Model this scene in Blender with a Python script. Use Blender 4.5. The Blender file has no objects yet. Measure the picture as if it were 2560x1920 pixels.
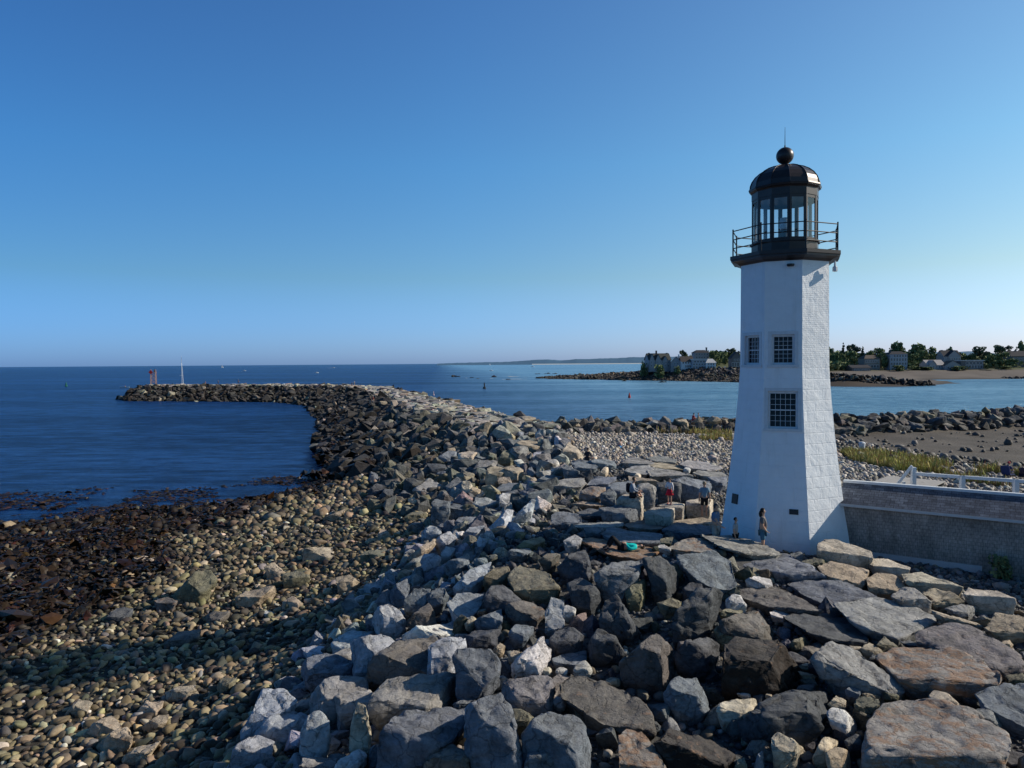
import bpy, bmesh, math, random
import numpy as np
from mathutils import Vector, Matrix, Quaternion, noise as mnoise

random.seed(7)
RS = np.random.RandomState(11)
SC = bpy.context.scene
COL = SC.collection
R = math.radians
PI = math.pi

# ------------------------------------------------------------------ camera
CAM = np.array((0.0, 0.0, 11.5))
FPX, CX, CY = 1808.0, 1280.0, 960.0          # focal length and centre, pixels of the 2560x1920 photograph
PITCH, ROLL = R(1.65), R(0.43)
_F = np.array((0, math.cos(PITCH), -math.sin(PITCH)))
_R0 = np.array((1.0, 0, 0)); _U0 = np.array((0, math.sin(PITCH), math.cos(PITCH)))
_U = math.sin(ROLL) * _R0 + math.cos(ROLL) * _U0
_R = math.cos(ROLL) * _R0 - math.sin(ROLL) * _U0
cd = bpy.data.cameras.new('camera'); cam = bpy.data.objects.new('camera', cd); COL.objects.link(cam)
cd.sensor_width = 36.0; cd.lens = 36.0 * FPX / 2560.0
cd.clip_start = 0.1; cd.clip_end = 90000
M = Matrix.Identity(4)
for i in range(3):
    M[i][0] = _R[i]; M[i][1] = _U[i]; M[i][2] = -_F[i]; M[i][3] = CAM[i]
cam.matrix_world = M
SC.camera = cam

def ray(u, v):
    d = _F + _R * ((u - CX) / FPX) + _U * ((CY - v) / FPX)
    return d / np.linalg.norm(d)
def at_z(u, v, z):
    d = ray(u, v); return CAM + d * ((z - CAM[2]) / d[2])
def at_y(u, v, y):
    d = ray(u, v); return CAM + d * (y / d[1])
def to_px(p):
    p = np.asarray(p, float) - CAM
    w = p @ _F
    return CX + FPX * (p @ _R) / w, CY - FPX * (p @ _U) / w

# ------------------------------------------------------------------ light
SUN_AZ, SUN_EL = R(82.5), R(29.0)              # azimuth clockwise from +Y
sd = np.array((math.sin(SUN_AZ) * math.cos(SUN_EL), math.cos(SUN_AZ) * math.cos(SUN_EL), math.sin(SUN_EL)))
ld = bpy.data.lights.new('sun', 'SUN'); lo = bpy.data.objects.new('sun', ld); COL.objects.link(lo)
ld.energy = 5.0; ld.angle = R(0.53); ld.color = (1.0, 0.90, 0.76)
lo.rotation_euler = Vector(sd).to_track_quat('Z', 'Y').to_euler()
lo.location = (60, 10, 60)
W = bpy.data.worlds.new('World'); SC.world = W; W.use_nodes = True
wn = W.node_tree.nodes; wl = W.node_tree.links
sky = wn.new('ShaderNodeTexSky'); sky.sky_type = 'NISHITA'; sky.sun_disc = False
sky.sun_elevation = SUN_EL; sky.sun_rotation = SUN_AZ
sky.air_density = 1.0; sky.dust_density = 0.6; sky.ozone_density = 1.0; sky.altitude = 0
# clear dry air: deeper blue away from the sun, bluer horizon than the default haze
tc = wn.new('ShaderNodeTexCoord'); sp_ = wn.new('ShaderNodeSeparateXYZ'); wl.new(tc.outputs['Generated'], sp_.inputs[0])
dp = wn.new('ShaderNodeVectorMath'); dp.operation = 'DOT_PRODUCT'; wl.new(tc.outputs['Generated'], dp.inputs[0]); dp.inputs[1].default_value = (math.sin(SUN_AZ), math.cos(SUN_AZ), 0)
mr = wn.new('ShaderNodeMapRange'); wl.new(dp.outputs['Value'], mr.inputs[0]); mr.inputs[1].default_value = -.56; mr.inputs[2].default_value = .68
def wramp(fac, stops):
    r_ = wn.new('ShaderNodeValToRGB'); wl.new(fac, r_.inputs[0]); e = r_.color_ramp.elements
    while len(e) < len(stops): e.new(.5)
    for q, (pos, c) in zip(e, stops): q.position = pos; q.color = (*c, 1)
    return r_.outputs[0]
def wmul(a, b):
    x = wn.new('ShaderNodeMix'); x.data_type = 'RGBA'; x.blend_type = 'MULTIPLY'; x.inputs[0].default_value = 1; wl.new(a, x.inputs[6]); wl.new(b, x.inputs[7]); return x.outputs[2]
t1 = wmul(sky.outputs[0], wramp(mr.outputs[0], [(0, (.33, .85, 1.55)), (.5, (.60, 1.18, 1.80)), (1, (.95, 1.36, 1.62))]))
t2 = wmul(t1, wramp(sp_.outputs['Z'], [(0, (1.15, .97, 1.48)), (.05, (1.10, .97, 1.24)), (.115, (1.17, .98, .88)), (.26, (1.02, 1.09, 1.02)), (.46, (1, 1, 1)), (.8, (.56, .56, .58))]))
t3 = wmul(t2, wramp(sp_.outputs['Y'], [(0, (.62, .62, .62)), (.05, (.62, .62, .62)), (.3, (1, 1, 1))])) if False else t2
mry = wn.new('ShaderNodeMapRange'); wl.new(sp_.outputs['Y'], mry.inputs[0]); mry.inputs[1].default_value = -.6; mry.inputs[2].default_value = .5
t3 = wmul(t2, wramp(mry.outputs[0], [(0, (.66, .75, .74)), (1, (1, 1, 1))]))
wl.new(t3, wn['Background'].inputs[0]); wn['Background'].inputs[1].default_value = 0.082
SC.view_settings.view_transform = 'Standard'; SC.view_settings.look = 'None'
SC.view_settings.exposure = 0; SC.view_settings.gamma = 1
SC.cycles.max_bounces = 6; SC.cycles.transparent_max_bounces = 12
try: SC.cycles.use_denoising = True
except Exception: pass

# ------------------------------------------------------------------ materials
def new_mat(name, col=(0.5, 0.5, 0.5), rough=0.7, spec=0.3, metal=0.0):
    m = bpy.data.materials.new(name); m.use_nodes = True
    b = m.node_tree.nodes['Principled BSDF']
    b.inputs['Base Color'].default_value = (*col, 1); b.inputs['Roughness'].default_value = rough
    b.inputs['Specular IOR Level'].default_value = spec; b.inputs['Metallic'].default_value = metal
    return m
class NT:
    def __init__(s, m): s.m = m; s.t = m.node_tree; s.b = s.t.nodes['Principled BSDF']
    def n(s, kind, **kw):
        x = s.t.nodes.new('ShaderNode' + kind)
        for k, v in kw.items():
            if k in x.inputs.keys(): x.inputs[k].default_value = v
            else: setattr(x, k, v)
        return x
    def l(s, a, b): s.t.links.new(a, b)
    def noise(s, vec, scale, detail=6, rough=0.6):
        x = s.n('TexNoise'); x.inputs['Scale'].default_value = scale; x.inputs['Detail'].default_value = detail
        x.inputs['Roughness'].default_value = rough
        if vec is not None: s.l(vec, x.inputs['Vector'])
        return x.outputs['Fac']
    def remap(s, v, a, b, c, d):
        x = s.n('MapRange'); s.l(v, x.inputs[0])
        for i, k in enumerate((a, b, c, d)): x.inputs[1 + i].default_value = k
        return x.outputs[0]
    def math(s, op, a, b=0.5):
        x = s.n('Math', operation=op)
        for i, k in enumerate((a, b)):
            if hasattr(k, 'links'): s.l(k, x.inputs[i])
            else: x.inputs[i].default_value = k
        return x.outputs[0]
    def mix(s, f, a, b, mode='MIX'):
        x = s.n('Mix', data_type='RGBA', blend_type=mode)
        for sock, k in ((x.inputs[0], f), (x.inputs[6], a), (x.inputs[7], b)):
            if hasattr(k, 'links'): s.l(k, sock)
            elif isinstance(k, tuple): sock.default_value = (*k[:3], 1)
            else: sock.default_value = k
        return x.outputs[2]
    def bump(s, h, strength, dist, prev=None):
        x = s.n('Bump'); x.inputs['Strength'].default_value = strength; x.inputs['Distance'].default_value = dist
        s.l(h, x.inputs['Height'])
        if prev is not None: s.l(prev, x.inputs['Normal'])
        return x.outputs[0]
    def coord(s, which='Object'): return s.n('TexCoord').outputs[which]
    def scale(s, vec, sc):
        x = s.n('Mapping'); x.inputs['Scale'].default_value = sc; s.l(vec, x.inputs['Vector']); return x.outputs[0]

def rock_mat(name, attr=False):
    m = new_mat(name, rough=0.8, spec=0.25); k = NT(m)
    c = k.coord('Object')
    if attr:
        a = k.n('Attribute', attribute_name='Col'); base = a.outputs['Color']; amt = None; vec = c
    else:
        o = k.n('ObjectInfo'); base = o.outputs['Color']; amt = o.outputs['Alpha']
        add = k.n('VectorMath', operation='ADD'); k.l(c, add.inputs[0])
        rr = k.math('MULTIPLY', o.outputs['Random'], 90.0); k.l(rr, add.inputs[1]); vec = add.outputs[0]
    n1 = k.noise(vec, 1.6, 9, 0.68); n2 = k.noise(vec, 11.0, 6, 0.7); n3 = k.noise(k.scale(vec, (1, 1.2, 3.2)), 2.6, 8, 0.7)
    vor = k.n('TexVoronoi', feature='DISTANCE_TO_EDGE'); vor.inputs['Scale'].default_value = 1.5
    dis = k.n('TexNoise'); dis.inputs['Scale'].default_value = 2.2; dis.inputs['Detail'].default_value = 5; k.l(vec, dis.inputs['Vector'])
    wv = k.n('VectorMath', operation='MULTIPLY_ADD'); k.l(dis.outputs['Color'], wv.inputs[0]); wv.inputs[1].default_value = (.7, .7, .7); k.l(vec, wv.inputs[2]); k.l(wv.outputs[0], vor.inputs['Vector'])
    crack = k.remap(vor.outputs['Distance'], 0.0, 0.035, 0, 1)
    f = k.math('ADD', k.remap(n1, 0.3, 0.7, 0.42, 1.5), k.remap(n2, 0.25, 0.75, -0.32, 0.32)); f = k.math('MULTIPLY', f, k.remap(crack, 0, 1, .55, 1))
    col = k.n('VectorMath', operation='SCALE'); k.l(base, col.inputs[0]); k.l(f, col.inputs['Scale'])
    out = col.outputs[0]
    if amt is not None:
        th = k.math('SUBTRACT', k.remap(n3, 0.3, 0.7, 0, 1), k.math('SUBTRACT', 1.0, amt))
        rf = k.remap(th, -0.06, 0.16, 0, 0.85)
        rust = k.mix(n2, (0.20, 0.085, 0.035), (0.33, 0.2, 0.11))
        out = k.mix(rf, out, rust)
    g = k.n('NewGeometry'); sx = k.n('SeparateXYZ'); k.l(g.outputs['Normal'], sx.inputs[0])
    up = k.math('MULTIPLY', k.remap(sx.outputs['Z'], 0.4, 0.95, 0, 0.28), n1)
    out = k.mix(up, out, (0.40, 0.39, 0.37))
    k.l(out, k.b.inputs['Base Color'])
    b0 = k.bump(crack, 0.5, 0.03); b1 = k.bump(n3, 0.75, 0.14, b0)
    b2 = k.bump(n2, 0.7, 0.04, b1)
    n4 = k.noise(vec, 42.0, 4, 0.7)
    k.l(k.bump(n4, 0.4, 0.010, b2), k.b.inputs['Normal'])
    return m
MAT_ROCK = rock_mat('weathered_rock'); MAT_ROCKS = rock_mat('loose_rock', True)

def cobble_mat():
    m = new_mat('beach_cobble', rough=0.7, spec=0.3); k = NT(m)
    c = k.coord('Object'); a = k.n('Attribute', attribute_name='Col')
    n1 = k.noise(c, 7, 6, 0.7)
    col = k.n('VectorMath', operation='SCALE'); k.l(a.outputs['Color'], col.inputs[0]); k.l(k.remap(n1, 0.3, 0.7, 0.7, 1.3), col.inputs['Scale'])
    k.l(col.outputs[0], k.b.inputs['Base Color'])
    k.l(k.bump(k.noise(c, 30, 4), 0.35, 0.012), k.b.inputs['Normal'])
    return m
MAT_COBBLE = cobble_mat()

def attr_mat(name, rough=0.8, sub=0):
    m = new_mat(name, rough=rough, spec=0.2); k = NT(m)
    a = k.n('Attribute', attribute_name='Col'); n = k.noise(k.coord('Object'), 4, 5)
    col = k.n('VectorMath', operation='SCALE'); k.l(a.outputs['Color'], col.inputs[0]); k.l(k.remap(n, 0.3, 0.7, 0.75, 1.25), col.inputs['Scale'])
    k.l(col.outputs[0], k.b.inputs['Base Color'])
    return m
def noisy_mat(name, col, col2, scale=3.0, rough=0.75, bump=0.3, dist=0.02, spec=0.25, bs=None, metal=0.0, stretch=(1, 1, 1)):
    m = new_mat(name, col, rough, spec, metal); k = NT(m); c = k.scale(k.coord('Object'), stretch)
    n = k.noise(c, scale, 8, 0.65)
    k.l(k.mix(k.remap(n, 0.3, 0.7, 0, 1), col, col2), k.b.inputs['Base Color'])
    if bump: k.l(k.bump(k.noise(c, bs or scale * 4, 6, 0.65), bump, dist), k.b.inputs['Normal'])
    return m

# ------------------------------------------------------------------ object helpers
def tag(o, label=None, cat=None, group=None, kind=None):
    if label: o['label'] = label
    if cat: o['category'] = cat
    if group: o['group'] = group
    if kind: o['kind'] = kind
    return o
def link(name, me, mat=None, parent=None, loc=None):
    o = bpy.data.objects.new(name, me); COL.objects.link(o)
    if me is not None and mat is not None:
        for x in (mat if isinstance(mat, (list, tuple)) else [mat]): me.materials.append(x)
    if parent is not None: o.parent = parent
    if loc is not None: o.location = loc
    return o
def empty(name, loc, rz=0.0, label=None, cat=None, group=None):
    o = bpy.data.objects.new(name, None); COL.objects.link(o); o.location = loc; o.rotation_euler = (0, 0, rz)
    o.empty_display_size = 0.2
    return tag(o, label, cat, group)
def bm_obj(name, bm, mat, parent=None, loc=None, smooth=False):
    me = bpy.data.meshes.new(name); bm.normal_update(); bm.to_mesh(me); bm.free()
    if smooth: me.shade_smooth()
    return link(name, me, mat, parent, loc)
def np_mesh(name, V, Fc, col=None, smooth=True):
    """V (n,3), Fc (m,k) all faces with k corners"""
    me = bpy.data.meshes.new(name); k = Fc.shape[1]
    me.vertices.add(len(V)); me.vertices.foreach_set('co', np.ascontiguousarray(V, np.float32).ravel())
    me.loops.add(Fc.size); me.loops.foreach_set('vertex_index', np.ascontiguousarray(Fc, np.int32).ravel())
    me.polygons.add(len(Fc)); me.polygons.foreach_set('loop_start', np.arange(0, Fc.size, k, dtype=np.int32))
    me.polygons.foreach_set('use_smooth', np.full(len(Fc), smooth, dtype=bool))
    me.update(calc_edges=True); me.validate()
    if col is not None:
        a = me.color_attributes.new('Col', 'FLOAT_COLOR', 'POINT')
        c = np.ones((len(V), 4), np.float32); c[:, :3] = col; a.data.foreach_set('color', c.ravel())
    return me
def box(bm, x0, x1, y0, y1, z0, z1, mtx=None):
    vs = [bm.verts.new((x, y, z)) for z in (z0, z1) for (x, y) in ((x0, y0), (x1, y0), (x1, y1), (x0, y1))]
    for f in ((3, 2, 1, 0), (4, 5, 6, 7), (0, 1, 5, 4), (1, 2, 6, 5), (2, 3, 7, 6), (3, 0, 4, 7)):
        bm.faces.new([vs[i] for i in f])
    if mtx is not None: bmesh.ops.transform(bm, matrix=mtx, verts=vs)
    return vs
def tube(bm, a, b, r, n=8, r2=None):
    a = Vector(a); b = Vector(b); d = b - a
    if d.length < 1e-6: return
    q = d.to_track_quat('Z', 'Y'); r2 = r if r2 is None else r2
    lo_ = [bm.verts.new(a + q @ Vector((r * math.cos(2 * PI * i / n), r * math.sin(2 * PI * i / n), 0))) for i in range(n)]
    hi_ = [bm.verts.new(b + q @ Vector((r2 * math.cos(2 * PI * i / n), r2 * math.sin(2 * PI * i / n), 0))) for i in range(n)]
    for i in range(n): bm.faces.new((lo_[i], lo_[(i + 1) % n], hi_[(i + 1) % n], hi_[i]))
    bm.faces.new(lo_[::-1]); bm.faces.new(hi_)
def lathe(bm, prof, n, off=0.0, cap=True):
    """prof [(r,z)], n sided, corners at off + 360/n"""
    rings = []
    for r_, z in prof:
        rings.append([bm.verts.new((r_ * math.sin(off + 2 * PI * i / n), -r_ * math.cos(off + 2 * PI * i / n), z)) for i in range(n)])
    for a, b in zip(rings, rings[1:]):
        for i in range(n): bm.faces.new((a[i], a[(i + 1) % n], b[(i + 1) % n], b[i]))
    if cap:
        bm.faces.new(rings[0][::-1]); bm.faces.new(rings[-1])
def prism(bm, pts, z0, z1):
    lo_ = [bm.verts.new((x, y, z0)) for x, y in pts]; hi_ = [bm.verts.new((x, y, z1)) for x, y in pts]; n = len(pts)
    for i in range(n): bm.faces.new((lo_[i], lo_[(i + 1) % n], hi_[(i + 1) % n], hi_[i]))
    bm.faces.new(lo_[::-1]); bm.faces.new(hi_)
def copy_tree(o, parent=None):
    c = o.copy(); COL.objects.link(c); c.parent = parent
    for ch in list(o.children): copy_tree(ch, c)
    return c

# ------------------------------------------------------------------ terrain
def poly_dist(P, line):
    """distance of points to a polyline, side (+ = right of travel) and parameter"""
    best = np.full(len(P), 1e9); side = np.zeros(len(P)); par = np.zeros(len(P)); acc = 0.0
    for (ax, ay), (bx, by) in zip(line, line[1:]):
        d = np.array((bx - ax, by - ay)); L = np.hypot(*d); q = P - (ax, ay)
        t = np.clip((q @ d) / L ** 2, 0, 1); r = q - t[:, None] * d; D = np.hypot(r[:, 0], r[:, 1])
        s = np.sign(q[:, 0] * d[1] - q[:, 1] * d[0]); k = D < best
        best = np.where(k, D, best); side = np.where(k, s, side); par = np.where(k, acc + t * L, par); acc += L
    return best, side, par
JETTY = [(2, 74), (-6, 96), (-16.5, 132), (-29, 172), (-41, 212), (-57, 234), (-82, 246), (-126, 255.5)]
REVET = [(0, 80), (26, 84), (39, 86.5), (68, 97), (130, 116)]
CTRL = np.array([
    (-44, 46, 0), (-36, 54, 0.02), (-28, 57, .05), (-24, 61, 0), (-22.5, 72, -.2), (-27, 64, -.5), (-33, 61, -.5), (-27, 70, -.9), (-40, 58, -.4), (-24, 66, -.25), (-34, 68, -1), (-26, 82, -.8), (-55, 70, -1.2), (-40, 68, -.6), (-30, 66, -.35), (-60, 45, -.7), (-70, 30, -.6), (-50, 54, -.25),
    (-8.5, 17, 1.35), (-8.0, 25.5, 1.35), (-7, 31.5, 1.5), (-5.5, 42, 2.0), (-5, 55, 2.2), (-6, 68, 2.2),
    (-12, 15, .9), (-20, 18, .5), (-19, 27, .45), (-20, 36, .42), (-14, 45, .75), (-26, 42, .28), (-30, 26, .32), (-13, 25, .8), (-12, 33, .8), (-40, 32, 0.2), (-46, 20, 0.25), (-34, 44, .17), (-14, 58, .7), (-11, 72, .8),
    (-3.2, 10, 3.4), (-2.4, 13, 3.55), (-2.2, 18, 3.65), (-1.4, 25, 4.25), (1, 36, 4.25), (2, 27.5, 4.7), (6, 26.6, 4.85), (7.3, 26.3, 4.92), (8.4, 26.0, 4.88), (9.4, 25.3, 4.75), (10.6, 24.6, 4.55), (8.6, 27.9, 4.25), (10.2, 27.0, 4.25), (4.5, 24, 4.5), (-.6, 29.5, 4.5), (3, 31.5, 4.5), (3, 50, 4.2), (2, 65, 4.1), (-1, 80, 3.9),
    (4, 8, 3.7), (4, 13, 3.75), (9, 13, 3.95), (8, 20, 4.05), (13, 18, 4.2), (5, 28.4, 4.72), (10, 24, 4.2), (7, 34, 4.25), (14, 14, 4.1), (20, 12, 3.9), (-2, 2, 3.4), (-14, 5, 1.4), (10, 2, 3.9),
    (15.2, 24.9, 3.82), (16.8, 21, 3.8), (14.2, 26.4, 3.9), (16.6, 24.2, 3.8), (19, 22, 3.75), (23, 20, 3.7), (17, 31, 3.9), (11.2, 30, 4.25), (8, 29, 4.25),
    (10, 45, 4.3), (16, 45, 4.1), (24, 44, 3.9), (30, 46, 3.7), (9, 58, 4.0), (16, 62, 3.8), (20, 72, 3.7), (8, 72, 3.9), (32, 56, 3.5), (40, 75, 2.95), (60, 84, 2.85), (60, 65, 2.5), (45, 50, 3.1), (30, 30, 3.7), (40, 20, 3.7), (70, 40, 2.8), (90, 60, 2.4),
], float)
def _rbf_fit(C):
    D = np.hypot(C[:, None, 0] - C[None, :, 0], C[:, None, 1] - C[None, :, 1])
    n = len(C); A = np.zeros((n + 1, n + 1)); A[:n, :n] = -D; A[:n, n] = 1; A[n, :n] = 1
    return np.linalg.solve(A + np.diag([1e-3] * n + [0]), np.append(C[:, 2], 0))
def _rbf(C, w, P):
    out = np.full(len(P), w[-1])
    for i in range(len(C)): out -= w[i] * np.hypot(P[:, 0] - C[i, 0], P[:, 1] - C[i, 1])
    return out
_WT = _rbf_fit(CTRL)
def vnoise(P, s, seed=0):
    """smooth value noise, vectorised"""
    x = P[:, 0] * s + seed * 17.3; y = P[:, 1] * s + seed * 5.7
    xi = np.floor(x).astype(int); yi = np.floor(y).astype(int); fx = x - xi; fy = y - yi
    fx = fx * fx * (3 - 2 * fx); fy = fy * fy * (3 - 2 * fy)
    h = lambda a, b: np.modf(np.abs(np.sin(a * 127.1 + b * 311.7 + seed) * 43758.5453))[0]
    return (h(xi, yi) * (1 - fx) + h(xi + 1, yi) * fx) * (1 - fy) + (h(xi, yi + 1) * (1 - fx) + h(xi + 1, yi + 1) * fx) * fy
def pj_max(L): return sum(math.hypot(b[0] - a[0], b[1] - a[1]) for a, b in zip(L, L[1:]))
def h_raw(P):
    land = _rbf(CTRL, _WT, P)
    land = np.where(land < 0, land * 1.0, land)
    # beyond the beach the sea floor drops away
    dj, sj, pj = poly_dist(P, JETTY)
    dr, sr, pr = poly_dist(P, REVET)
    left = (sj < 0)
    far = np.clip((P[:, 1] - 74) / 10, 0, 1) * np.where(left | (dj < 20), 1, 1)
    harb = (sr < 0) & (P[:, 0] > -2)
    wet = np.where((P[:, 0] < 3), far, 0)
    land = land * (1 - wet) + (-2.0) * wet
    land = np.where(harb, np.minimum(land, 4.0 - dr * 0.62), land)
    pf = pj / 248.0
    run = np.interp(pj, [0, 25, 60, 90, 130, 275], [16, 15, 12.5, 11.5, 13, 12.5])
    run = np.where(pj > pj_max(JETTY) - .01, 7.0, run)
    jl = 4.3 - np.clip(dj - 4.2, 0, 99) * (4.3 / run)
    jr = 4.3 - np.clip(dj - 4.2, 0, 99) * 0.60
    jet = np.where(left, jl, jr)
    jet = np.maximum(jet, -2.0)
    rev = 4.35 - np.clip(dr - 1.0, 0, 99) * 0.62
    rev = np.where(P[:, 0] > 34, rev - 0.0, rev)
    return np.maximum(np.maximum(land, jet), np.maximum(rev, -2.0))
GX0, GX1, GY0, GY1, GS = -150.0, 135.0, -6.0, 282.0, 0.75
_gx = np.arange(GX0, GX1, GS); _gy = np.arange(GY0, GY1, GS)
_XX, _YY = np.meshgrid(_gx, _gy, indexing='ij'); _PP = np.c_[_XX.ravel(), _YY.ravel()]
_HH = h_raw(_PP)
_HH += (vnoise(_PP, 0.22, 1) - .5) * 0.20 + (vnoise(_PP, 0.6, 2) - .5) * 0.10
HG = _HH.reshape(_XX.shape)
def H(P):
    P = np.atleast_2d(np.asarray(P, float))[:, :2]
    x = np.clip((P[:, 0] - GX0) / GS, 0, len(_gx) - 1.001); y = np.clip((P[:, 1] - GY0) / GS, 0, len(_gy) - 1.001)
    i = x.astype(int); j = y.astype(int); fx = x - i; fy = y - j
    return (HG[i, j] * (1 - fx) + HG[i + 1, j] * fx) * (1 - fy) + (HG[i, j + 1] * (1 - fx) + HG[i + 1, j + 1] * fx) * fy
def h1(x, y): return float(H([(x, y)])[0])
_TS = np.concatenate([np.arange(2, 60, .05), np.arange(60, 420, .4)])
def hit(u, v, lift=0.0):
    d = ray(u, v); P = CAM + _TS[:, None] * d
    below = P[:, 2] < H(P[:, :2]) + lift
    if not below.any(): return at_z(u, v, 3.9)
    return P[int(np.argmax(below))]
# ------------------------------------------------------------------ rocks
CLS = {  # albedo, rust share, colour words
    'G': ((.15, .168, .192), .05, 'blue-grey'), 'L': ((.265, .262, .25), .04, 'light grey'), 'D': ((.068, .073, .083), .05, 'dark grey'),
    'B': ((.130, .118, .104), .22, 'brown-grey'), 'T': ((.37, .30, .215), .18, 'tan'), 'O': ((.175, .16, .105), .12, 'olive'),
    'R': ((.215, .19, .165), .54, 'rust-stained'), 'W': ((.58, .56, .53), .0, 'white'), 'K': ((.020, .013, .009), .25, 'blackish brown'),
    'S': ((.37, .39, .42), .03, 'pale blue-grey'), 'M': ((.17, .15, .152), .15, 'mauve-grey'), 'C': ((.50, .43, .32), .08, 'cream')}
CROP = {'A': (700, 1300, 2.212), 'B': (1600, 1300, 2.3042), 'C': (1380, 1140, 3.5677), 'M': (900, 1050, 3.95), 'D': (0, 1100, 2.0229)}
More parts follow.
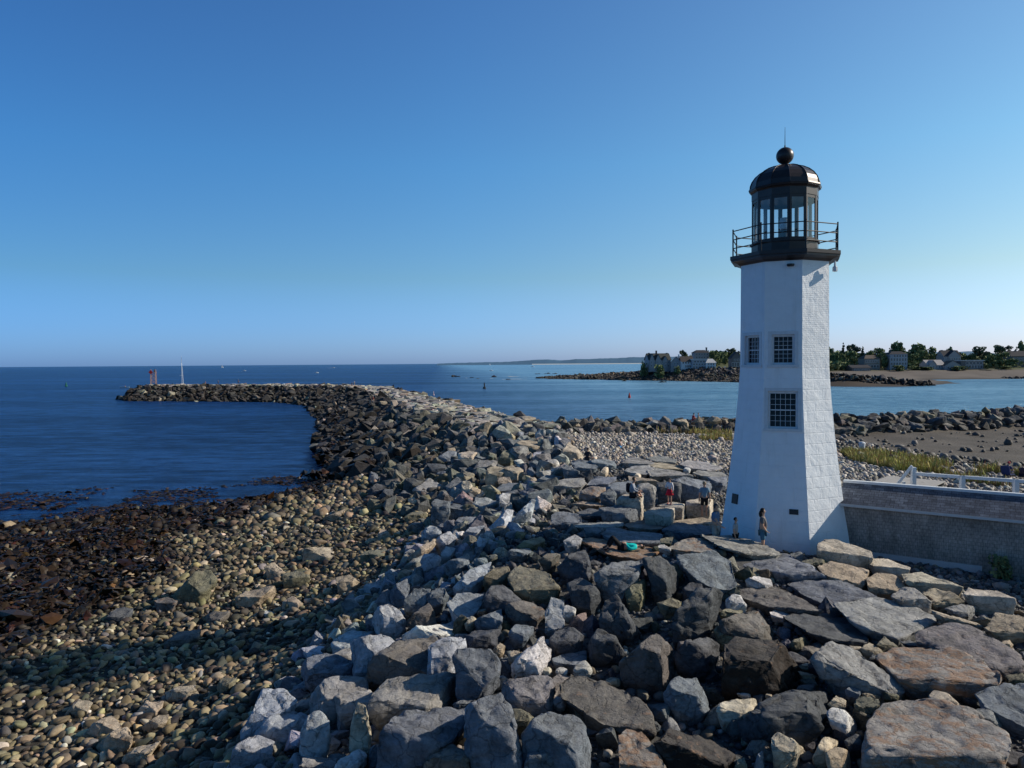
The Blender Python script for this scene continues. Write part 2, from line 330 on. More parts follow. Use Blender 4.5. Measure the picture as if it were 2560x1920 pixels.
# crop | id class ridge : outline ; 'a' marks how the outline was read (corner points, clockwise)
HAND = """
A A1 G .45:1030,1040 1100,985 1225,950 1270,1040 1300,1170 1340,1290 1310,1400 1060,1400 1020,1200
A A2 G .5:545,1230 620,1100 700,1060 1020,1045 1015,1100 960,1210 840,1290 760,1400 545,1400
A A3 B .4:830,1270 860,1250 950,1245 1040,1290 1060,1420 780,1420
A A4 G .4:1340,1200 1410,1100 1480,1065 1620,1090 1680,1150 1725,1280 1740,1420 1350,1420
A A5 G .35:1380,1260 1440,1235 1520,1260 1560,1320 1600,1420 1350,1420
A A6 L .55:165,1060 180,960 250,880 350,865 480,880 490,940 400,1000 310,1070 260,1095 190,1085
A A7 L .35:310,980 350,950 490,950 520,970 490,1030 430,1090 360,1110 315,1060
A A8 C .3:430,1010 475,1030 490,1100 505,1240 490,1280 385,1270 395,1150
A A9 L .6:490,1010 520,950 600,885 760,865 960,860 985,960 870,1060 640,1080 540,1130 505,1090
A A10 S .4:120,1180 160,1085 215,1065 265,1110 275,1200 260,1260 210,1320 110,1310
A A13 W .6:285,1400 330,1320 430,1275 480,1300 460,1345 400,1400
A A14 L .6:100,1400 130,1320 220,1315 310,1320 290,1400
A A15 B .5:485,820 520,750 640,690 830,650 860,690 820,850 720,890 600,900 480,910
A A16 S .5:820,700 900,665 1025,650 1030,700 970,740 925,830 900,870 815,860
A A17 G .55:960,760 985,715 1165,715 1215,790 1215,830 1150,905 1100,970 990,1000 965,860
A A18 M .55:1235,900 1310,870 1470,860 1510,890 1520,960 1480,1060 1400,1080 1320,1040 1230,960
A A19 O .6:1275,1040 1330,1045 1410,1095 1400,1120 1340,1155 1300,1140
A A20 W .6:1280,800 1390,700 1450,660 1490,720 1480,780 1430,850 1330,870 1285,840
A A21 B .8:1555,910 1620,855 1700,870 1900,940 2010,1020 2040,1110 2060,1170 1990,1190 1870,1175 1700,1070 1570,985
A A22 R .8:1880,1200 1920,1160 2000,1180 2080,1270 2150,1400 1880,1400
A A23 G .45:120,830 150,770 240,750 330,755 410,790 400,860 250,940 170,930
A A24 S .4:400,690 440,660 560,630 640,670 640,710 520,780 480,850 410,860
A A25 S .7:285,680 330,640 400,610 490,625 490,660 430,690 300,740
A A26 S .6:120,710 180,695 260,705 270,740 160,760
A A27 S .5:510,540 540,490 600,458 650,490 690,555 690,600 640,640 560,610
A A28 B .4:710,560 760,500 820,465 850,510 860,570 800,590 730,600
A A29 W .6:690,640 760,590 900,575 1010,565 1020,600 960,630 850,660 720,665
A A30 D .3:1020,640 1090,610 1210,610 1230,650 1190,690 1060,710
A A31 G .35:1080,560 1120,530 1220,495 1230,560 1200,600 1110,600
A A32 G .5:600,420 640,350 700,330 720,380 690,440 620,450
A A33 G .6:690,440 740,380 830,385 800,470 770,520 690,500
A A34 G .5:810,420 860,380 910,375 930,420 900,460 830,490
A A35 S .85:930,460 980,410 1120,410 1110,470 1060,540 1000,560 960,510
A A36 D .5:1130,430 1170,370 1230,365 1330,440 1290,470 1250,510 1140,490
A A37 B .5:1250,480 1290,455 1400,455 1465,510 1420,560 1310,565 1260,530
A A38 O .7:1260,320 1330,250 1470,290 1550,380 1500,430 1400,430 1300,390
A A39 O .6:1130,310 1180,270 1260,255 1270,300 1200,370 1130,350
A A40 S .8:960,370 1060,270 1160,240 1150,310 1060,370 970,395
A A41 D .3:1540,260 1600,190 1690,170 1720,270 1700,320 1600,330
A A42 D .4:1590,350 1660,320 1750,370 1790,420 1720,500 1620,470
A A43 G .3:1740,300 1830,240 2000,220 2015,250 1930,360 1880,450 1780,390
A A44 D .55:2010,220 2100,200 2180,260 2212,400 2150,440 2070,410
A A45 O .4:1910,400 1960,350 2020,330 2030,380 1990,470 1930,470
A A46 S .9:1470,520 1500,430 1570,450 1560,520 1570,590 1470,620
A A47 D .5:1490,660 1540,600 1620,600 1680,640 1660,720 1560,740
A A48 D .4:1700,700 1760,610 1850,650 1910,740 1850,770 1720,760
A A49 G .8:1510,770 1570,740 1690,725 1690,770 1640,815 1530,800
A A50 D .5:1760,560 1800,450 1860,425 1900,500 1990,620 1900,660 1800,620
A A51 G .5:1260,630 1300,580 1400,590 1400,620 1340,680 1290,660
A A52 W .5:1620,830 1640,790 1690,775 1730,830 1690,865 1630,850
A A55 W .5:1545,490 1590,470 1635,490 1630,520 1590,545 1560,530
A A56 W .5:1522,830 1550,812 1590,825 1588,852 1550,862 1525,850
A A57 C .5:1450,835 1470,810 1502,820 1500,855 1470,862 1450,850
A A58 W .5:1505,1000 1530,975 1575,990 1580,1030 1550,1042 1515,1030
A A59 T .5:1800,885 1830,868 1880,880 1882,905 1840,912 1805,905
A A60 C .5:1260,745 1290,720 1330,730 1320,775 1285,790 1262,770
A A61 T .5:1180,715 1215,680 1245,700 1235,735 1190,745
A A62 W .5:1075,700 1100,685 1120,700 1110,720 1080,718
A A63 C .5:1020,575 1055,530 1085,545 1080,575 1040,600
A A53 B .35:1890,790 1990,680 2080,630 2150,690 2180,780 2180,870 2120,920 1900,900
A A64 G .5:960,1020 1010,990 1090,985 1095,1005 1030,1045 975,1045
A A65 L .4:300,740 350,715 400,710 400,770 340,800 310,770
B B1 R .72:1320,1180 1420,1070 1540,1035 1780,1060 1920,1110 2100,1230 2130,1290 2060,1400 2080,1460 1290,1460 1350,1300
B B2 R .7:1380,800 1480,750 1760,735 1960,810 2070,880 2060,940 1870,1010 1720,1000 1560,960 1450,870
B B3 M .9:1600,660 1760,590 1900,610 2040,680 2190,780 2200,870 2100,890 1960,820 1800,740 1610,700
B B4 L .85:1130,490 1330,450 1450,460 1700,550 1690,590 1540,650 1480,690 1350,640 1230,590
B B5 D .75:830,560 900,530 1010,525 1180,570 1300,660 1310,710 1180,720 980,650 960,620
B B6 G .9:860,370 910,340 1070,340 1180,360 1350,430 1340,445 1080,490 950,430
B B7 G .85:520,240 560,205 720,190 850,200 960,250 1060,330 880,330 790,300 620,270
B B8 G .85:220,210 420,185 520,240 550,370 470,415 330,340 260,280
B B9 R .9:170,160 260,110 380,110 440,180 400,190 240,190
B B10 L .9:360,90 520,90 700,130 810,190 780,200 600,190 480,160
B B11 B .75:480,410 640,385 830,400 950,460 1050,520 900,530 740,500 580,440
B B12 B .5:470,590 560,545 680,530 730,600 790,670 720,720 570,680 480,640
B B13 K .35:480,870 500,720 560,690 790,690 870,790 910,900 880,980 700,1010 480,980
B B14 D .35:185,600 210,520 330,410 420,385 475,430 450,510 400,600 330,680 200,680
B B15 D .3:210,770 270,700 380,670 450,720 450,760 420,850 300,880 220,830
B B16 G .4:145,1000 180,930 230,910 320,920 380,1020 395,1110 300,1130 200,1090
B B17 C .5:435,1100 470,1060 560,1035 700,1025 690,1070 580,1150 480,1170
B B18 D .4:585,1160 640,1090 840,995 1060,1005 1080,1050 1040,1190 900,1280 620,1250
B B19 L .6:1000,800 1060,730 1110,715 1270,770 1370,850 1490,960 1500,1000 1330,970 1200,950 1040,880
B B20 W .6:1075,1110 1110,1080 1180,1100 1265,1190 1260,1220 1180,1230 1090,1160
B B21 C .5:760,1260 790,1225 860,1255 930,1320 880,1370 820,1440 770,1400
B B22 C .5:990,1370 1060,1250 1145,1280 1110,1320 1070,1400 1010,1400
B B23 T .5:1070,1340 1130,1310 1200,1330 1215,1400 1200,1450 1090,1450
B B24 D .5:1180,1270 1240,1235 1300,1250 1270,1320 1210,1340
B B25 T .4:1080,1060 1130,1015 1185,1040 1180,1090 1110,1085
B B26 O .5:1230,1060 1270,1020 1370,1030 1380,1060 1340,1130 1270,1120
B B27 G .4:1180,980 1220,955 1275,985 1260,1030 1190,1030
B B28 C .5:1660,1020 1690,980 1770,1000 1870,1090 1820,1080 1740,1055
B B29 G .85:1930,1000 2100,950 2230,955 2230,1200 2100,1130 2000,1080
B B30 L .6:1920,1100 1970,1085 2080,1120 2110,1180 2080,1200
B B31 T .5:1020,140 1060,110 1130,110 1330,180 1345,220 1240,270 1160,240 1020,200
B B32 L .45:1290,240 1330,220 1430,225 1560,275 1550,300 1500,330 1400,290
B B33 L .45:1500,310 1620,300 1720,330 1870,385 1840,440 1700,400 1520,350
B B34 L .4:1860,430 1890,390 2060,410 2160,450 2170,480 2110,510 1920,480
B B35 T .7:1030,270 1100,240 1200,260 1310,290 1300,340 1280,390 1180,370 1060,310
B B36 T .7:1310,340 1370,305 1470,320 1530,390 1450,430 1320,410
B B37 L .5:1450,440 1500,400 1580,395 1680,470 1660,510 1560,500
B B38 T .6:1630,420 1700,395 1780,410 1870,470 1820,490 1700,500
B B39 L .6:1760,510 1850,485 1930,500 1930,540 1850,560
B B40 T .5:1680,520 1760,540 1960,600 1970,620 1870,610 1720,570
B B41 T .7:1990,620 2050,540 2230,560 2230,680 2050,660
B B42 W .5:495,460 540,430 580,440 615,490 560,520 500,510
B B43 W .85:750,530 790,510 860,512 880,530 830,570 760,555
B B44 O .4:450,530 500,510 590,520 580,555 480,560
B B45 O .4:430,640 450,615 560,655 560,700 470,720
B B46 W .5:610,350 660,320 740,340 760,370 690,385 620,375
B B47 D .5:245,400 290,360 350,370 360,410 300,450 250,430
B B48 O .5:190,260 230,260 250,310 220,345 190,320
B B49 O .5:100,480 180,450 240,470 220,520 150,540
B B50 K .5:90,1290 180,1220 300,1240 450,1280 530,1350 500,1450 180,1450
B B51 O .3:860,720 890,690 950,675 960,740 900,750
B B52 O .5:1365,720 1410,680 1500,740 1470,770 1400,765
B B53 T .5:1270,740 1320,710 1430,770 1400,800 1310,790
B B54 D .4:1310,810 1340,775 1380,790 1380,830 1330,830
B B55 D .5:890,1000 920,950 1005,945 1010,990
B B56 T .4:910,870 960,880 1030,900 1020,925 940,915
B B58 W .5:340,640 365,612 400,630 395,660 350,665
B B59 G .3:650,1450 680,1350 710,1330 715,1450
B B60 O .4:540,1450 560,1380 600,1370 625,1450
B B61 W .5:540,980 600,990 650,1015 620,1025 560,1000
B B62 T .5:720,1010 740,990 770,1010 760,1030 725,1030
B B63 O .5:1400,1000 1450,980 1530,1010 1480,1040 1410,1030
B B64 T .5:1280,1000 1360,985 1390,1000 1385,1030 1300,1030
B B65 D .6:1500,700 1560,695 1620,720 1550,735
B B66 D .5:1090,500 1150,510 1170,545 1110,560
B B67 C .4:915,840 960,825 1000,835 990,860 940,860
B B68 T .4:1210,725 1270,730 1290,760 1230,765
B B69 T .5:2080,700 2130,690 2150,720 2110,735
B B70 O .5:930,240 1000,218 1090,240 1040,268 960,265
B B71 O .6:2100,900 2200,880 2230,930 2130,945
C C2 T .42:820,505 900,455 1095,460 1095,560 1040,640 1000,550 820,535
C C1 T .22:575,385 640,340 820,330 822,520 790,548 690,560 575,440
C C3 L .35:935,440 1060,405 1195,425 1200,540 1110,560 1080,470
C C4 L .35:1190,400 1330,370 1440,385 1440,540 1330,545 1200,540
C C5 T .9:1090,580 1300,550 1450,560 1440,620 1100,600
C C6 G .85:985,660 1100,590 1380,620 1450,650 1430,690 1210,715 1100,715
C C9 G .85:440,690 520,640 700,660 980,700 960,760 920,785 600,770
C C10 R .85:270,760 380,730 500,760 780,800 900,800 945,840 880,890 760,920 560,890 420,840
C C11 L .7:180,620 300,595 620,590 630,620 560,640 300,650
C C12 R .8:640,610 760,580 1000,570 1030,600 960,650 740,660
C C13 L .2:760,260 860,245 920,290 920,420 880,480 820,480 820,340 770,330
C C14 D .2:930,240 1080,230 1150,250 1140,390 1060,400 960,410
C C15 G .4:1060,210 1200,190 1400,230 1415,270 1400,330 1310,390 1140,370 1150,270
C C16 G .5:1395,190 1560,180 1555,270 1420,280
C C17 T .6:690,180 880,205 940,230 760,240 700,215
C C18 G .6:470,290 560,240 720,230 700,290 600,340 490,350
C C19 R .6:260,370 270,310 360,275 460,290 460,340 440,400 300,390
C C20 G .3:440,340 520,300 570,330 560,430 440,400
C C21 L .7:0,300 60,220 250,200 290,240 250,270 100,300
C C22 G .7:330,240 400,190 560,190 550,220 440,270 340,265
C C23 G .7:180,60 350,50 400,100 330,130 220,120
C C24 G .6:340,50 430,25 550,50 555,90 430,100
C C25 L .7:640,60 700,10 900,50 880,85 700,90
C C26 L .8:660,130 720,95 860,85 890,120 840,160 740,170
C C27 L .8:870,130 920,105 1180,150 1240,180 1080,190 900,180
C C28 T .8:860,85 960,60 1140,90 1150,120 1000,110
C C29 L .8:1150,70 1220,40 1400,60 1500,110 1390,130 1250,110
C C30 L .7:1270,150 1320,130 1530,150 1560,190 1390,200
C C31 L .8:850,20 960,0 1100,30 1090,60 960,60
C C32 G .4:90,100 120,80 235,140 220,190 140,190
C C34 S .6:100,760 200,700 265,740 250,790 150,830
C C35 G .8:0,530 100,490 250,530 260,590 100,620 0,610
C C36 D .7:230,500 330,470 470,490 460,540 300,560
C C37 T .8:170,430 320,395 520,420 500,440 250,450
C C38 G .4:430,470 570,440 780,470 770,560 620,590 450,560
C C39 G .6:290,650 400,630 460,660 430,720 310,700
C C42 O .8:970,740 1080,720 1060,780 970,790
C C43 W .5:945,800 1000,790 1060,825 1050,855 960,830
C C44 C .4:430,140 470,95 505,105 500,150 450,165
C C45 C .4:720,185 760,150 795,165 790,195
C C46 W .4:1165,120 1200,95 1240,115 1225,140 1180,140
M M1 L .9:525,690 690,575 820,655 640,735
M M2 D .5:600,540 650,450 720,490 680,550 590,580
M M3 D .4:660,430 840,440 865,500 800,550 720,520
M M4 O .4:720,580 880,510 935,560 920,600 800,610
M M5 G .6:770,370 870,300 950,320 955,400 880,440 790,430
M M6 C .4:970,330 1080,310 1160,330 1150,410 1060,430 980,400
M M7 O .5:1360,380 1430,300 1530,310 1560,380 1490,440 1360,450
M M8 L .5:1120,480 1190,400 1350,410 1340,460 1240,500 1170,530
M M9 T .4:1240,600 1260,480 1330,460 1420,465 1435,510 1370,560 1350,640 1260,640
M M10 T .4:1420,560 1430,480 1510,455 1610,490 1630,580 1560,600 1450,590
M M11 W .5:1105,540 1140,500 1185,530 1160,580 1120,570
M M12 C .5:1000,640 1020,605 1080,610 1110,650 1080,720 1010,740
M M13 T .4:1080,700 1110,660 1190,690 1170,740 1100,770
M M14 G .8:1340,680 1420,630 1770,620 1730,700 1560,690 1450,720
M M15 G .5:1340,740 1560,690 1580,750 1430,800 1350,790
M M16 D .3:1560,690 1720,700 1700,770 1600,750
M M17 W .5:1830,430 1850,395 1940,385 1970,430 1900,470
M M18 C .5:1960,380 2000,300 2060,220 2150,290 2205,370 2100,400 1980,400
M M19 T .4:1290,230 1500,195 1530,240 1440,310 1320,290
M M20 T .5:1510,240 1600,205 1790,210 1820,260 1660,310 1560,290
M M21 S .6:1660,400 1740,310 1830,320 1850,370 1740,390
M M22 G .4:1670,430 1730,390 1775,430 1750,480 1680,460
M M23 W .5:1520,400 1590,390 1630,430 1600,470
M M24 G .4:1640,500 1690,460 1735,540 1680,560
M M25 G .7:1750,590 1840,540 2000,560 1930,600 1790,620
M M26 L .8:1840,650 1930,600 2210,570 2190,640 2000,690 1880,690
M M27 G .2:700,830 740,785 890,810 870,1000 740,1050 705,960
M M28 G .3:880,880 900,830 1010,830 1060,870 1000,960 890,990
M M29 S .6:1120,830 1140,765 1270,770 1350,810 1230,880 1140,920
M M30 G .5:920,1010 990,960 1140,960 1150,1000 1030,1070 930,1060
M M31 G .6:750,1060 800,1020 900,1030 920,1080 830,1110
M M32 S .6:610,1110 690,1040 800,1080 800,1120 720,1160 620,1180
M M33 S .6:740,1210 800,1130 890,1105 950,1160 900,1220 790,1270
M M34 S .7:1020,1120 1090,1060 1220,1040 1230,1060 1120,1140
M M35 W .5:940,1110 1030,1095 1020,1130 970,1155
M M36 S .5:1210,1140 1250,1090 1310,1110 1330,1180 1260,1190
M M37 S .7:1150,1200 1180,1150 1250,1190 1230,1260 1180,1270
M M38 T .5:480,1350 600,1250 730,1190 735,1230 600,1330 500,1390
M M39 S .7:800,1310 850,1250 940,1270 890,1350 810,1370
M M40 S .5:600,1400 640,1330 740,1320 800,1360 770,1450 640,1490
M M41 L .5:400,1480 520,1380 630,1340 620,1390 500,1440
M M42 S .6:190,1540 310,1470 370,1490 330,1560 220,1580
M M43 T .5:370,1520 430,1475 520,1480 490,1530 400,1560
M M44 S .4:1280,1060 1400,960 1440,890 1510,900 1470,990 1400,1030 1320,1090
M M45 S .6:1500,1000 1600,880 1690,780 1730,800 1690,900 1560,990
M M46 T .4:1300,1080 1400,1030 1450,1040 1430,1080 1330,1100
M M47 O .6:1550,1250 1620,1190 1800,1150 1820,1200 1640,1260
M M48 G .4:1450,1310 1500,1280 1670,1270 1690,1310 1600,1350 1470,1340
M M49 B .4:1770,1380 1850,1320 1970,1330 1960,1400 1860,1480
M M50 G .4:830,1440 880,1390 1060,1330 1080,1350 1070,1430 900,1480
M M51 O .4:440,960 500,920 600,895 650,930 630,970 470,1010
M M53 O .5:70,830 100,780 220,800 240,860 130,900
M M54 D .4:190,760 240,680 320,690 340,780 240,810
M M55 D .5:80,700 150,630 240,640 230,690 100,760
M M56 G .3:85,590 110,510 180,540 180,610 120,630
M M57 D .3:360,760 430,700 560,750 540,790 400,790
M M58 L .5:2010,500 2000,450 2090,460 2150,515 2060,520
M M60 D .4:320,580 370,540 460,540 470,590 390,610
M M61 T .5:170,1140 210,1080 260,1090 310,1140 240,1180
D D1 O .6:870,790 1000,660 1060,665 1090,710 1050,770 960,830 900,810
D D2 T .5:1195,800 1240,770 1380,740 1390,770 1290,810 1270,840 1215,845
D D3 B .4:780,810 850,795 895,815 870,860 800,870
D D4 O .4:1430,680 1500,660 1560,680 1565,720 1500,750 1440,740
D D5 T .5:1335,640 1390,620 1440,670 1400,710 1350,680
D D6 T .5:650,600 700,585 780,590 770,620 700,625
D D7 T .5:1540,550 1680,540 1690,590 1640,615 1535,600
D D8 B .5:1030,900 1080,870 1160,870 1150,915 1060,940
D D9 T .4:840,1280 890,1250 985,1240 1000,1290 960,1320 850,1310
D D10 T .4:490,1550 560,1480 640,1450 675,1500 640,1570 560,1600
D D11 T .4:440,1480 480,1430 560,1400 615,1440 590,1480 500,1510
D D12 T .5:610,1620 680,1560 800,1530 760,1580 680,1640
D D13 T .5:690,1380 740,1320 820,1325 810,1370 760,1400
D D14 T .5:720,1450 800,1390 850,1390 840,1430 740,1480
D D15 O .4:1095,1250 1130,1200 1195,1205 1180,1250 1110,1290
D D16 T .5:325,1390 400,1310 465,1330 440,1370 370,1390
D D18 T .4:1430,820 1480,790 1530,830 1510,865 1430,855
D D19 T .5:1640,390 1750,345 1720,390 1680,410
D D20 B .5:830,1030 900,970 1010,960 1000,1010 880,1050
D D21 T .4:1700,700 1770,680 1810,720 1760,775 1710,750
D D22 O .5:1790,600 1860,560 1950,550 1945,590 1890,610 1800,610
D D23 S .5:1220,1470 1330,1270 1430,1265 1495,1320 1470,1350 1380,1400 1220,1540
D D24 S .5:1250,1500 1380,1390 1470,1365 1555,1410 1530,1460 1430,1540 1300,1530
D D25 S .5:1150,1680 1190,1560 1290,1490 1385,1530 1380,1580 1290,1680
D D26 D .6:540,900 590,850 670,850 660,890 600,920
D D27 W .5:1300,880 1340,862 1395,872 1380,895 1320,892
D D28 W .5:395,1440 430,1418 455,1440 430,1455
"""
def cut_px(spec):
    k, pid, cls, rest = spec.split(' ', 3); r, pts = rest.split(':', 1)
    x0, y0, s = CROP[k]
    return pid, cls, float(r), np.array([(x0 + float(a.split(',')[0]) / s, y0 + float(a.split(',')[1]) / s) for a in pts.split()])
HANDS = [cut_px(x) for x in HAND.strip().splitlines()]
# blocks of quarried granite keep flat tops and sharp edges
QUARRIED = {'C1', 'C2', 'C3', 'C4', 'B31', 'B32', 'B33', 'B34'}
ROUNDED = {'A52', 'A55', 'A56', 'A57', 'A58', 'A59', 'A60', 'A62', 'A63', 'B22', 'B23', 'B20', 'B58', 'B61', 'B62', 'D27', 'D28', 'M17', 'C44', 'C45', 'C46', 'M35', 'B28'}

def in_poly(P, poly):
    x, y = P[:, 0], P[:, 1]; ins = np.zeros(len(P), bool); n = len(poly); j = n - 1
    for i in range(n):
        xi, yi = poly[i]; xj, yj = poly[j]
        c = ((yi > y) != (yj > y)) & (x < (xj - xi) * (y - yi) / (yj - yi + 1e-12) + xi); ins ^= c; j = i
    return ins

def finish_rock(pts, size, seed, rough=1.0, bev=0.05, target=None, rounded=False, cuts=True):
    """convex hull -> bevel -> subdivide -> weathering; returns bmesh"""
    bm = bmesh.new()
    for p in pts: bm.verts.new(p)
    ret = bmesh.ops.convex_hull(bm, input=bm.verts[:])
    bmesh.ops.delete(bm, geom=list({g for g in ret['geom_interior'] + ret['geom_unused'] if isinstance(g, bmesh.types.BMVert)}), context='VERTS')
    bmesh.ops.remove_doubles(bm, verts=bm.verts[:], dist=size * 0.02)
    bmesh.ops.dissolve_limit(bm, angle_limit=R(9), verts=bm.verts[:], edges=bm.edges[:])
    try:
        bmesh.ops.bevel(bm, geom=bm.edges[:] + bm.verts[:], offset=size * bev * (2.2 if rounded else 1), segments=2, profile=0.55, affect='EDGES', clamp_overlap=True)
    except Exception: pass
    bmesh.ops.triangulate(bm, faces=bm.faces[:])
    tgt = target or size / 11
    for _ in range(5):
        el = [e for e in bm.edges if e.calc_length() > tgt * 1.35]
        if not el: break
        bmesh.ops.subdivide_edges(bm, edges=el, cuts=1, use_grid_fill=False)
        bmesh.ops.triangulate(bm, faces=[f for f in bm.faces if len(f.verts) > 3])
    if rounded:
        for _ in range(4): bmesh.ops.smooth_vert(bm, verts=bm.verts[:], factor=0.6, use_axis_x=True, use_axis_y=True, use_axis_z=True)
    bm.normal_update()
    o = Vector((seed * 3.17 % 91, seed * 7.7 % 83, seed * 1.9 % 77)); s1 = 1.5 / size; s2 = 5.0 / size
    ax = Vector((math.sin(seed), math.cos(seed * 1.7), 1.2 + math.sin(seed * 2.1))).normalized()
    mv = []
    for v in bm.verts:
        p = v.co
        a = mnoise.noise(p * s1 + o) * 0.04 + mnoise.fractal(p * s2 + o, 0.8, 2.2, 4) * 0.016
        dd_, cc_ = mnoise.voronoi(p * (3.1 / size) + o)
        a += (math.modf(abs(math.sin(cc_[0].x * 12.9 + cc_[0].y * 78.2 + cc_[0].z * 37.7)) * 437.5)[0] - .5) * .06 - .022 * max(0, 1 - (dd_[1] - dd_[0]) * 5)
        st = (p.dot(ax) * 7.0 / size + mnoise.noise(p * s1 * 1.5 + o) * 1.5)
        a += 0.010 * (abs((st % 1.0) - 0.5) - 0.25) * 2
        if rounded: a *= 0.45
        mv.append(v.normal * a * size * rough)
    for v, d in zip(bm.verts, mv): v.co += d
    return bm

def rock_from_outline(pid, cls, r, poly, seed):
    rng = random.Random(seed)
    us, vs = poly[:, 0], poly[:, 1]; vt, vb = vs.min(), vs.max(); uc = us.mean(); w = us.max() - us.min(); h = vb - vt
    P = hit(uc, vb); depth = np.dot(P - CAM, _F); mpp = depth / FPX
    size = math.sqrt(max(w, 8) * max(h, 8)) * mpp; wid = w * mpp
    quarry = pid in QUARRIED; slab = r >= 0.68
    nf = np.array((rng.uniform(-.35, .15), -1.0, rng.uniform(.12, .4)))
    if quarry: nf = np.array((-.25, -1.0, .02))
    vr = vt + r * h
    d = ray(uc, vr); Q = CAM + d * (nf @ (P - CAM)) / (nf @ d)
    sv = -ray(uc, (vt + vr) / 2)[2]; E = (0.95 if slab else 0.6) * wid * rng.uniform(.85, 1.1)
    if quarry: E = .6 * wid
    Ht = (vr - vt) * mpp
    a = (Ht / max(E, .05) - sv) / math.sqrt(1 - sv * sv)
    a = min(max(a, -0.05), 1.4)
    nt = np.array((rng.uniform(-.06, .16) if slab else rng.uniform(-.15, .35), -a, 1.0))
    if quarry: nt = np.array((0.02, -max(a, 0), 1.0))
    planes = [(nf, Q), (nt, Q)]
    if not slab or quarry:
        fr = rng.uniform(.62, .88)
        if quarry: fr = .93
        if rng.random() < .75 or quarry:
            d2 = ray(us.min() + fr * w, vr); nr = np.array((1.0, rng.uniform(-.7, -.35), rng.uniform(.1, .55)))
            if quarry: nr = np.array((1.0, -.3, .02))
            planes.append((nr, CAM + d2 * (nf @ (P - CAM)) / (nf @ d2)))
        if rng.random() < .45 and not quarry:
            d2 = ray(us.min() + rng.uniform(.1, .3) * w, vr); nl = np.array((-1.0, rng.uniform(-.9, -.4), rng.uniform(.1, .6)))
            planes.append((nl, CAM + d2 * (nf @ (P - CAM)) / (nf @ d2)))
    def entry(u, v):
        d = ray(u, v); t = -1e9
        for n, q in planes:
            dn = n @ d
            if dn < -1e-3: t = max(t, (n @ (q - CAM)) / dn)
        if t < 0: t = np.linalg.norm(P - CAM)
        t = min(t, np.linalg.norm(P - CAM) + 1.6 * max(wid, size))
        return d, t
    pts = []; ring = []
    n = len(poly)
    for i in range(n):
        for f in (0, .5):
            p = poly[i] * (1 - f) + poly[(i + 1) % n] * f
            if f: p = p + (p - poly.mean(0)) * rng.uniform(-.01, .03)
            d, t = entry(*p); ring.append(CAM + d * t)
    pts += ring
    gu = np.linspace(us.min(), us.max(), 9); gv = np.linspace(vt, vb, 9)
    G = np.array([(x, y) for x in gu for y in gv]); G = G[in_poly(G, poly)]
    for p in G:
        d, t = entry(*p); pts.append(CAM + d * (t - rng.uniform(0, .004 if quarry else .018 if slab else .05) * size))
    c = np.mean(ring, 0); back = size * (0.7 if not slab else 0.45)
    for p in ring:
        d = (p - CAM) / np.linalg.norm(p - CAM)
        q = p + d * back * rng.uniform(.8, 1.1); q = c + d * back + (q - c - d * back) * .8
        q[2] = min(q[2], p[2] - size * .12)
        pts.append(q)
    low = np.median([p[2] for p in ring])
    for p in ring:
        if p[2] < low + .02: q = p + (c - p) * .12; q[2] = p[2] - min(.42, size * .45); q[:2] += (ray(uc, vb)[:2]) * .12; pts.append(q)
    base = np.array((c[0], c[1], min(p[2] for p in ring)))
    px = size / mpp
    bm = finish_rock([Vector(p - base) for p in pts], size, seed, rough=.45 if quarry else (.75 if slab else 1.0), bev=.022 if quarry else (.03 if slab else .045),
                     target=max(size / 16, mpp * 7), rounded=pid in ROUNDED)
    return bm, base, px

HAND_OBJS = {}
SHAPE = {}
def kind_of(pid, r, px, cls):
    if pid in QUARRIED: return 'granite_block', 'granite block'
    if r >= .68: return 'stone_slab', 'stone slab'
    if pid in ROUNDED: return 'rounded_stone', 'rounded stone'
    return 'boulder', 'boulder'
ROCKS = []   # dicts describing every individual rock, labelled later
HANDS = [(a, b, r, p.mean(0) + (p - p.mean(0)) * (1.0 if a in QUARRIED else 1.16 if a[0] == 'C' and int(a[1:]) in range(17, 33) else 1.07)) for a, b, r, p in HANDS]
for i, (pid, cls, r, poly) in enumerate(HANDS):
    bm, base, px = rock_from_outline(pid, cls, r, poly, 100 + i * 7)
    nm, cat = kind_of(pid, r, px, cls)
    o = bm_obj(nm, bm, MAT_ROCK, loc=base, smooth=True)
    rr = random.Random(i)
    alb, rust, word = CLS[cls]; f = rr.uniform(.82, 1.2)
    f *= 1.12
    if pid in QUARRIED: alb = (.44, .385, .305); rust = .05
    o.color = (alb[0] * f * rr.uniform(.95, 1.05), alb[1] * f, alb[2] * f * rr.uniform(.95, 1.05), min(.95, rust * rr.uniform(.7, 1.25)))
    w = np.ptp(poly[:, 0]); h = np.ptp(poly[:, 1])
    ROCKS.append(dict(o=o, id=pid, cls=cls, cat=cat, c=poly.mean(0), w=w, h=h, px=px, base=base))
    HAND_OBJS[pid] = o

# the ground between the big stones lies lower than their feet
_lx = np.clip((_XX + 6) / 2.5, 0, 1) * np.clip((19 - _XX) / 3, 0, 1) * np.clip((56 - _YY) / 8, 0, 1) * np.clip((np.hypot(_XX - 11.2, _YY - 29.8) - 2.6) / .8, 0, 1) * (1 - np.clip((_XX - 12) / 1.5, 0, 1) * np.clip((_YY - 22) / 2, 0, 1))
HG = HG - .26 * _lx; _HH = HG.ravel()
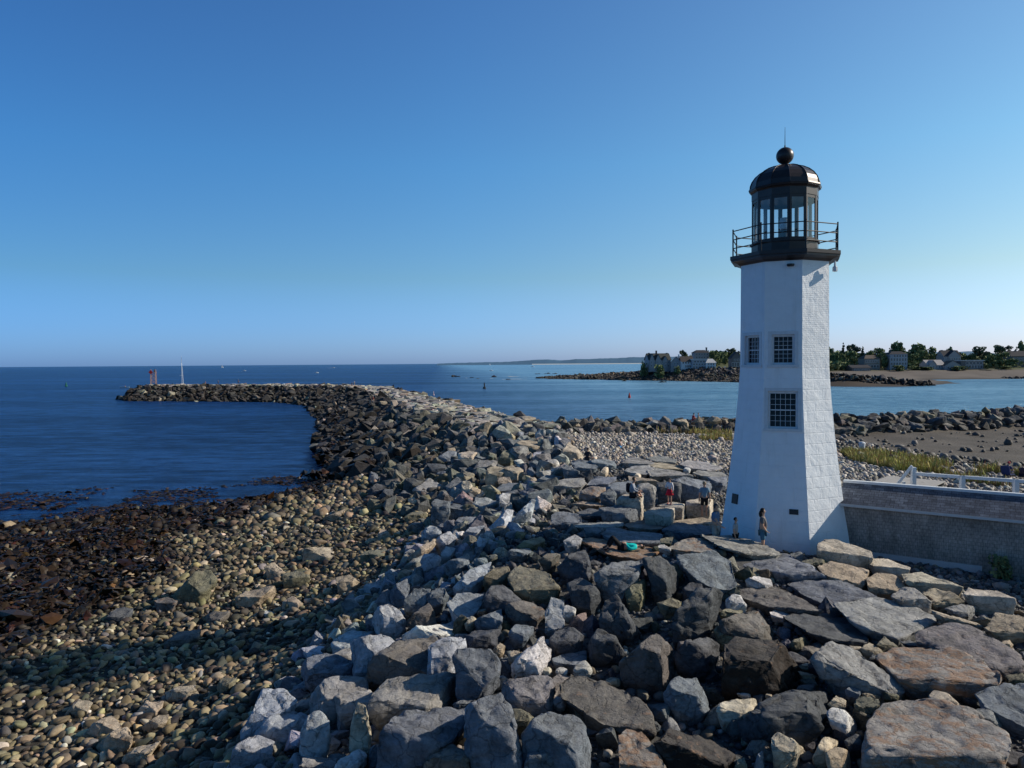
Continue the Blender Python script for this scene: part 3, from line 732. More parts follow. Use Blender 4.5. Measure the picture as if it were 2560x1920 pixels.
# screen mask of the rocks placed above, so filler stones stay in the gaps
MS = 4; MASK = np.zeros((640 + 40, 480 + 40), bool)
_mg = np.array([(x, y) for x in range(680) for y in range(520)], float) * MS + MS / 2
for pid, cls, r, poly in HANDS:
    MASK |= in_poly(_mg, poly.mean(0) + (poly - poly.mean(0)) * .97).reshape(MASK.shape)
def masked(P):
    w = (P - CAM) @ _F; u = CX + FPX * ((P - CAM) @ _R) / w; v = CY - FPX * ((P - CAM) @ _U) / w
    i = (u / MS).astype(int); j = (v / MS).astype(int)
    ok = (w > 0) & (i >= 0) & (i < 680) & (j >= 0) & (j < 520)
    return np.where(ok, MASK[np.clip(i, 0, 679), np.clip(j, 0, 519)], False), u, v

# ------------------------------------------------------------------ shape library
def hull_points(seed, n=13, squash=(1, 1, .75), boxy=.75):
    g = random.Random(seed); pts = []
    for _ in range(n):
        v = Vector((g.gauss(0, 1), g.gauss(0, 1), g.gauss(0, 1))).normalized()
        m = max(abs(v.x), abs(v.y), abs(v.z)); v = v.lerp(v / m, boxy) * g.uniform(.8, 1.0) * .62
        pts.append(Vector((v.x * squash[0], v.y * squash[1], v.z * squash[2])))
    return pts
def lib_mesh(bm):
    bmesh.ops.triangulate(bm, faces=bm.faces[:]); bm.verts.index_update()
    V = np.array([v.co[:] for v in bm.verts]); Fc = np.array([[v.index for v in f.verts] for f in bm.faces]); bm.free()
    return V, Fc
def ang_lib(seed, n=13, squash=(1, 1, .75)):
    bm = bmesh.new()
    for p in hull_points(seed, n, squash): bm.verts.new(p)
    r_ = bmesh.ops.convex_hull(bm, input=bm.verts[:])
    bmesh.ops.delete(bm, geom=list({g for g in r_['geom_interior'] + r_['geom_unused'] if isinstance(g, bmesh.types.BMVert)}), context='VERTS')
    bmesh.ops.dissolve_limit(bm, angle_limit=R(14), verts=bm.verts[:], edges=bm.edges[:])
    return lib_mesh(bm)
def cob_lib(seed, sub, amp=.16):
    bm = bmesh.new(); bmesh.ops.create_icosphere(bm, subdivisions=sub, radius=1)
    g = random.Random(seed); o = Vector((seed * 5.1, seed * 2.3, seed)); sq = Vector((g.uniform(.8, 1.25), g.uniform(.7, 1), g.uniform(.5, .78)))
    for v in bm.verts:
        p = v.co.normalized(); k = 1 + mnoise.noise(p * 1.1 + o) * amp * 2 + mnoise.noise(p * 2.6 + o) * amp * .6
        v.co = Vector((p.x * sq.x, p.y * sq.y, p.z * sq.z)) * k
    return lib_mesh(bm)
ANG = [ang_lib(s, 12 + s % 5, (1, g, h)) for s, g, h in ((1, .9, .7), (2, .8, .6), (3, 1, .8), (4, .7, .55), (5, .95, .65), (6, .85, .9), (7, .75, .5), (8, 1, .6), (9, .9, .75), (10, .8, .45))]
FLAT = [ang_lib(s, 12, (1.15, .9, .34)) for s in (21, 22, 23, 24, 25, 26)]
COB1 = [cob_lib(s, 1) for s in range(1, 9)]; COB2 = [cob_lib(s, 2) for s in range(1, 9)]; COB3 = [cob_lib(s, 3) for s in range(1, 9)]
def rots(n, tilt=1.0, rs=RS):
    """random rotation matrices; tilt 1 = any, small = mostly flat"""
    a = rs.uniform(0, 2 * PI, n); b = rs.normal(0, tilt, n); c = rs.normal(0, tilt, n)
    ca, sa, cb, sb, cc, sc = np.cos(a), np.sin(a), np.cos(b), np.sin(b), np.cos(c), np.sin(c)
    Z = np.zeros(n); O = np.ones(n)
    A = np.array([[ca, -sa, Z], [sa, ca, Z], [Z, Z, O]]).transpose(2, 0, 1); B = np.array([[O, Z, Z], [Z, cb, -sb], [Z, sb, cb]]).transpose(2, 0, 1)
    C = np.array([[cc, Z, sc], [Z, O, Z], [-sc, Z, cc]]).transpose(2, 0, 1)
    return B @ C @ A
def craggy_lib(seed, squash):
    bm = finish_rock(hull_points(seed, 15, squash, .7), 1.0, seed, 1.0, .05, target=.24)
    return lib_mesh(bm)
CRAG = [craggy_lib(s, sq) for s, sq in ((201, (1, .9, .7)), (202, (1.1, .8, .6)), (203, (.95, .9, .8)), (204, (1.2, .8, .5)), (205, (1, .75, .7)), (206, (1.15, .9, .55)), (207, (1, 1, .65)), (208, (1.1, .7, .75)))]
class Heap:
    """many loose stones gathered into one mesh"""
    def __init__(s): s.V = []; s.F = []; s.C = []; s.n = 0
    def add(s, lib, P, S, Rm, C):
        which = RS.randint(0, len(lib), len(P))
        for k, (V, Fc) in enumerate(lib):
            q = np.where(which == k)[0]
            if not len(q): continue
            X = np.einsum('nij,nvj->nvi', Rm[q], V[None] * S[q][:, None, :]) + P[q][:, None, :]
            nv = len(V); s.V.append(X.reshape(-1, 3)); s.F.append((Fc[None] + (s.n + np.arange(len(q)) * nv)[:, None, None]).reshape(-1, 3))
            s.C.append(np.repeat(C[q], nv, 0)); s.n += nv * len(q)
    def build(s, name, mat, smooth=True):
        return link(name, np_mesh(name, np.concatenate(s.V), np.concatenate(s.F), np.concatenate(s.C), smooth), mat)
def jgrid(x0, x1, y0, y1, step, jit=.9):
    X, Y = np.meshgrid(np.arange(x0, x1, step), np.arange(y0, y1, step), indexing='ij'); P = np.c_[X.ravel(), Y.ravel()]
    return P + RS.uniform(-.5, .5, P.shape) * step * jit
def in_view(P, m=480):
    p = np.c_[P, H(P)] - CAM; w = p @ _F; u = CX + FPX * (p @ _R) / np.maximum(w, .1); v = CY - FPX * (p @ _U) / np.maximum(w, .1)
    return (w > 1) & (u > -m) & (u < 2560 + m) & (v < 1920 + m * 1.6) & (v > 700)
def tint(n, base, var=.25, hue=.06):
    b = np.asarray(base, float); b = np.repeat(b[None], n, 0) if b.ndim == 1 else b
    return np.clip(b * np.exp(RS.normal(0, var, (n, 1))) * (1 + RS.normal(0, hue, (n, 3))), .004, .8)
def pick(n, cols, w):
    return np.array(cols)[RS.choice(len(cols), n, p=np.array(w) / np.sum(w))]
# ------------------------------------------------------------------ far shore terrain
FC = np.array([(26, 533, .1), (60, 483, 0), (97, 442, 0), (125, 404, 0), (140, 345, -.2), (150, 318, 0), (162, 314, 0), (176, 320, 0), (190, 331, 0), (218, 352, -.1), (235, 385, -.1), (245, 424, 0), (306, 433, 0), (340, 430, .3), (400, 425, .3),
  (10, 560, -1), (0, 500, -2), (40, 460, -1.6), (70, 420, -2), (100, 370, -2.5), (120, 320, -3), (150, 285, -3), (190, 290, -3), (230, 320, -2.5), (270, 380, -2.5), (320, 395, -2.5), (400, 390, -2.5), (440, 400, -2),
  (42, 562, 1.2), (30, 600, -1), (60, 640, -1), (72, 520, 2.2), (100, 470, 2.4), (118, 440, 2.6), (135, 420, 2.8), (80, 560, 2.4), (85, 600, 0), (120, 640, 2),
  (85, 485, 3.0), (95, 490, 6.6), (112, 466, 7.3), (128, 456, 7.5), (146, 450, 7.6), (160, 440, 7.2), (120, 490, 8.0), (140, 490, 8.4), (150, 520, 12.5), (120, 540, 9), (160, 560, 13), (100, 540, 6),
  (150, 345, 4.8), (158, 338, 4.2), (150, 380, 3.4), (170, 342, 2.2), (178, 340, 1.4), (175, 380, 2.5), (200, 380, 1.8), (215, 430, 3.0), (190, 430, 3.8), (230, 470, 5.0), (270, 470, 5.2), (320, 470, 5.4), (360, 470, 5.5), (420, 470, 5.5), (190, 480, 5.6), (230, 500, 6.2), (300, 510, 6.2), (380, 520, 6.2), (420, 560, 8), (300, 560, 8), (220, 560, 9), (440, 640, 9), (300, 660, 10), (180, 660, 12)], float)
_WF = _rbf_fit(FC)
_fx = np.arange(-5, 440, 4.0); _fy = np.arange(290, 670, 4.0); _FX, _FY = np.meshgrid(_fx, _fy, indexing='ij'); _FP = np.c_[_FX.ravel(), _FY.ravel()]
_FH = _rbf(FC, _WF, _FP) + (vnoise(_FP, .08, 71) - .5) * .5
FG = _FH.reshape(_FX.shape)
def FH(P):
    P = np.atleast_2d(np.asarray(P, float))[:, :2]; x = np.clip((P[:, 0] + 5) / 4, 0, len(_fx) - 1.01); y = np.clip((P[:, 1] - 290) / 4, 0, len(_fy) - 1.01)
    i = x.astype(int); j = y.astype(int); a = x - i; b = y - j
    return (FG[i, j] * (1 - a) + FG[i + 1, j] * a) * (1 - b) + (FG[i, j + 1] * (1 - a) + FG[i + 1, j + 1] * a) * b
# ------------------------------------------------------------------ ground sheet and sea
def ground_colour(P, z):
    n = len(P); C = np.repeat(np.array([[.10, .098, .095]]), n, 0)
    nz = vnoise(P, .35, 5)[:, None]
    def put(mask, col):
        m = np.clip(mask, 0, 1)[:, None]; return C * (1 - m) + np.array(col) * m
    x, y = P[:, 0], P[:, 1]
    C = put((x > 5) * np.clip((y - 50) / 6, 0, 1), (.30, .285, .265))
    C = put(np.clip((x - 26) / 6, 0, 1) * np.clip((y - 40) / 6, 0, 1), (.105, .092, .078))
    C = put(np.clip((-x - 3.5) / 3, 0, 1), (.06, .052, .038))
    C = put(np.where(x < -3, weed_line(P), 0), (.022, .014, .009))
    dj, sj, pj = poly_dist(P, JETTY)
    C = put((dj < 22) * (y > 76), (.03, .026, .022))
    return C * (.75 + .5 * nz)
keep = (_HH > -1.9).reshape(_XX.shape)
cell = keep[:-1, :-1] | keep[1:, :-1] | keep[1:, 1:] | keep[:-1, 1:]
ci, cj = np.nonzero(cell); ny = len(_gy)
Fq = np.c_[ci * ny + cj, (ci + 1) * ny + cj, (ci + 1) * ny + cj + 1, ci * ny + cj + 1]
used = np.unique(Fq); remap = np.full(len(_PP), -1); remap[used] = np.arange(len(used))
MAT_GROUND = attr_mat('gravel_ground', .9)
k = NT(MAT_GROUND); c = k.coord('Object')
k.l(k.bump(k.noise(c, 14, 6, .75), .9, .05, k.bump(k.noise(c, 3.0, 5), .6, .12)), k.b.inputs['Normal'])
MAT_SEA = new_mat('sea_water', (.010, .035, .075), .5, .0); k = NT(MAT_SEA)
c = k.coord('Object')
near = k.noise(k.scale(c, (.8, 1.1, 1)), 1.0, 8, .66); mid = k.noise(k.scale(c, (.10, .24, 1)), 1.0, 7, .62); big = k.noise(k.scale(c, (.004, .02, 1)), 1.0, 5, .55)
bb = k.bump(mid, 1.0, 1.5); bb = k.bump(near, 1.0, .42, bb)
sx = k.n('SeparateXYZ'); k.l(c, sx.inputs[0])
# harbour side painted paler: glare towards the sun put into the water colour
hv = k.math('SUBTRACT', sx.outputs['X'], k.math('MULTIPLY', sx.outputs['Y'], -.10)); hv = k.remap(hv, -10, 90, 0, 1)
rip = k.noise(k.scale(c, (.22, .75, 1)), 1.0, 5, .75); rip2 = k.noise(k.scale(c, (.075, .36, 1)), 1.0, 7, .75)
pt = k.math('ADD', k.math('MULTIPLY', big, .30), k.math('ADD', k.math('MULTIPLY', rip, .35), k.math('MULTIPLY', rip2, .35))); pt = k.remap(pt, .455, .555, 0, 1)  # light and dark of the ripples, mixed into the base colour
deep = k.mix(pt, (.001, .013, .062), (.014, .066, .215)); harb = k.mix(pt, (.065, .18, .30), (.20, .38, .52))
wc_ = k.mix(hv, deep, harb); k.l(wc_, k.b.inputs['Base Color'])
k.l(bb, k.b.inputs['Normal'])
gls = k.n('BsdfGlossy'); gls.inputs['Roughness'].default_value = .16; gls.inputs['Color'].default_value = (.78, .92, 1, 1); k.l(bb, gls.inputs['Normal'])
fr = k.n('Fresnel'); fr.inputs['IOR'].default_value = 1.33; k.l(bb, fr.inputs['Normal'])
mx_ = k.n('MixShader'); k.l(k.math('MINIMUM', k.math('MULTIPLY', fr.outputs[0], .68), k.remap(hv, 0, 1, .29, .47)), mx_.inputs[0]); k.l(k.b.outputs[0], mx_.inputs[1]); k.l(gls.outputs[0], mx_.inputs[2])
k.l(mx_.outputs[0], k.t.nodes['Material Output'].inputs['Surface'])
sv = [(-60000, -400, 0), (60000, -400, 0), (60000, 70000, 0), (-60000, 70000, 0)]
sea = link('sea', np_mesh('sea', np.array(sv, float), np.array([[0, 1, 2, 3]])), MAT_SEA); tag(sea, 'blue sea and harbour water reaching the horizon', kind='structure')

# ------------------------------------------------------------------ beach cobbles (left)
def chunk_lib(seed, sub):
    bm = bmesh.new()
    for p in hull_points(seed + 400, 16, (1.25, .95, .7), .6): bm.verts.new(p * 1.7)
    r_ = bmesh.ops.convex_hull(bm, input=bm.verts[:]); bmesh.ops.delete(bm, geom=list({g for g in r_['geom_interior'] + r_['geom_unused'] if isinstance(g, bmesh.types.BMVert)}), context='VERTS')
    bmesh.ops.subdivide_edges(bm, edges=bm.edges[:], cuts=1, use_grid_fill=True); bmesh.ops.triangulate(bm, faces=bm.faces[:])
    for _ in range(2 if seed % 3 else 4): bmesh.ops.smooth_vert(bm, verts=bm.verts[:], factor=.55, use_axis_x=True, use_axis_y=True, use_axis_z=True)
    if sub > 1:
        o = Vector((seed, seed * 3.1, 0))
        for v in bm.verts: v.co *= 1 + mnoise.noise(v.co * 2.2 + o) * .09
    return lib_mesh(bm)
CHUNK = [chunk_lib(s, 2) for s in range(10)]; CHUNK1 = CHUNK[:8] + COB1[:2]; CHUNK = CHUNK + COB2[:2]
def weed_line(P): return np.clip(.5 - (P[:, 0] - np.interp(P[:, 1], [16, 25, 33, 45, 58, 66, 72], [-20, -20, -19.5, -21.5, -19.5, -16.5, -14.5])) / 3.4 + (vnoise(P, .3, 3) - .5) * 1.1 + (vnoise(P, .11, 33) - .5) * .8, 0, 1)
cob = Heap()
def scatter_cobbles(P, size, lib, cols, w, sink=.25, tilt=.35, var=.3):
    n = len(P); z = H(P); s = size[:, None] * np.exp(RS.normal(0, .12, (n, 3)))
    cob.add(lib, np.c_[P, z + s[:, 2] * (.5 - sink)], s, rots(n, tilt), tint(n, pick(n, cols, w), var))
BEACH_COL = [(.225, .178, .104), (.162, .132, .082), (.070, .060, .044), (.30, .24, .148), (.40, .34, .24), (.036, .032, .027), (.17, .155, .14), (.46, .43, .37)]
BEACH_W = [5, 5, 5, 3, 1.3, 3.4, 1, .22]
def beach_mask(P):
    z = H(P); edge = np.interp(P[:, 1], [0, 14, 25, 40, 55, 75], [-4.6, -5.0, -4.6, -2.2, -1.5, -3])
    return (P[:, 0] < edge) & (z > .0) & in_view(P)
for (y0, y1, st, lib, r0) in ((9.5, 25, .235, CHUNK, .130), (25, 35, .265, CHUNK1, .138), (35, 48, .34, CHUNK1, .175), (48, 72, .55, COB1, .26)):
    P = jgrid(-56, 0, y0, y1, st); P = P[beach_mask(P)]
    big = RS.uniform(size=len(P)); sz = r0 * np.minimum(np.exp(RS.normal(0, .38, len(P))), 1.9) * np.where(big > .993, 1.5, 1.0)
    z = H(P); dark = np.clip((.7 - z + (vnoise(P, .5, 9) - .5) * .5) / .6, 0, 1)
    cl = pick(len(P), BEACH_COL, BEACH_W) * (1 - .5 * dark[:, None])
    clump = .72 + .62 * vnoise(P, .28, 12)[:, None]
    cl = cl * clump
    wet = weed_line(P)[:, None] * (RS.uniform(size=(len(P), 1)) > .13)
    cl = cl * (1 - wet) + np.array((.021, .013, .008)) * wet
    thin = ~((RS.uniform(size=len(P)) < .6 * wet[:, 0])); P, z, sz, cl, wet = P[thin], z[thin], sz[thin], cl[thin], wet[thin]
    n = len(P); s = sz[:, None] * np.exp(RS.normal(0, .14, (n, 3)))
    cob.add(lib, np.c_[P, z + s[:, 2] * .2], s, rots(n, .35), tint(n, cl, .28))
cobbles = cob.build('beach_cobbles', MAT_COBBLE); tag(cobbles, 'rounded brown and grey cobbles covering the beach on the seaward side', 'cobbles', kind='stuff')

ter = link('ground', np_mesh('ground', np.c_[_PP, _HH][used], remap[Fq], ground_colour(_PP[used], _HH[used])), MAT_GROUND)
tag(ter, 'gravel and shingle ground of the point under the rocks', kind='structure')

# ------------------------------------------------------------------ pebbles between the slabs
peb = Heap()
def pebbles(P, r0, var, cols, w, lib=COB1, sink=.1):
    n = len(P)
    if not n: return
    s = (r0 * np.exp(RS.normal(0, var, n)))[:, None] * np.exp(RS.normal(0, .15, (n, 3)))
    peb.add(lib, np.c_[P, H(P) + s[:, 2] * (.4 - sink)], s, rots(n, .4), tint(n, pick(n, cols, w), .25, .025))
PC = [(.13, .13, .135), (.075, .076, .08), (.21, .195, .17), (.40, .38, .35), (.19, .155, .11)]
P = jgrid(-6, 18, 9, 22, .15); mk, u, v = masked(np.c_[P, H(P) + .05]); sel = ~mk & in_view(P); P = P[sel]
dens = vnoise(P, .45, 21)
pebbles(P[dens > .35], .055, .35, PC, [5, 6, 2.4, .5, 1.4], COB1)
P2 = P[(RS.uniform(size=len(P)) < .07)]; pebbles(P2, .12, .28, PC, [3, 3, 4, 1.6, 3], COB2, .15)
P = jgrid(-5, 22, 22, 50, .24); mk, u, v = masked(np.c_[P, H(P) + .05]); P = P[~mk & in_view(P)]
pebbles(P, .085, .35, PC, [4, 5, 3, .8, 2], COB1)
# grey shingle behind the slabs
P = jgrid(3, 36, 50, 84, .30); P = P[in_view(P) & (H(P) > 2.4)]
tn = vnoise(P, .3, 31); lim = np.clip(1.1 - np.clip((P[:, 0] - 24) / 9, 0, 1), .15, 1); P = P[RS.uniform(size=len(P)) < lim]
pebbles(P, .105, .45, [(.39, .345, .30), (.29, .26, .23), (.50, .46, .405), (.18, .165, .15), (.41, .33, .24)], [5, 4, 2.4, 1.6, 1.5], COB1)
P = jgrid(18, 34, 42, 56, .3); P = P[in_view(P)]
pebbles(P, .13, .35, [(.36, .33, .29), (.25, .23, .205), (.155, .145, .13)], [4, 4, 2], COB1)
# dark stones strewn over the brown beach
P = jgrid(27, 72, 52, 88, .55); keepp = RS.uniform(size=len(P)) < np.clip(.95 - (P[:, 0] - 26) / 16 - (P[:, 1] - 66) / 45, .04, .9); P = P[keepp & in_view(P)]
pebbles(P, .20, .4, [(.07, .062, .055), (.14, .13, .12), (.2, .19, .17)], [5, 3, 1.5], COB1)
# gravel yard in front of the low wall
P = jgrid(13, 27, 16, 30, .16); P = P[in_view(P) & (H(P) < 3.95)]
pebbles(P, .07, .35, [(.09, .09, .095), (.15, .15, .15), (.24, .24, .24)], [4, 3, 1], COB1)
po = peb.build('pebbles', MAT_COBBLE); tag(po, 'grey and tan pebbles lying in the gaps between boulders and over the shingle', 'pebbles', kind='stuff')

# ------------------------------------------------------------------ breakwater and heaped boulders
heap = Heap()
def rocks(P, size, lib, col, var=.28, tilt=.5, lift=.15, flat=1.0):
    n = len(P)
    if not n: return
    s = size[:, None] * np.exp(RS.normal(0, .16, (n, 3))) * np.array((1, 1, flat))
    heap.add(lib, np.c_[P, H(P) + s[:, 2] * lift], s, rots(n, tilt), tint(n, col, var))
# armour on both sides of the breakwater
P = jgrid(-150, 12, 70, 270, 1.25); z = H(P); dj, sj, pj = poly_dist(P, JETTY)
ok = (dj < 19) & (z > -.7) & (pj > 1) & ((dj > 4.6)); P, z, dj, sj, pj = P[ok], z[ok], dj[ok], sj[ok], pj[ok]
low = np.clip((3.5 - z + (vnoise(P, .3, 41) - .5) * 1.6) / 1.3, 0, 1); low = np.where(pj > 55, np.maximum(low, .86), low)
up = pick(len(P), [(.10, .095, .085), (.065, .065, .066), (.16, .15, .135), (.22, .2, .17)], [4, 4, 2, 1])
col = up * (1 - low[:, None]) + np.array((.020, .016, .013)) * low[:, None]
pale_mask = (RS.uniform(size=len(P)) < .05)[:, None]; col = np.where(pale_mask, np.array((.24, .21, .16)), col)  # a few armour stones picked at random get a paler tan
rocks(P, np.exp(RS.normal(0, .22, len(P))) * 1.55, ANG, col, .3, .6, .10)
# fitted cap stones on top
P = jgrid(-150, 12, 70, 270, 1.35, .7); dj, sj, pj = poly_dist(P, JETTY); ok = (dj < 4.9) & (pj > 2); P, pj = P[ok], pj[ok]
capc = pick(len(P), [(.36, .33, .28), (.30, .28, .25), (.42, .39, .34), (.22, .21, .20), (.36, .28, .2)], [5, 4, 2.4, 1.5, 1.4])
rocks(P, np.exp(RS.normal(0, .15, len(P))) * 1.6, FLAT, capc, .15, .05, .16)
# loose heap between the point and the root of the breakwater
P = jgrid(-16, 7, 36, 92, .95); z = H(P); mk, u, v = masked(np.c_[P, z + .3])
edge = np.interp(P[:, 1], [36, 45, 55, 75, 92], [-4, -7, -11, -14, -20]); redge = np.interp(P[:, 1], [36, 50, 60, 75, 92], [1.5, 3.5, 5, 5, -1])
dj, sj, pj = poly_dist(P, JETTY)
ok = (P[:, 0] > edge) & (P[:, 0] < redge) & ~mk & in_view(P) & (z > .2) & ~((pj > 2) & (dj < 4)); P, z = P[ok], z[ok]
far = np.clip((-P[:, 0] - 1.0) / 6, 0, 1)[:, None]
bright = pick(len(P), [(.19, .20, .215), (.28, .265, .245), (.38, .33, .25), (.10, .105, .11), (.5, .46, .40)], [4, 3, 2.6, 3, 1])
dull = pick(len(P), [(.075, .078, .07), (.05, .052, .05), (.12, .11, .08), (.17, .15, .11)], [4, 4, 3, 1.4])
rocks(P, np.exp(RS.normal(0, .33, len(P))) * .92, CRAG, bright * (1 - far) + dull * far, .25, .6, .2)
# seaward face of the berm, under and between the big boulders
P = jgrid(-8, 4, 8, 40, .5); z = H(P); mk, u, v = masked(np.c_[P, z + .15])
edge = np.interp(P[:, 1], [8, 25, 40], [-6, -7, -4.5]); redge = np.interp(P[:, 1], [11, 18, 25, 40], [-1.8, -1.8, -1.0, 2.2])
ok = (P[:, 0] > edge) & (P[:, 0] < redge) & ~mk & in_view(P); P = P[ok]
rocks(P, np.minimum(np.exp(RS.normal(0, .3, len(P))) * .48, .8), CRAG, pick(len(P), [(.30, .315, .34), (.18, .195, .215), (.33, .30, .245), (.5, .49, .46), (.2, .175, .135)], [5, 4, 2.5, 1, 2]), .2, .6, .15)
# small broken stones on the level ground
P = jgrid(-2, 24, 8, 48, .55); z = H(P); mk, u, v = masked(np.c_[P, z + .12]); ok = ~mk & in_view(P) & (z > 3.3) & (RS.uniform(size=len(P)) < .85)
ok &= ~((np.hypot(P[:, 0] - 11.2, P[:, 1] - 29.8) < 3.0)); ok &= ~((P[:, 0] > 11.6 + (26 - P[:, 1]) * .38) & (P[:, 1] > 16)); P = P[ok]
rocks(P, np.minimum(np.exp(RS.normal(0, .35, len(P))) * .42, .62), CRAG, pick(len(P), [(.12, .125, .135), (.24, .21, .165), (.075, .08, .085), (.38, .36, .33), (.14, .125, .085)], [4, 3, 4, .7, 2]), .2, .6, .2)
# landward side of the harbour revetment, the stones too small to single out
P = jgrid(-2, 135, 74, 120, .9); dr, sr, pr = poly_dist(P, REVET); ok = (dr < 3.6) & in_view(P) & (pr > 3); P, pr = P[ok], pr[ok]
rocks(P, np.exp(RS.normal(0, .28, len(P))) * .85, ANG, pick(len(P), [(.12, .11, .10), (.07, .066, .062), (.22, .2, .165)], [4, 4, 1.6]), .25, .5, .12)
# rocks of the opposite shore: low foreshore, sea wall, groyne
def frocks(P, size, col, var=.3, lib=ANG):
    n = len(P); s = size[:, None] * np.exp(RS.normal(0, .2, (n, 3))) * np.array((1, 1, .75)); heap.add(lib, np.c_[P, FH(P) + s[:, 2] * .12], s, rots(n, .5), tint(n, col, var))
P = jgrid(20, 175, 395, 585, 2.0); z = FH(P); ok = (z > -.25) & (z < 3.4) & (P[:, 0] < 150); P = P[ok]; z = z[ok]; dk = np.clip((1.5 - z) / 1.2, 0, 1)[:, None]
frocks(P, np.exp(RS.normal(0, .4, len(P))) * 1.25, pick(len(P), [(.11, .085, .06), (.06, .05, .04), (.2, .17, .13)], [4, 4, 2]) * (1 - .6 * dk))
P = jgrid(80, 175, 425, 500, 1.6); z = FH(P); ok = (z >= 3.2) & (z < 7.1); P = P[ok]
frocks(P, np.exp(RS.normal(0, .25, len(P))) * 1.7, pick(len(P), [(.045, .038, .036), (.075, .065, .06), (.16, .14, .12)], [5, 3, .8]))
G0 = [(138, 352), (152, 338), (166, 329), (180, 323), (187, 325)]
P = jgrid(130, 195, 305, 370, 1.4); d_, s_, p_ = poly_dist(P, G0); ok = d_ < 8.5; P, d_, p_ = P[ok], d_[ok], p_[ok]
zc = np.interp(p_, [0, 20, 35, 50, 60], [6.2, 5.2, 4.0, 2.4, 1.0]) - np.clip(d_ - 1, 0, 99) * .75; ok = zc > -.6; P, zc = P[ok], zc[ok]; n = len(P)
s3 = (np.exp(RS.normal(0, .28, n)) * 1.5)[:, None] * np.exp(RS.normal(0, .2, (n, 3))); heap.add(ANG, np.c_[P, zc], s3, rots(n, .6), tint(n, np.where((zc > 2.6)[:, None] & (RS.uniform(size=(n, 1)) < .4), np.array((.16, .14, .12)), np.array((.03, .025, .022))), .35))
P = jgrid(290, 420, 395, 445, 1.8); z = FH(P); ok = (z > -.4) & (z < .7) & (P[:, 0] > 295); P = P[ok]; frocks(P, np.exp(RS.normal(0, .4, len(P))) * 1.2, np.repeat(np.array([[.035, .03, .03]]), len(P), 0))
# half-drowned rocks off the tip of the spit
for u, v, sz in ((1139, 942, 5), (1181, 944, 2.4), (1195, 947, 2), (1236, 941, 3), (1341, 935, 3), (1366, 934, 4), (1371, 944.5, 5.5), (1348, 946, 4), (1390, 934.5, 3), (1658, 956, 3.2), (1271, 949, 2), (1560, 953, 2)):
    q = at_z(u, v, 0.0); n = 6; Pq = q[None, :2] + RS.normal(0, sz * .35, (n, 2)) * np.array((1, 1.6)); s3 = sz * RS.uniform(.35, .75, (n, 3)) * np.array((1, 1, .6)); heap.add(ANG, np.c_[Pq, s3[:, 2] * .12], s3, rots(n, .4), tint(n, np.repeat(np.array([[.035, .028, .02]]), n, 0), .3))
MAT_ROCKS2 = MAT_ROCKS
ho = heap.build('heaped_boulders', MAT_ROCKS2, smooth=False); tag(ho, 'rough armour rocks of the breakwater and its root, pale cap stones above dark sides', 'boulders', kind='stuff')

# ------------------------------------------------------------------ single boulders of the revetment and of the heap
def lib_rock(seed, squash):
    return finish_rock(hull_points(seed, 14, squash, .8), 1.0, seed, 1.0, .04, target=.12)
LIB = []
for s, sq in ((31, (1, .9, .7)), (32, (1.1, .8, .6)), (33, (.95, .9, .8)), (34, (1.2, .8, .45)), (35, (1, .7, .7)), (36, (1.15, .9, .5))):
    bm = lib_rock(s, sq); me = bpy.data.meshes.new('boulder'); bm.to_mesh(me); bm.free(); me.shade_smooth(); me.materials.append(MAT_ROCK); LIB.append(me)
def auto_boulder(x, y, size, cls, rng, sink=.2, src=''):
    me = rng.choice(LIB); o = bpy.data.objects.new('boulder', me); COL.objects.link(o)
    s = (size * rng.uniform(.85, 1.25), size * rng.uniform(.8, 1.1), size * rng.uniform(.75, 1.05)); o.scale = s
    z = h1(x, y) + s[2] * (.32 - sink); o.location = (x, y, z); o.rotation_euler = (rng.gauss(0, .3), rng.gauss(0, .3), rng.uniform(0, 6.28))
    alb, rust, wd = CLS[cls]; f = rng.uniform(.8, 1.25); o.color = (alb[0] * f, alb[1] * f, alb[2] * f, rust)
    u, v = to_px((x, y, z)); px = size * FPX / y
    ROCKS.append(dict(o=o, id=src, cls=cls, cat='boulder', c=np.array((u, v)), w=px, h=px * .7, px=px, base=np.array((x, y, z))))
    return o
rg = random.Random(5)
# revetment: one row low on the landward face, one along the crest
for t in np.arange(3, 74, 1.75):
    seg = 0; acc = 0
    for (ax, ay), (bx, by) in zip(REVET, REVET[1:]):
        L = math.hypot(bx - ax, by - ay)
        if acc + L >= t: break
        acc += L
    f = (t - acc) / L; dx, dy = (bx - ax) / L, (by - ay) / L
    off = 2.6 + rg.uniform(-.5, .6); x = ax + dx * f * L + dy * off; y = ay + dy * f * L - dx * off
    if (t > 26 or rg.random() < .5) and not (29 < x < 37.5): auto_boulder(x, y, rg.uniform(1.3, 2.2) if x > 30 else rg.uniform(1.1, 1.7), rg.choice('BODBDDT' if x > 30 else 'BOTLDT'), rg, .2, 'rev')
    off = .6 + rg.uniform(-.4, .4); x = ax + dx * f * L + dy * off + .8; y = ay + dy * f * L - dx * off
    if not (27.5 < x < 37): auto_boulder(x, y, rg.uniform(1.3, 2.1), rg.choice('BODDDB' if x > 30 else 'BOTLDT'), rg, .22, 'rev')
n_auto = 0; tries = 0; placed = []
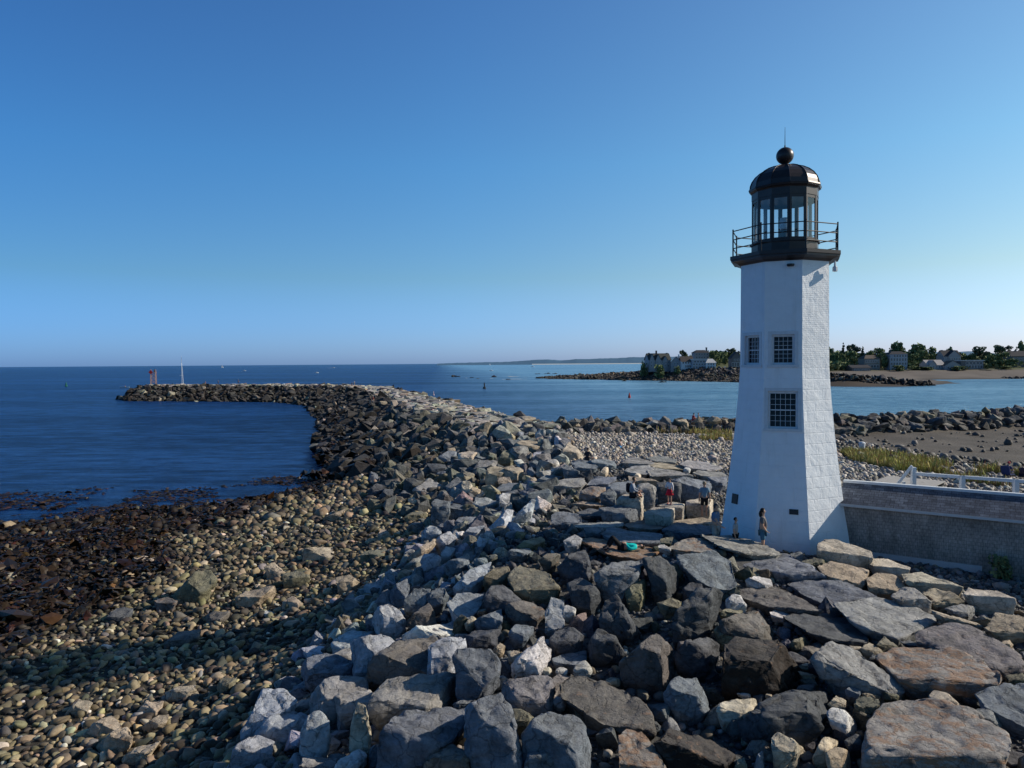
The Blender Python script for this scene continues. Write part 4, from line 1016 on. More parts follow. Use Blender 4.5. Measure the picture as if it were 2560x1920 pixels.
while n_auto < 26 and tries < 4000:
    tries += 1; y = rg.uniform(38, 74); x = rg.uniform(-9, 5)
    if x < np.interp(y, [38, 50, 74], [-3, -6, -9]): continue
    p = np.array([[x, y, h1(x, y) + .4]]); mk, u, v = masked(p)
    if mk[0] or any(math.hypot(x - a, y - b) < 1.9 for a, b in placed): continue
    placed.append((x, y)); auto_boulder(x, y, rg.uniform(.9, 1.6), rg.choice('OTGDGLC'), rg, .15, 'heap'); n_auto += 1

# ------------------------------------------------------------------ seaweed
def flakes(P, z, size, col, thick=.35, droop=.35):
    n = len(P); a = RS.uniform(0, 2 * PI, n); k = 5
    ang = a[:, None] + np.linspace(0, 2 * PI, k, endpoint=False)[None] + RS.normal(0, .25, (n, k))
    r = size[:, None] * RS.uniform(.45, 1.25, (n, k)); tl = RS.normal(0, 1, (n, 2)) * np.asarray(droop).reshape(-1, 1)
    X = P[:, 0:1] + r * np.cos(ang); Y = P[:, 1:2] + r * np.sin(ang)
    Z = np.maximum(z[:, None] + (X - P[:, 0:1]) * tl[:, 0:1] + (Y - P[:, 1:2]) * tl[:, 1:2], .012)
    ctr = np.c_[P, z + size * thick]; V = np.concatenate([ctr[:, None], np.stack([X, Y, Z], -1)], 1).reshape(-1, 3)
    b = (np.arange(n) * (k + 1))[:, None]; F = []
    for i in range(k): F.append(np.c_[b[:, 0], b[:, 0] + 1 + i, b[:, 0] + 1 + (i + 1) % k])
    return V, np.concatenate(F), np.repeat(col, k + 1, 0)
P = jgrid(-60, 0, 22, 74, .30); z = H(P); nz = vnoise(P, .28, 3) * .6 + vnoise(P, .9, 8) * .4
ok = (z > -.8) & (z < .68) & in_view(P)
wl_ = weed_line(P)
p_on = np.where(z > .06, wl_ * np.clip((nz - .15) * 3, 0, 1), np.clip((nz - .40) * 9, 0, 1) * np.clip((z + .8) / .4, 0, 1))
ok &= RS.uniform(size=len(P)) < p_on; P, z = P[ok], z[ok]
wc = pick(len(P), [(.020, .012, .007), (.034, .019, .009), (.012, .009, .007), (.06, .034, .012), (.036, .014, .010)], [5, 4, 5, 1.2, 1])
lump = Heap(); nL = len(P); q_ = RS.uniform(size=nL) < .5; Pl, zl = P[q_], z[q_]; sl = (.19 * np.exp(RS.normal(0, .4, len(Pl))))[:, None] * np.array((1.2, .8, .35)) * np.exp(RS.normal(0, .25, (len(Pl), 3)))
lump.add(COB1, np.c_[Pl, np.maximum(zl, 0) + np.where(zl > .0, RS.uniform(.05, .26, len(zl)), 0)], sl, rots(len(Pl), .3), tint(len(Pl), wc[q_], .35)); VL, FL, CL_ = np.concatenate(lump.V), np.concatenate(lump.F), np.concatenate(lump.C)
V1, F1, C1 = flakes(P, np.maximum(z, 0) + np.where(z > .0, .12, .02) + RS.uniform(0, .18, len(P)) * np.where(z > .0, 1, .2), .12 * np.exp(RS.normal(0, .45, len(P))), tint(len(P), wc, .35), .2, np.where(z > .03, .6, .03))
Pj = jgrid(-60, -2, 70, 150, .8); zj = H(Pj); ok = (zj > -.1) & (zj < 1.5) & in_view(Pj) & (RS.uniform(size=len(Pj)) < np.clip((1.6 - zj) / 1.2, 0, 1)); Pj, zj = Pj[ok], zj[ok]
V2, F2, C2 = flakes(Pj, np.maximum(zj, 0) + .55, .5 * np.exp(RS.normal(0, .3, len(Pj))), tint(len(Pj), pick(len(Pj), [(.022, .014, .008), (.04, .022, .01), (.012, .009, .007)], [4, 2, 4]), .3), .5, .5)
MAT_WEED = attr_mat('wet_seaweed', .45)
so = link('seaweed', np_mesh('seaweed', np.r_[V1, V2, VL], np.r_[F1, F2 + len(V1), FL + len(V1) + len(V2)], np.r_[C1, C2, CL_], False), MAT_WEED)
tag(so, 'dark brown seaweed over the wet stones at the water edge', 'seaweed', kind='stuff')

# ------------------------------------------------------------------ beach grass
def grass(regions):
    Vs, Fs, Cs = [], [], []; n0 = 0
    for P, hgt, cols, w in regions:
        n = len(P); z = H(P); h = hgt * np.exp(RS.normal(0, .3, n)); a = RS.uniform(0, 2 * PI, n); wd = h * RS.uniform(.018, .045, n); ln = h * RS.normal(.15, .3, n); lb = RS.uniform(0, 2 * PI, n)
        dx, dy = np.cos(a) * wd, np.sin(a) * wd
        b0 = np.c_[P[:, 0] - dx, P[:, 1] - dy, z - .02]; b1 = np.c_[P[:, 0] + dx, P[:, 1] + dy, z - .02]
        m0 = np.c_[P[:, 0] - dx * 1.1 + ln * np.cos(lb) * .3, P[:, 1] - dy * 1.1 + ln * np.sin(lb) * .3, z + h * .55]; m1 = m0 + np.c_[2.2 * dx, 2.2 * dy, np.zeros(n)]
        t = np.c_[P[:, 0] + ln * np.cos(lb), P[:, 1] + ln * np.sin(lb), z + h]
        V = np.stack([b0, b1, m0, m1, t], 1).reshape(-1, 3); q = (np.arange(n) * 5)[:, None] + n0
        Fs.append(np.concatenate([q + np.array((0, 1, 3)), q + np.array((0, 3, 2)), q + np.array((2, 3, 4))])); Vs.append(V); n0 += 5 * n
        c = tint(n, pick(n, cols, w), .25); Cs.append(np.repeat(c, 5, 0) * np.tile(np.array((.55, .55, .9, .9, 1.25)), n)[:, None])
    return np.concatenate(Vs), np.concatenate(Fs), np.concatenate(Cs)
def strip(poly_px, z, n, thr=.42, ns=.35, sd=50):
    C = np.array([at_z(u, v, z)[:2] for u, v in poly_px]); lo_, hi_ = C.min(0), C.max(0)
    P = RS.uniform(lo_, hi_, (n * 4, 2)); P = P[in_poly(P, C)]; P = P[vnoise(P, ns, sd) > thr]; return P[:n]
GC = [(.34, .31, .09), (.24, .26, .08), (.42, .36, .16), (.2, .13, .065), (.5, .47, .10), (.34, .2, .1)]
g1 = strip([(2098, 1133), (2180, 1128), (2300, 1150), (2420, 1160), (2570, 1185), (2570, 1225), (2420, 1215), (2290, 1190), (2200, 1175), (2130, 1158)], 3.6, 26000, .40)
g2 = strip([(1640, 1080), (1720, 1078), (1830, 1075), (1830, 1100), (1760, 1102), (1660, 1098)], 3.8, 4500, .5)
g3 = strip([(2200, 1155), (2330, 1170), (2360, 1200), (2260, 1200)], 3.7, 5000, .45)
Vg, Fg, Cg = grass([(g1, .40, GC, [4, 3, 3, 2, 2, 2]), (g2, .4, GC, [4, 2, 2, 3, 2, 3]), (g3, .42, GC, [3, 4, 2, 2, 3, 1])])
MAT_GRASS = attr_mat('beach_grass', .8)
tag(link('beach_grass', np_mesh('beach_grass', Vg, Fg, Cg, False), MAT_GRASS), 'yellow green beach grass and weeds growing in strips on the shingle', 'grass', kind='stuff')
# ------------------------------------------------------------------ lighthouse
TX, TY, TZ = 11.22, 29.8, 4.0
def white_masonry():
    m = new_mat('painted_masonry', (.72, .74, .77), .6, .3); k = NT(m)
    uv = k.coord('UV')
    def bricks(sc, w, h, mort):
        b = k.n('TexBrick'); k.l(uv, b.inputs['Vector']); b.inputs['Scale'].default_value = sc
        b.inputs['Color1'].default_value = (1, 1, 1, 1); b.inputs['Color2'].default_value = (.82, .82, .82, 1); b.inputs['Mortar'].default_value = (0, 0, 0, 1)
        b.inputs['Mortar Size'].default_value = mort; b.inputs['Mortar Smooth'].default_value = .35; b.inputs['Brick Width'].default_value = w; b.inputs['Row Height'].default_value = h
        return b.outputs['Color']
    sep = k.n('SeparateXYZ'); k.l(uv, sep.inputs[0])
    up = k.remap(sep.outputs['Y'], 10.9, 11.0, 0, 1)
    d = k.noise(k.coord('Object'), 1.4, 4); 
    hgt = k.mix(up, bricks(1, .85, .42, .022), bricks(1, .21, .075, .010))
    n = k.noise(k.coord('Object'), 9, 6, .65); n0 = k.noise(k.coord('Object'), 2.2, 6, .6)
    nb = k.bump(hgt, .5, .02); nb = k.bump(n, .35, .02, nb); nb = k.bump(n0, .5, .09, nb)
    k.l(nb, k.b.inputs['Normal'])
    col = k.mix(k.remap(n0, .35, .75, 0, 1), (.80, .835, .87), (.74, .77, .80))
    st = k.noise(k.scale(k.coord('Object'), (2.5, 2.5, .25)), 1.5, 6)
    col = k.mix(k.remap(st, .55, .8, 0, .35), col, (.47, .47, .46))
    k.l(col, k.b.inputs['Base Color']); return m
MAT_WALL = white_masonry()
MAT_TRIM = noisy_mat('white_paint', (.66, .68, .71), (.56, .58, .6), 6, .5, .1, .004)
MAT_BRONZE = noisy_mat('brown_metal', (.045, .032, .030), (.03, .022, .022), 4, .38, .06, .004, .5, metal=.35)
MAT_DARK = new_mat('dark_iron', (.018, .017, .018), .5, .4)
MAT_PANE = new_mat('dark_glass', (.008, .010, .016), .08, .22)
m = bpy.data.materials.new('clear_glass'); m.use_nodes = True; MAT_GLASS = m
nt = m.node_tree; nt.nodes.clear(); out = nt.nodes.new('ShaderNodeOutputMaterial'); mx = nt.nodes.new('ShaderNodeMixShader'); tr = nt.nodes.new('ShaderNodeBsdfTransparent'); gl = nt.nodes.new('ShaderNodeBsdfGlossy')
gl.inputs['Roughness'].default_value = .03; tr.inputs[0].default_value = (.86, .9, .93, 1); mx.inputs[0].default_value = .12
nt.links.new(tr.outputs[0], mx.inputs[1]); nt.links.new(gl.outputs[0], mx.inputs[2]); nt.links.new(mx.outputs[0], out.inputs[0])

tower = empty('lighthouse', (TX, TY, TZ), 0, 'white octagonal stone lighthouse with black domed lantern on the rocky point', 'lighthouse')
# angle 0 looks at -Y; the face that meets the camera is turned 17 degrees
AZ = math.atan2(TX, TY)            # direction of the camera seen from the tower
def corner(i, r):
    a = AZ * -1 + R(-26 + 45 * i + 2.0)
    return np.array((r * math.sin(a), -r * math.cos(a)))
PROF = [(-.6, 2.78), (0.2, 2.66), (1.5, 2.46), (3.0, 2.25), (4.5, 2.06), (6.0, 1.91), (6.9, 1.845), (7.25, 1.825), (9.0, 1.805), (11.7, 1.79)]
def rad(z): return float(np.interp(z, [p[0] for p in PROF], [p[1] for p in PROF]))
bm = bmesh.new(); uvl = bm.loops.layers.uv.new('UVMap')
WINS = {0: [(5.6, .92, 1.28, 5, 6), (7.95, .66, 1.0, 4, 6)], 7: [(7.95, .66, 1.0, 4, 6)]}   # face: height, width, tall, panes
PLAQ = {0: (1.72, .33, .20), 7: (1.92, .34, .40)}
FR = {}
def fp(i, z, s):                   # point on face i at height z, s metres from its middle
    a, b = corner(i, rad(z)), corner(i + 1, rad(z)); mid = (a + b) / 2; d = (b - a) / np.linalg.norm(b - a); p = mid + d * s
    return Vector((p[0], p[1], z))
def half(z): return rad(z) * math.sin(R(22.5))
for i in range(8):
    zs = set(p[0] for p in PROF) | set(np.arange(0, 11.7, .6))
    wins = WINS.get(i, [])
    for (zc, w, h, a, b) in wins: zs |= {zc - h / 2 - .09, zc + h / 2 + .09}
    zs = sorted(zs); zs = [z for j, z in enumerate(zs) if j == 0 or z - zs[j - 1] > .02 or any(abs(z - (c - h / 2 - .09)) < 1e-6 or abs(z - (c + h / 2 + .09)) < 1e-6 for c, w, h, a, b in wins)]
    def wid(z):
        best = min(wins, key=lambda q: abs(q[0] - z)) if wins else (0, .7, 0, 0, 0); return best[1] / 2 + .09
    for z0, z1 in zip(zs, zs[1:]):
        zm = (z0 + z1) / 2; hole = any(abs(zm - c) < h / 2 + .09 for c, w, h, a, b in wins)
        cols = lambda z: [-half(z), -wid(zm), wid(zm), half(z)]
        for j in range(3):
            if hole and j == 1: continue
            q = [(z0, cols(z0)[j]), (z0, cols(z0)[j + 1]), (z1, cols(z1)[j + 1]), (z1, cols(z1)[j])]
            f = bm.faces.new([bm.verts.new(fp(i, z, s)) for z, s in q])
            for lp, (z, s) in zip(f.loops, q): lp[uvl].uv = (s + i * 3.13, z + 4.0 - .3)
bmesh.ops.remove_doubles(bm, verts=bm.verts[:], dist=.0005)
bm.normal_update()
bm_obj('wall', bm, MAT_WALL, tower)
for i, wins in WINS.items():
    for (zc, w, h, nx, nz) in wins:
        o = fp(i, zc, 0); e1 = (fp(i, zc, 1) - o).normalized(); e2 = (fp(i, zc + .3, 0) - fp(i, zc - .3, 0)).normalized(); n = e1.cross(e2).normalized()
        Mx = Matrix((e1.to_4d(), n.to_4d(), e2.to_4d(), o.to_4d())).transposed()
        for r_ in range(3): Mx[3][r_] = 0
        Mx[3][3] = 1
        W2, H2 = w / 2 + .09, h / 2 + .09
        bm = bmesh.new(); D = -.14
        # splayed reveal
        for (a, b) in (((-W2, -H2), (W2, -H2)), ((W2, -H2), (W2, H2)), ((W2, H2), (-W2, H2)), ((-W2, H2), (-W2, -H2))):
            f = bm.faces.new([bm.verts.new((a[0], .002, a[1])), bm.verts.new((b[0], .002, b[1])), bm.verts.new((b[0] * .97, D, b[1] * .97)), bm.verts.new((a[0] * .97, D, a[1] * .97))])
        t = .085
        for (x0, x1, z0, z1) in ((-W2, W2, -H2, -H2 + t), (-W2, W2, H2 - t, H2), (-W2, -W2 + t, -H2 + t, H2 - t), (W2 - t, W2, -H2 + t, H2 - t)): box(bm, x0, x1, D - .02, D + .06, z0, z1)
        # casing around the opening, proud of the wall
        c = .13
        for (x0, x1, z0, z1) in ((-W2 - c, W2 + c, H2, H2 + c), (-W2 - c, -W2, -H2, H2), (W2, W2 + c, -H2, H2)): box(bm, x0, x1, -.03, .018, z0, z1)
        box(bm, -W2 - c - .03, W2 + c + .03, -.03, .05, -H2 - c * .8, -H2)
        bmesh.ops.transform(bm, matrix=Mx, verts=bm.verts[:])
        wobj = bm_obj('window', bm, MAT_TRIM, tower)
        bm = bmesh.new(); box(bm, -w / 2, w / 2, D - .05, D - .03, -h / 2, h / 2); bmesh.ops.transform(bm, matrix=Mx, verts=bm.verts[:]); bm_obj('pane', bm, MAT_PANE, wobj)
        bm = bmesh.new()
        for a in range(1, nx): x = -w / 2 + w * a / nx; box(bm, x - .007, x + .007, D - .03, D - .008, -h / 2, h / 2)
        for a in range(1, nz):
            z = -h / 2 + h * a / nz; tk = .022 if a == nz // 2 else .007; box(bm, -w / 2, w / 2, D - .028, D - (.0 if a == nz // 2 else .01), z - tk, z + tk)
        bmesh.ops.transform(bm, matrix=Mx, verts=bm.verts[:]); bm_obj('sash', bm, MAT_TRIM, wobj)
for i, (zc, w, h) in PLAQ.items():
    s0 = {0: .42, 7: -.35}[i]
    bm = bmesh.new(); o = fp(i, zc, s0); e1 = (fp(i, zc, 1) - fp(i, zc, 0)).normalized(); e2 = (fp(i, zc + .3, s0) - fp(i, zc - .3, s0)).normalized(); n = e1.cross(e2).normalized()
    Mx = Matrix.Translation(o) @ Matrix((e1, n, e2)).transposed().to_4x4()
    box(bm, -w / 2, w / 2, -.02, .03, -h / 2, h / 2); box(bm, -w / 2 + .03, w / 2 - .03, .03, .036, -h / 2 + .03, h / 2 - .03)
    bmesh.ops.transform(bm, matrix=Mx, verts=bm.verts[:]); bm_obj('plaque', bm, new_mat('bronze_plaque', (.02, .022, .026), .45, .4), tower)
# gallery
off8 = -AZ + R(-26 + 2.0)
bm = bmesh.new(); lathe(bm, [(1.6, 11.40), (1.84, 11.41), (1.96, 11.50), (2.12, 11.56), (2.2, 11.57), (2.2, 11.63), (2.24, 11.65), (2.24, 11.79), (1.0, 11.82)], 8, off8); bm_obj('gallery_deck', bm, MAT_BRONZE, tower)
bm = bmesh.new(); bmr = bmesh.new(); gp = [np.array((2.12 * math.sin(off8 + R(45 * i)), -2.12 * math.cos(off8 + R(45 * i)))) for i in range(8)]
rail_o = bm_obj('railing', bmr, MAT_DARK, tower)
for i in range(8):
    bp = bmesh.new(); tube(bp, (*gp[i], 11.78), (*gp[i], 12.9), .030, 6); tube(bp, (*gp[i], 12.86), (*gp[i], 12.9), .03, 6); bm_obj('post', bp, MAT_DARK, rail_o)
for i in range(8):
    for z in (12.12, 12.47, 12.82): tube(bm, (*gp[i], z), (*gp[(i + 1) % 8], z), .022, 6)
bm.to_mesh(rail_o.data); bm.free()
# small bracket camera under the gallery at the right
bm = bmesh.new(); cpt = Vector((*corner(2, 2.02), 11.2)); lathe(bm, [(.05, -.22), (.1, -.2), (.1, -.05), (.05, 0), (.03, .2)], 8); bmesh.ops.translate(bm, vec=cpt, verts=bm.verts[:]); bm_obj('camera_housing', bm, MAT_TRIM, tower)
bm = bmesh.new(); cpt = Vector((*(fp(0, 11.1, .25).xy * 1.05), 11.2)); lathe(bm, [(.12, -.03), (.14, 0), (.14, .06)], 10); bmesh.ops.translate(bm, vec=cpt, verts=bm.verts[:]); bm_obj('lamp_base', bm, MAT_DARK, tower)
# lantern, twelve sided
off12 = -AZ + R(8)
def ring12(r): return [np.array((r * math.sin(off12 + R(30 * i)), -r * math.cos(off12 + R(30 * i)))) for i in range(12)]
bm = bmesh.new(); lathe(bm, [(1.36, 11.80), (1.36, 11.88), (1.30, 11.9), (1.30, 12.22), (1.37, 12.25), (1.37, 12.31), (1.27, 12.33), (1.1, 12.33)], 12, off12); lan = bm_obj('lantern_wall', bm, MAT_BRONZE, tower)
bm = bmesh.new(); lathe(bm, [(1.1, 14.08), (1.30, 14.08), (1.30, 14.36), (1.33, 14.40), (1.39, 14.44), (1.41, 14.50), (1.2, 14.5)], 12, off12); bm_obj('lantern_eave', bm, MAT_BRONZE, tower)
pts = ring12(1.27)
bmf = bmesh.new()
for i in range(12):
    a, b = Vector((*pts[i], 0)), Vector((*pts[(i + 1) % 12], 0)); e = (b - a).normalized(); nn = Vector((e.y, -e.x, 0))
    L = (b - a).length
    Mx = Matrix.Translation((a + b) / 2) @ Matrix((e, nn, Vector((0, 0, 1)))).transposed().to_4x4()
    for s in (-1, 1):
        x0, x1 = sorted((s * L / 2, s * (L / 2 - .085))); box(bmf, x0, x1, -.03, .02, 12.33, 14.08, Mx)
    box(bmf, -L / 2 + .085, L / 2 - .085, -.03, .01, 13.96, 14.08, Mx); box(bmf, -L / 2 + .085, L / 2 - .085, -.03, .01, 12.33, 12.40, Mx)
    bp = bmesh.new(); vs = [bp.verts.new(Mx @ Vector(p)) for p in ((-L / 2 + .085, -.01, 12.40), (L / 2 - .085, -.01, 12.40), (L / 2 - .085, -.01, 13.96), (-L / 2 + .085, -.01, 13.96))]; bp.faces.new(vs); bm_obj('lantern_pane', bp, MAT_GLASS, tower)
bm_obj('lantern_frame', bmf, MAT_BRONZE, tower)
bm = bmesh.new(); th = [R(a) for a in (0, 10, 20, 32, 44, 56, 68, 78)]
lathe(bm, [(1.42, 14.505), (1.41, 14.56)] + [(1.36 * math.cos(t), 14.56 + .92 * math.sin(t)) for t in th] + [(.2, 15.5)], 12, off12)
dome = bm_obj('dome', bm, MAT_BRONZE, tower)
bm = bmesh.new()
for i in range(12):
    a = off12 + R(30 * i)
    for t0, t1 in zip(th, th[1:]):
        tube(bm, (1.37 * math.cos(t0) * math.sin(a), -1.37 * math.cos(t0) * math.cos(a), 14.56 + .93 * math.sin(t0)), (1.37 * math.cos(t1) * math.sin(a), -1.37 * math.cos(t1) * math.cos(a), 14.56 + .93 * math.sin(t1)), .018, 5)
bm_obj('rib', bm, MAT_BRONZE, dome)
bm = bmesh.new(); lathe(bm, [(.24, 15.42), (.22, 15.5), (.15, 15.54), (.14, 15.6)], 20); bmesh.ops.create_uvsphere(bm, u_segments=28, v_segments=16, radius=.345, matrix=Matrix.Translation((0, 0, 15.88))); bm_obj('ball', bm, MAT_BRONZE, tower, smooth=True)
bm = bmesh.new(); tube(bm, (0, 0, 16.2), (0, 0, 16.3), .03, 8); tube(bm, (0, 0, 16.3), (0, 0, 17.05), .016, 6, .006); bm_obj('lightning_rod', bm, MAT_DARK, tower)
bm = bmesh.new(); lathe(bm, [(.12, 12.0), (.12, 12.75), (.2, 12.8), (.2, 12.86)], 14); opt = bm_obj('beacon_stand', bm, MAT_DARK, tower)
bm = bmesh.new(); lathe(bm, [(.16, 12.87), (.19, 12.95), (.19, 13.25), (.15, 13.36), (.05, 13.38)], 16); bm_obj('beacon_lens', bm, new_mat('lens_glass', (.55, .6, .62), .15, .6), tower, smooth=False)

# ------------------------------------------------------------------ covered walkway to the right of the tower
def shingles(name, c1, c2, w, h, mort=.006):
    m = new_mat(name, c1, .85, .15); k = NT(m); uv = k.coord('UV'); b = k.n('TexBrick'); k.l(uv, b.inputs['Vector'])
    b.inputs['Scale'].default_value = 1; b.inputs['Brick Width'].default_value = w; b.inputs['Row Height'].default_value = h; b.inputs['Mortar Size'].default_value = mort; b.inputs['Bias'].default_value = -.1
    b.inputs['Color1'].default_value = (*c1, 1); b.inputs['Color2'].default_value = (*c2, 1); b.inputs['Mortar'].default_value = (c1[0] * .45, c1[1] * .45, c1[2] * .47, 1)
    n = k.noise(k.scale(uv, (1.2, .5, 1)), 2.0, 6); n2 = k.noise(k.scale(uv, (8, 2, 1)), 3.0, 3)
    sc = k.n('VectorMath', operation='SCALE'); k.l(b.outputs['Color'], sc.inputs[0]); k.l(k.math('MULTIPLY', k.remap(n, .3, .7, .65, 1.35), k.remap(n2, .3, .7, .7, 1.3)), sc.inputs['Scale'])
    k.l(sc.outputs[0], k.b.inputs['Base Color']); k.l(k.bump(b.outputs['Fac'], .6, .015), k.b.inputs['Normal']); return m
MAT_ROOF = shingles('roof_shingles', (.062, .074, .10), (.115, .135, .17), .30, .16, .008)
MAT_SIDE = shingles('wall_shingles', (.285, .26, .235), (.24, .22, .20), .14, .13, .004)
WA = np.array((12.75, 28.2)); WD = np.array((4.7, -3.2)); WD /= np.linalg.norm(WD); WN = np.array((WD[1], -WD[0]))    # along, outward (towards camera)
if WN[1] > 0: WN = -WN
LW = 15.0
walk = empty('covered_walkway', (WA[0], WA[1], 3.7), 0, 'low grey shingled covered walkway joined to the right side of the white tower', 'walkway')
def wpt(s, o, z): p = WA + WD * s + WN * o; return Vector((p[0] - WA[0], p[1] - WA[1], z - 3.7))
def uvquad(pts, uvs, name, mat, parent):
    bm = bmesh.new(); l = bm.loops.layers.uv.new('UVMap'); f = bm.faces.new([bm.verts.new(p) for p in pts])
    for lp, u in zip(f.loops, uvs): lp[l].uv = u
    return bm_obj(name, bm, mat, parent)
uvquad([wpt(0, 0, 3.3), wpt(LW, 0, 3.3), wpt(LW, 0, 5.85), wpt(0, 0, 5.85)], [(0, 0), (LW, 0), (LW, 2.55), (0, 2.55)], 'wall', MAT_SIDE, walk)
uvquad([wpt(0, -2.4, 3.3), wpt(0, -2.4, 5.85), wpt(LW, -2.4, 5.85), wpt(LW, -2.4, 3.3)], [(0, 0), (0, 2.26), (LW, 2.26), (LW, 0)], 'wall', MAT_SIDE, walk)
def bar(s0, s1, o0, o1, z0, z1, name, mat, parent):
    bm = bmesh.new(); v = [bm.verts.new(wpt(s, o, z)) for z in (z0, z1) for s, o in ((s0, o0), (s1, o0), (s1, o1), (s0, o1))]
    for f in ((3, 2, 1, 0), (4, 5, 6, 7), (0, 1, 5, 4), (1, 2, 6, 5), (2, 3, 7, 6), (3, 0, 4, 7)): bm.faces.new([v[i] for i in f])
    bmesh.ops.recalc_face_normals(bm, faces=bm.faces[:]); return bm_obj(name, bm, mat, parent)
GREYT = noisy_mat('grey_trim', (.52, .53, .54), (.44, .45, .46), 5, .6, .1, .004)
bar(-.0, LW, .003, .17, 5.85, 5.95, 'eave_board', GREYT, walk); bar(-.0, LW, -2.57, -2.403, 5.85, 5.95, 'eave_board', GREYT, walk)
rise = math.hypot(1.33, .72)
uvquad([wpt(0, .16, 5.955), wpt(LW, .16, 5.955), wpt(LW, -1.17, 6.605), wpt(0, -1.17, 6.605)], [(0, 0), (LW, 0), (LW, rise), (0, rise)], 'roof', MAT_ROOF, walk)
uvquad([wpt(0, -2.56, 5.955), wpt(0, -1.23, 6.605), wpt(LW, -1.23, 6.605), wpt(LW, -2.56, 5.955)], [(0, 0), (0, rise), (LW, rise), (LW, 0)], 'roof', MAT_ROOF, walk)
bar(0, LW, -1.30, -1.10, 6.58, 6.68, 'ridge_cap', MAT_TRIM, walk)
bar(1.2, 4.75, .003, .06, 3.9, 4.16, 'base_board', GREYT, walk)
bush_at = WA + WD * 5.3 + WN * .4

# ramp, hand rail, fence behind the walkway
deck = empty('boardwalk', (24, 46, 3.9), 0, 'pale weathered plank boardwalk behind the white handrail', 'boardwalk')
dq = [np.array(at_z(u, v, 4.25)) for u, v in ((2168, 1216), (2206, 1188), (2262, 1196), (2342, 1207), (2328, 1226), (2250, 1240))]
c0 = np.mean(dq, 0); deck.location = c0
a0 = (dq[1] + dq[0]) / 2 - c0; a1 = (dq[3] + dq[4]) / 2 - c0
dd = (a1 - a0); LL = np.linalg.norm(dd[:2]); dd = dd / np.linalg.norm(dd); dn = np.array((-dd[1], dd[0], 0)); wid_d = 5.0
MAT_PLANK = noisy_mat('grey_planks', (.42, .40, .37), (.3, .28, .26), 3, .8, .3, .01, stretch=(1, 1, 8))
npl = int(LL / .16)
for i in range(npl):
    if i > 70: break
    bm = bmesh.new(); p = a0 + dd * (i + .5) * LL / npl; q = dn * wid_d / 2; e = dd * (LL / npl * .46)
    v = [bm.verts.new(Vector(p + sx_ * e + sy * q + np.array((0, 0, z)))) for z in (-.04, 0) for sx_, sy in ((-1, -1), (1, -1), (1, 1), (-1, 1))]
    for f in ((3, 2, 1, 0), (4, 5, 6, 7), (0, 1, 5, 4), (1, 2, 6, 5), (2, 3, 7, 6), (3, 0, 4, 7)): bm.faces.new([v[k_] for k_ in f])
    bmesh.ops.recalc_face_normals(bm, faces=bm.faces[:]); bm_obj('plank', bm, MAT_PLANK, deck)
for s in (-1, 1):
    bm = bmesh.new(); p0 = Vector(a0 + dn * s * 2.2 + np.array((0, 0, -.12))); p1 = Vector(a0 + dd * LL + dn * s * 2.2 + np.array((0, 0, -.12))); tube(bm, p0, p1, .08, 4); tube(bm, (p0 + p1) / 2, (p0 + p1) / 2 - Vector((0, 0, .6)), .07, 4); bm_obj('joist', bm, MAT_PLANK, deck)
rail = empty('ramp_railing', (*(WA + WD * 4 - WN * 2.9), 3.7), 0, 'white wooden ramp railing with posts above the walkway roof ridge', 'railing')
RL = np.array(rail.location)
def rp(s, o, z): p = WA + WD * s + WN * o; return Vector((p[0] - RL[0], p[1] - RL[1], z - RL[2]))
def beam(a, b, w, h, name):
    bm = bmesh.new(); d = (b - a); L = d.length; q = d.to_track_quat('X', 'Z'); box(bm, 0, L, -w / 2, w / 2, -h / 2, h / 2, Matrix.Translation(a) @ q.to_matrix().to_4x4()); return bm_obj(name, bm, MAT_TRIM, rail)
OFF = -3.1
sP = 2.3
beam(rp(sP, OFF, 6.86), rp(LW, OFF, 6.86), .12, .12, 'rail')
beam(rp(sP + .1, OFF, 6.2), rp(LW, OFF, 6.2), .06, .1, 'rail')
for s in (sP, 4.0, 5.74, 7.5): beam(rp(s, OFF, 3.6), rp(s, OFF, 6.92 if s > sP else 7.12), .16, .16, 'post')
beam(rp(sP - .05, OFF, 7.18), rp(sP - .75, OFF + .1, 6.1), .12, .1, 'handrail'); beam(rp(sP - .35, OFF, 3.6), rp(sP - .35, OFF, 6.5), .1, .1, 'post')
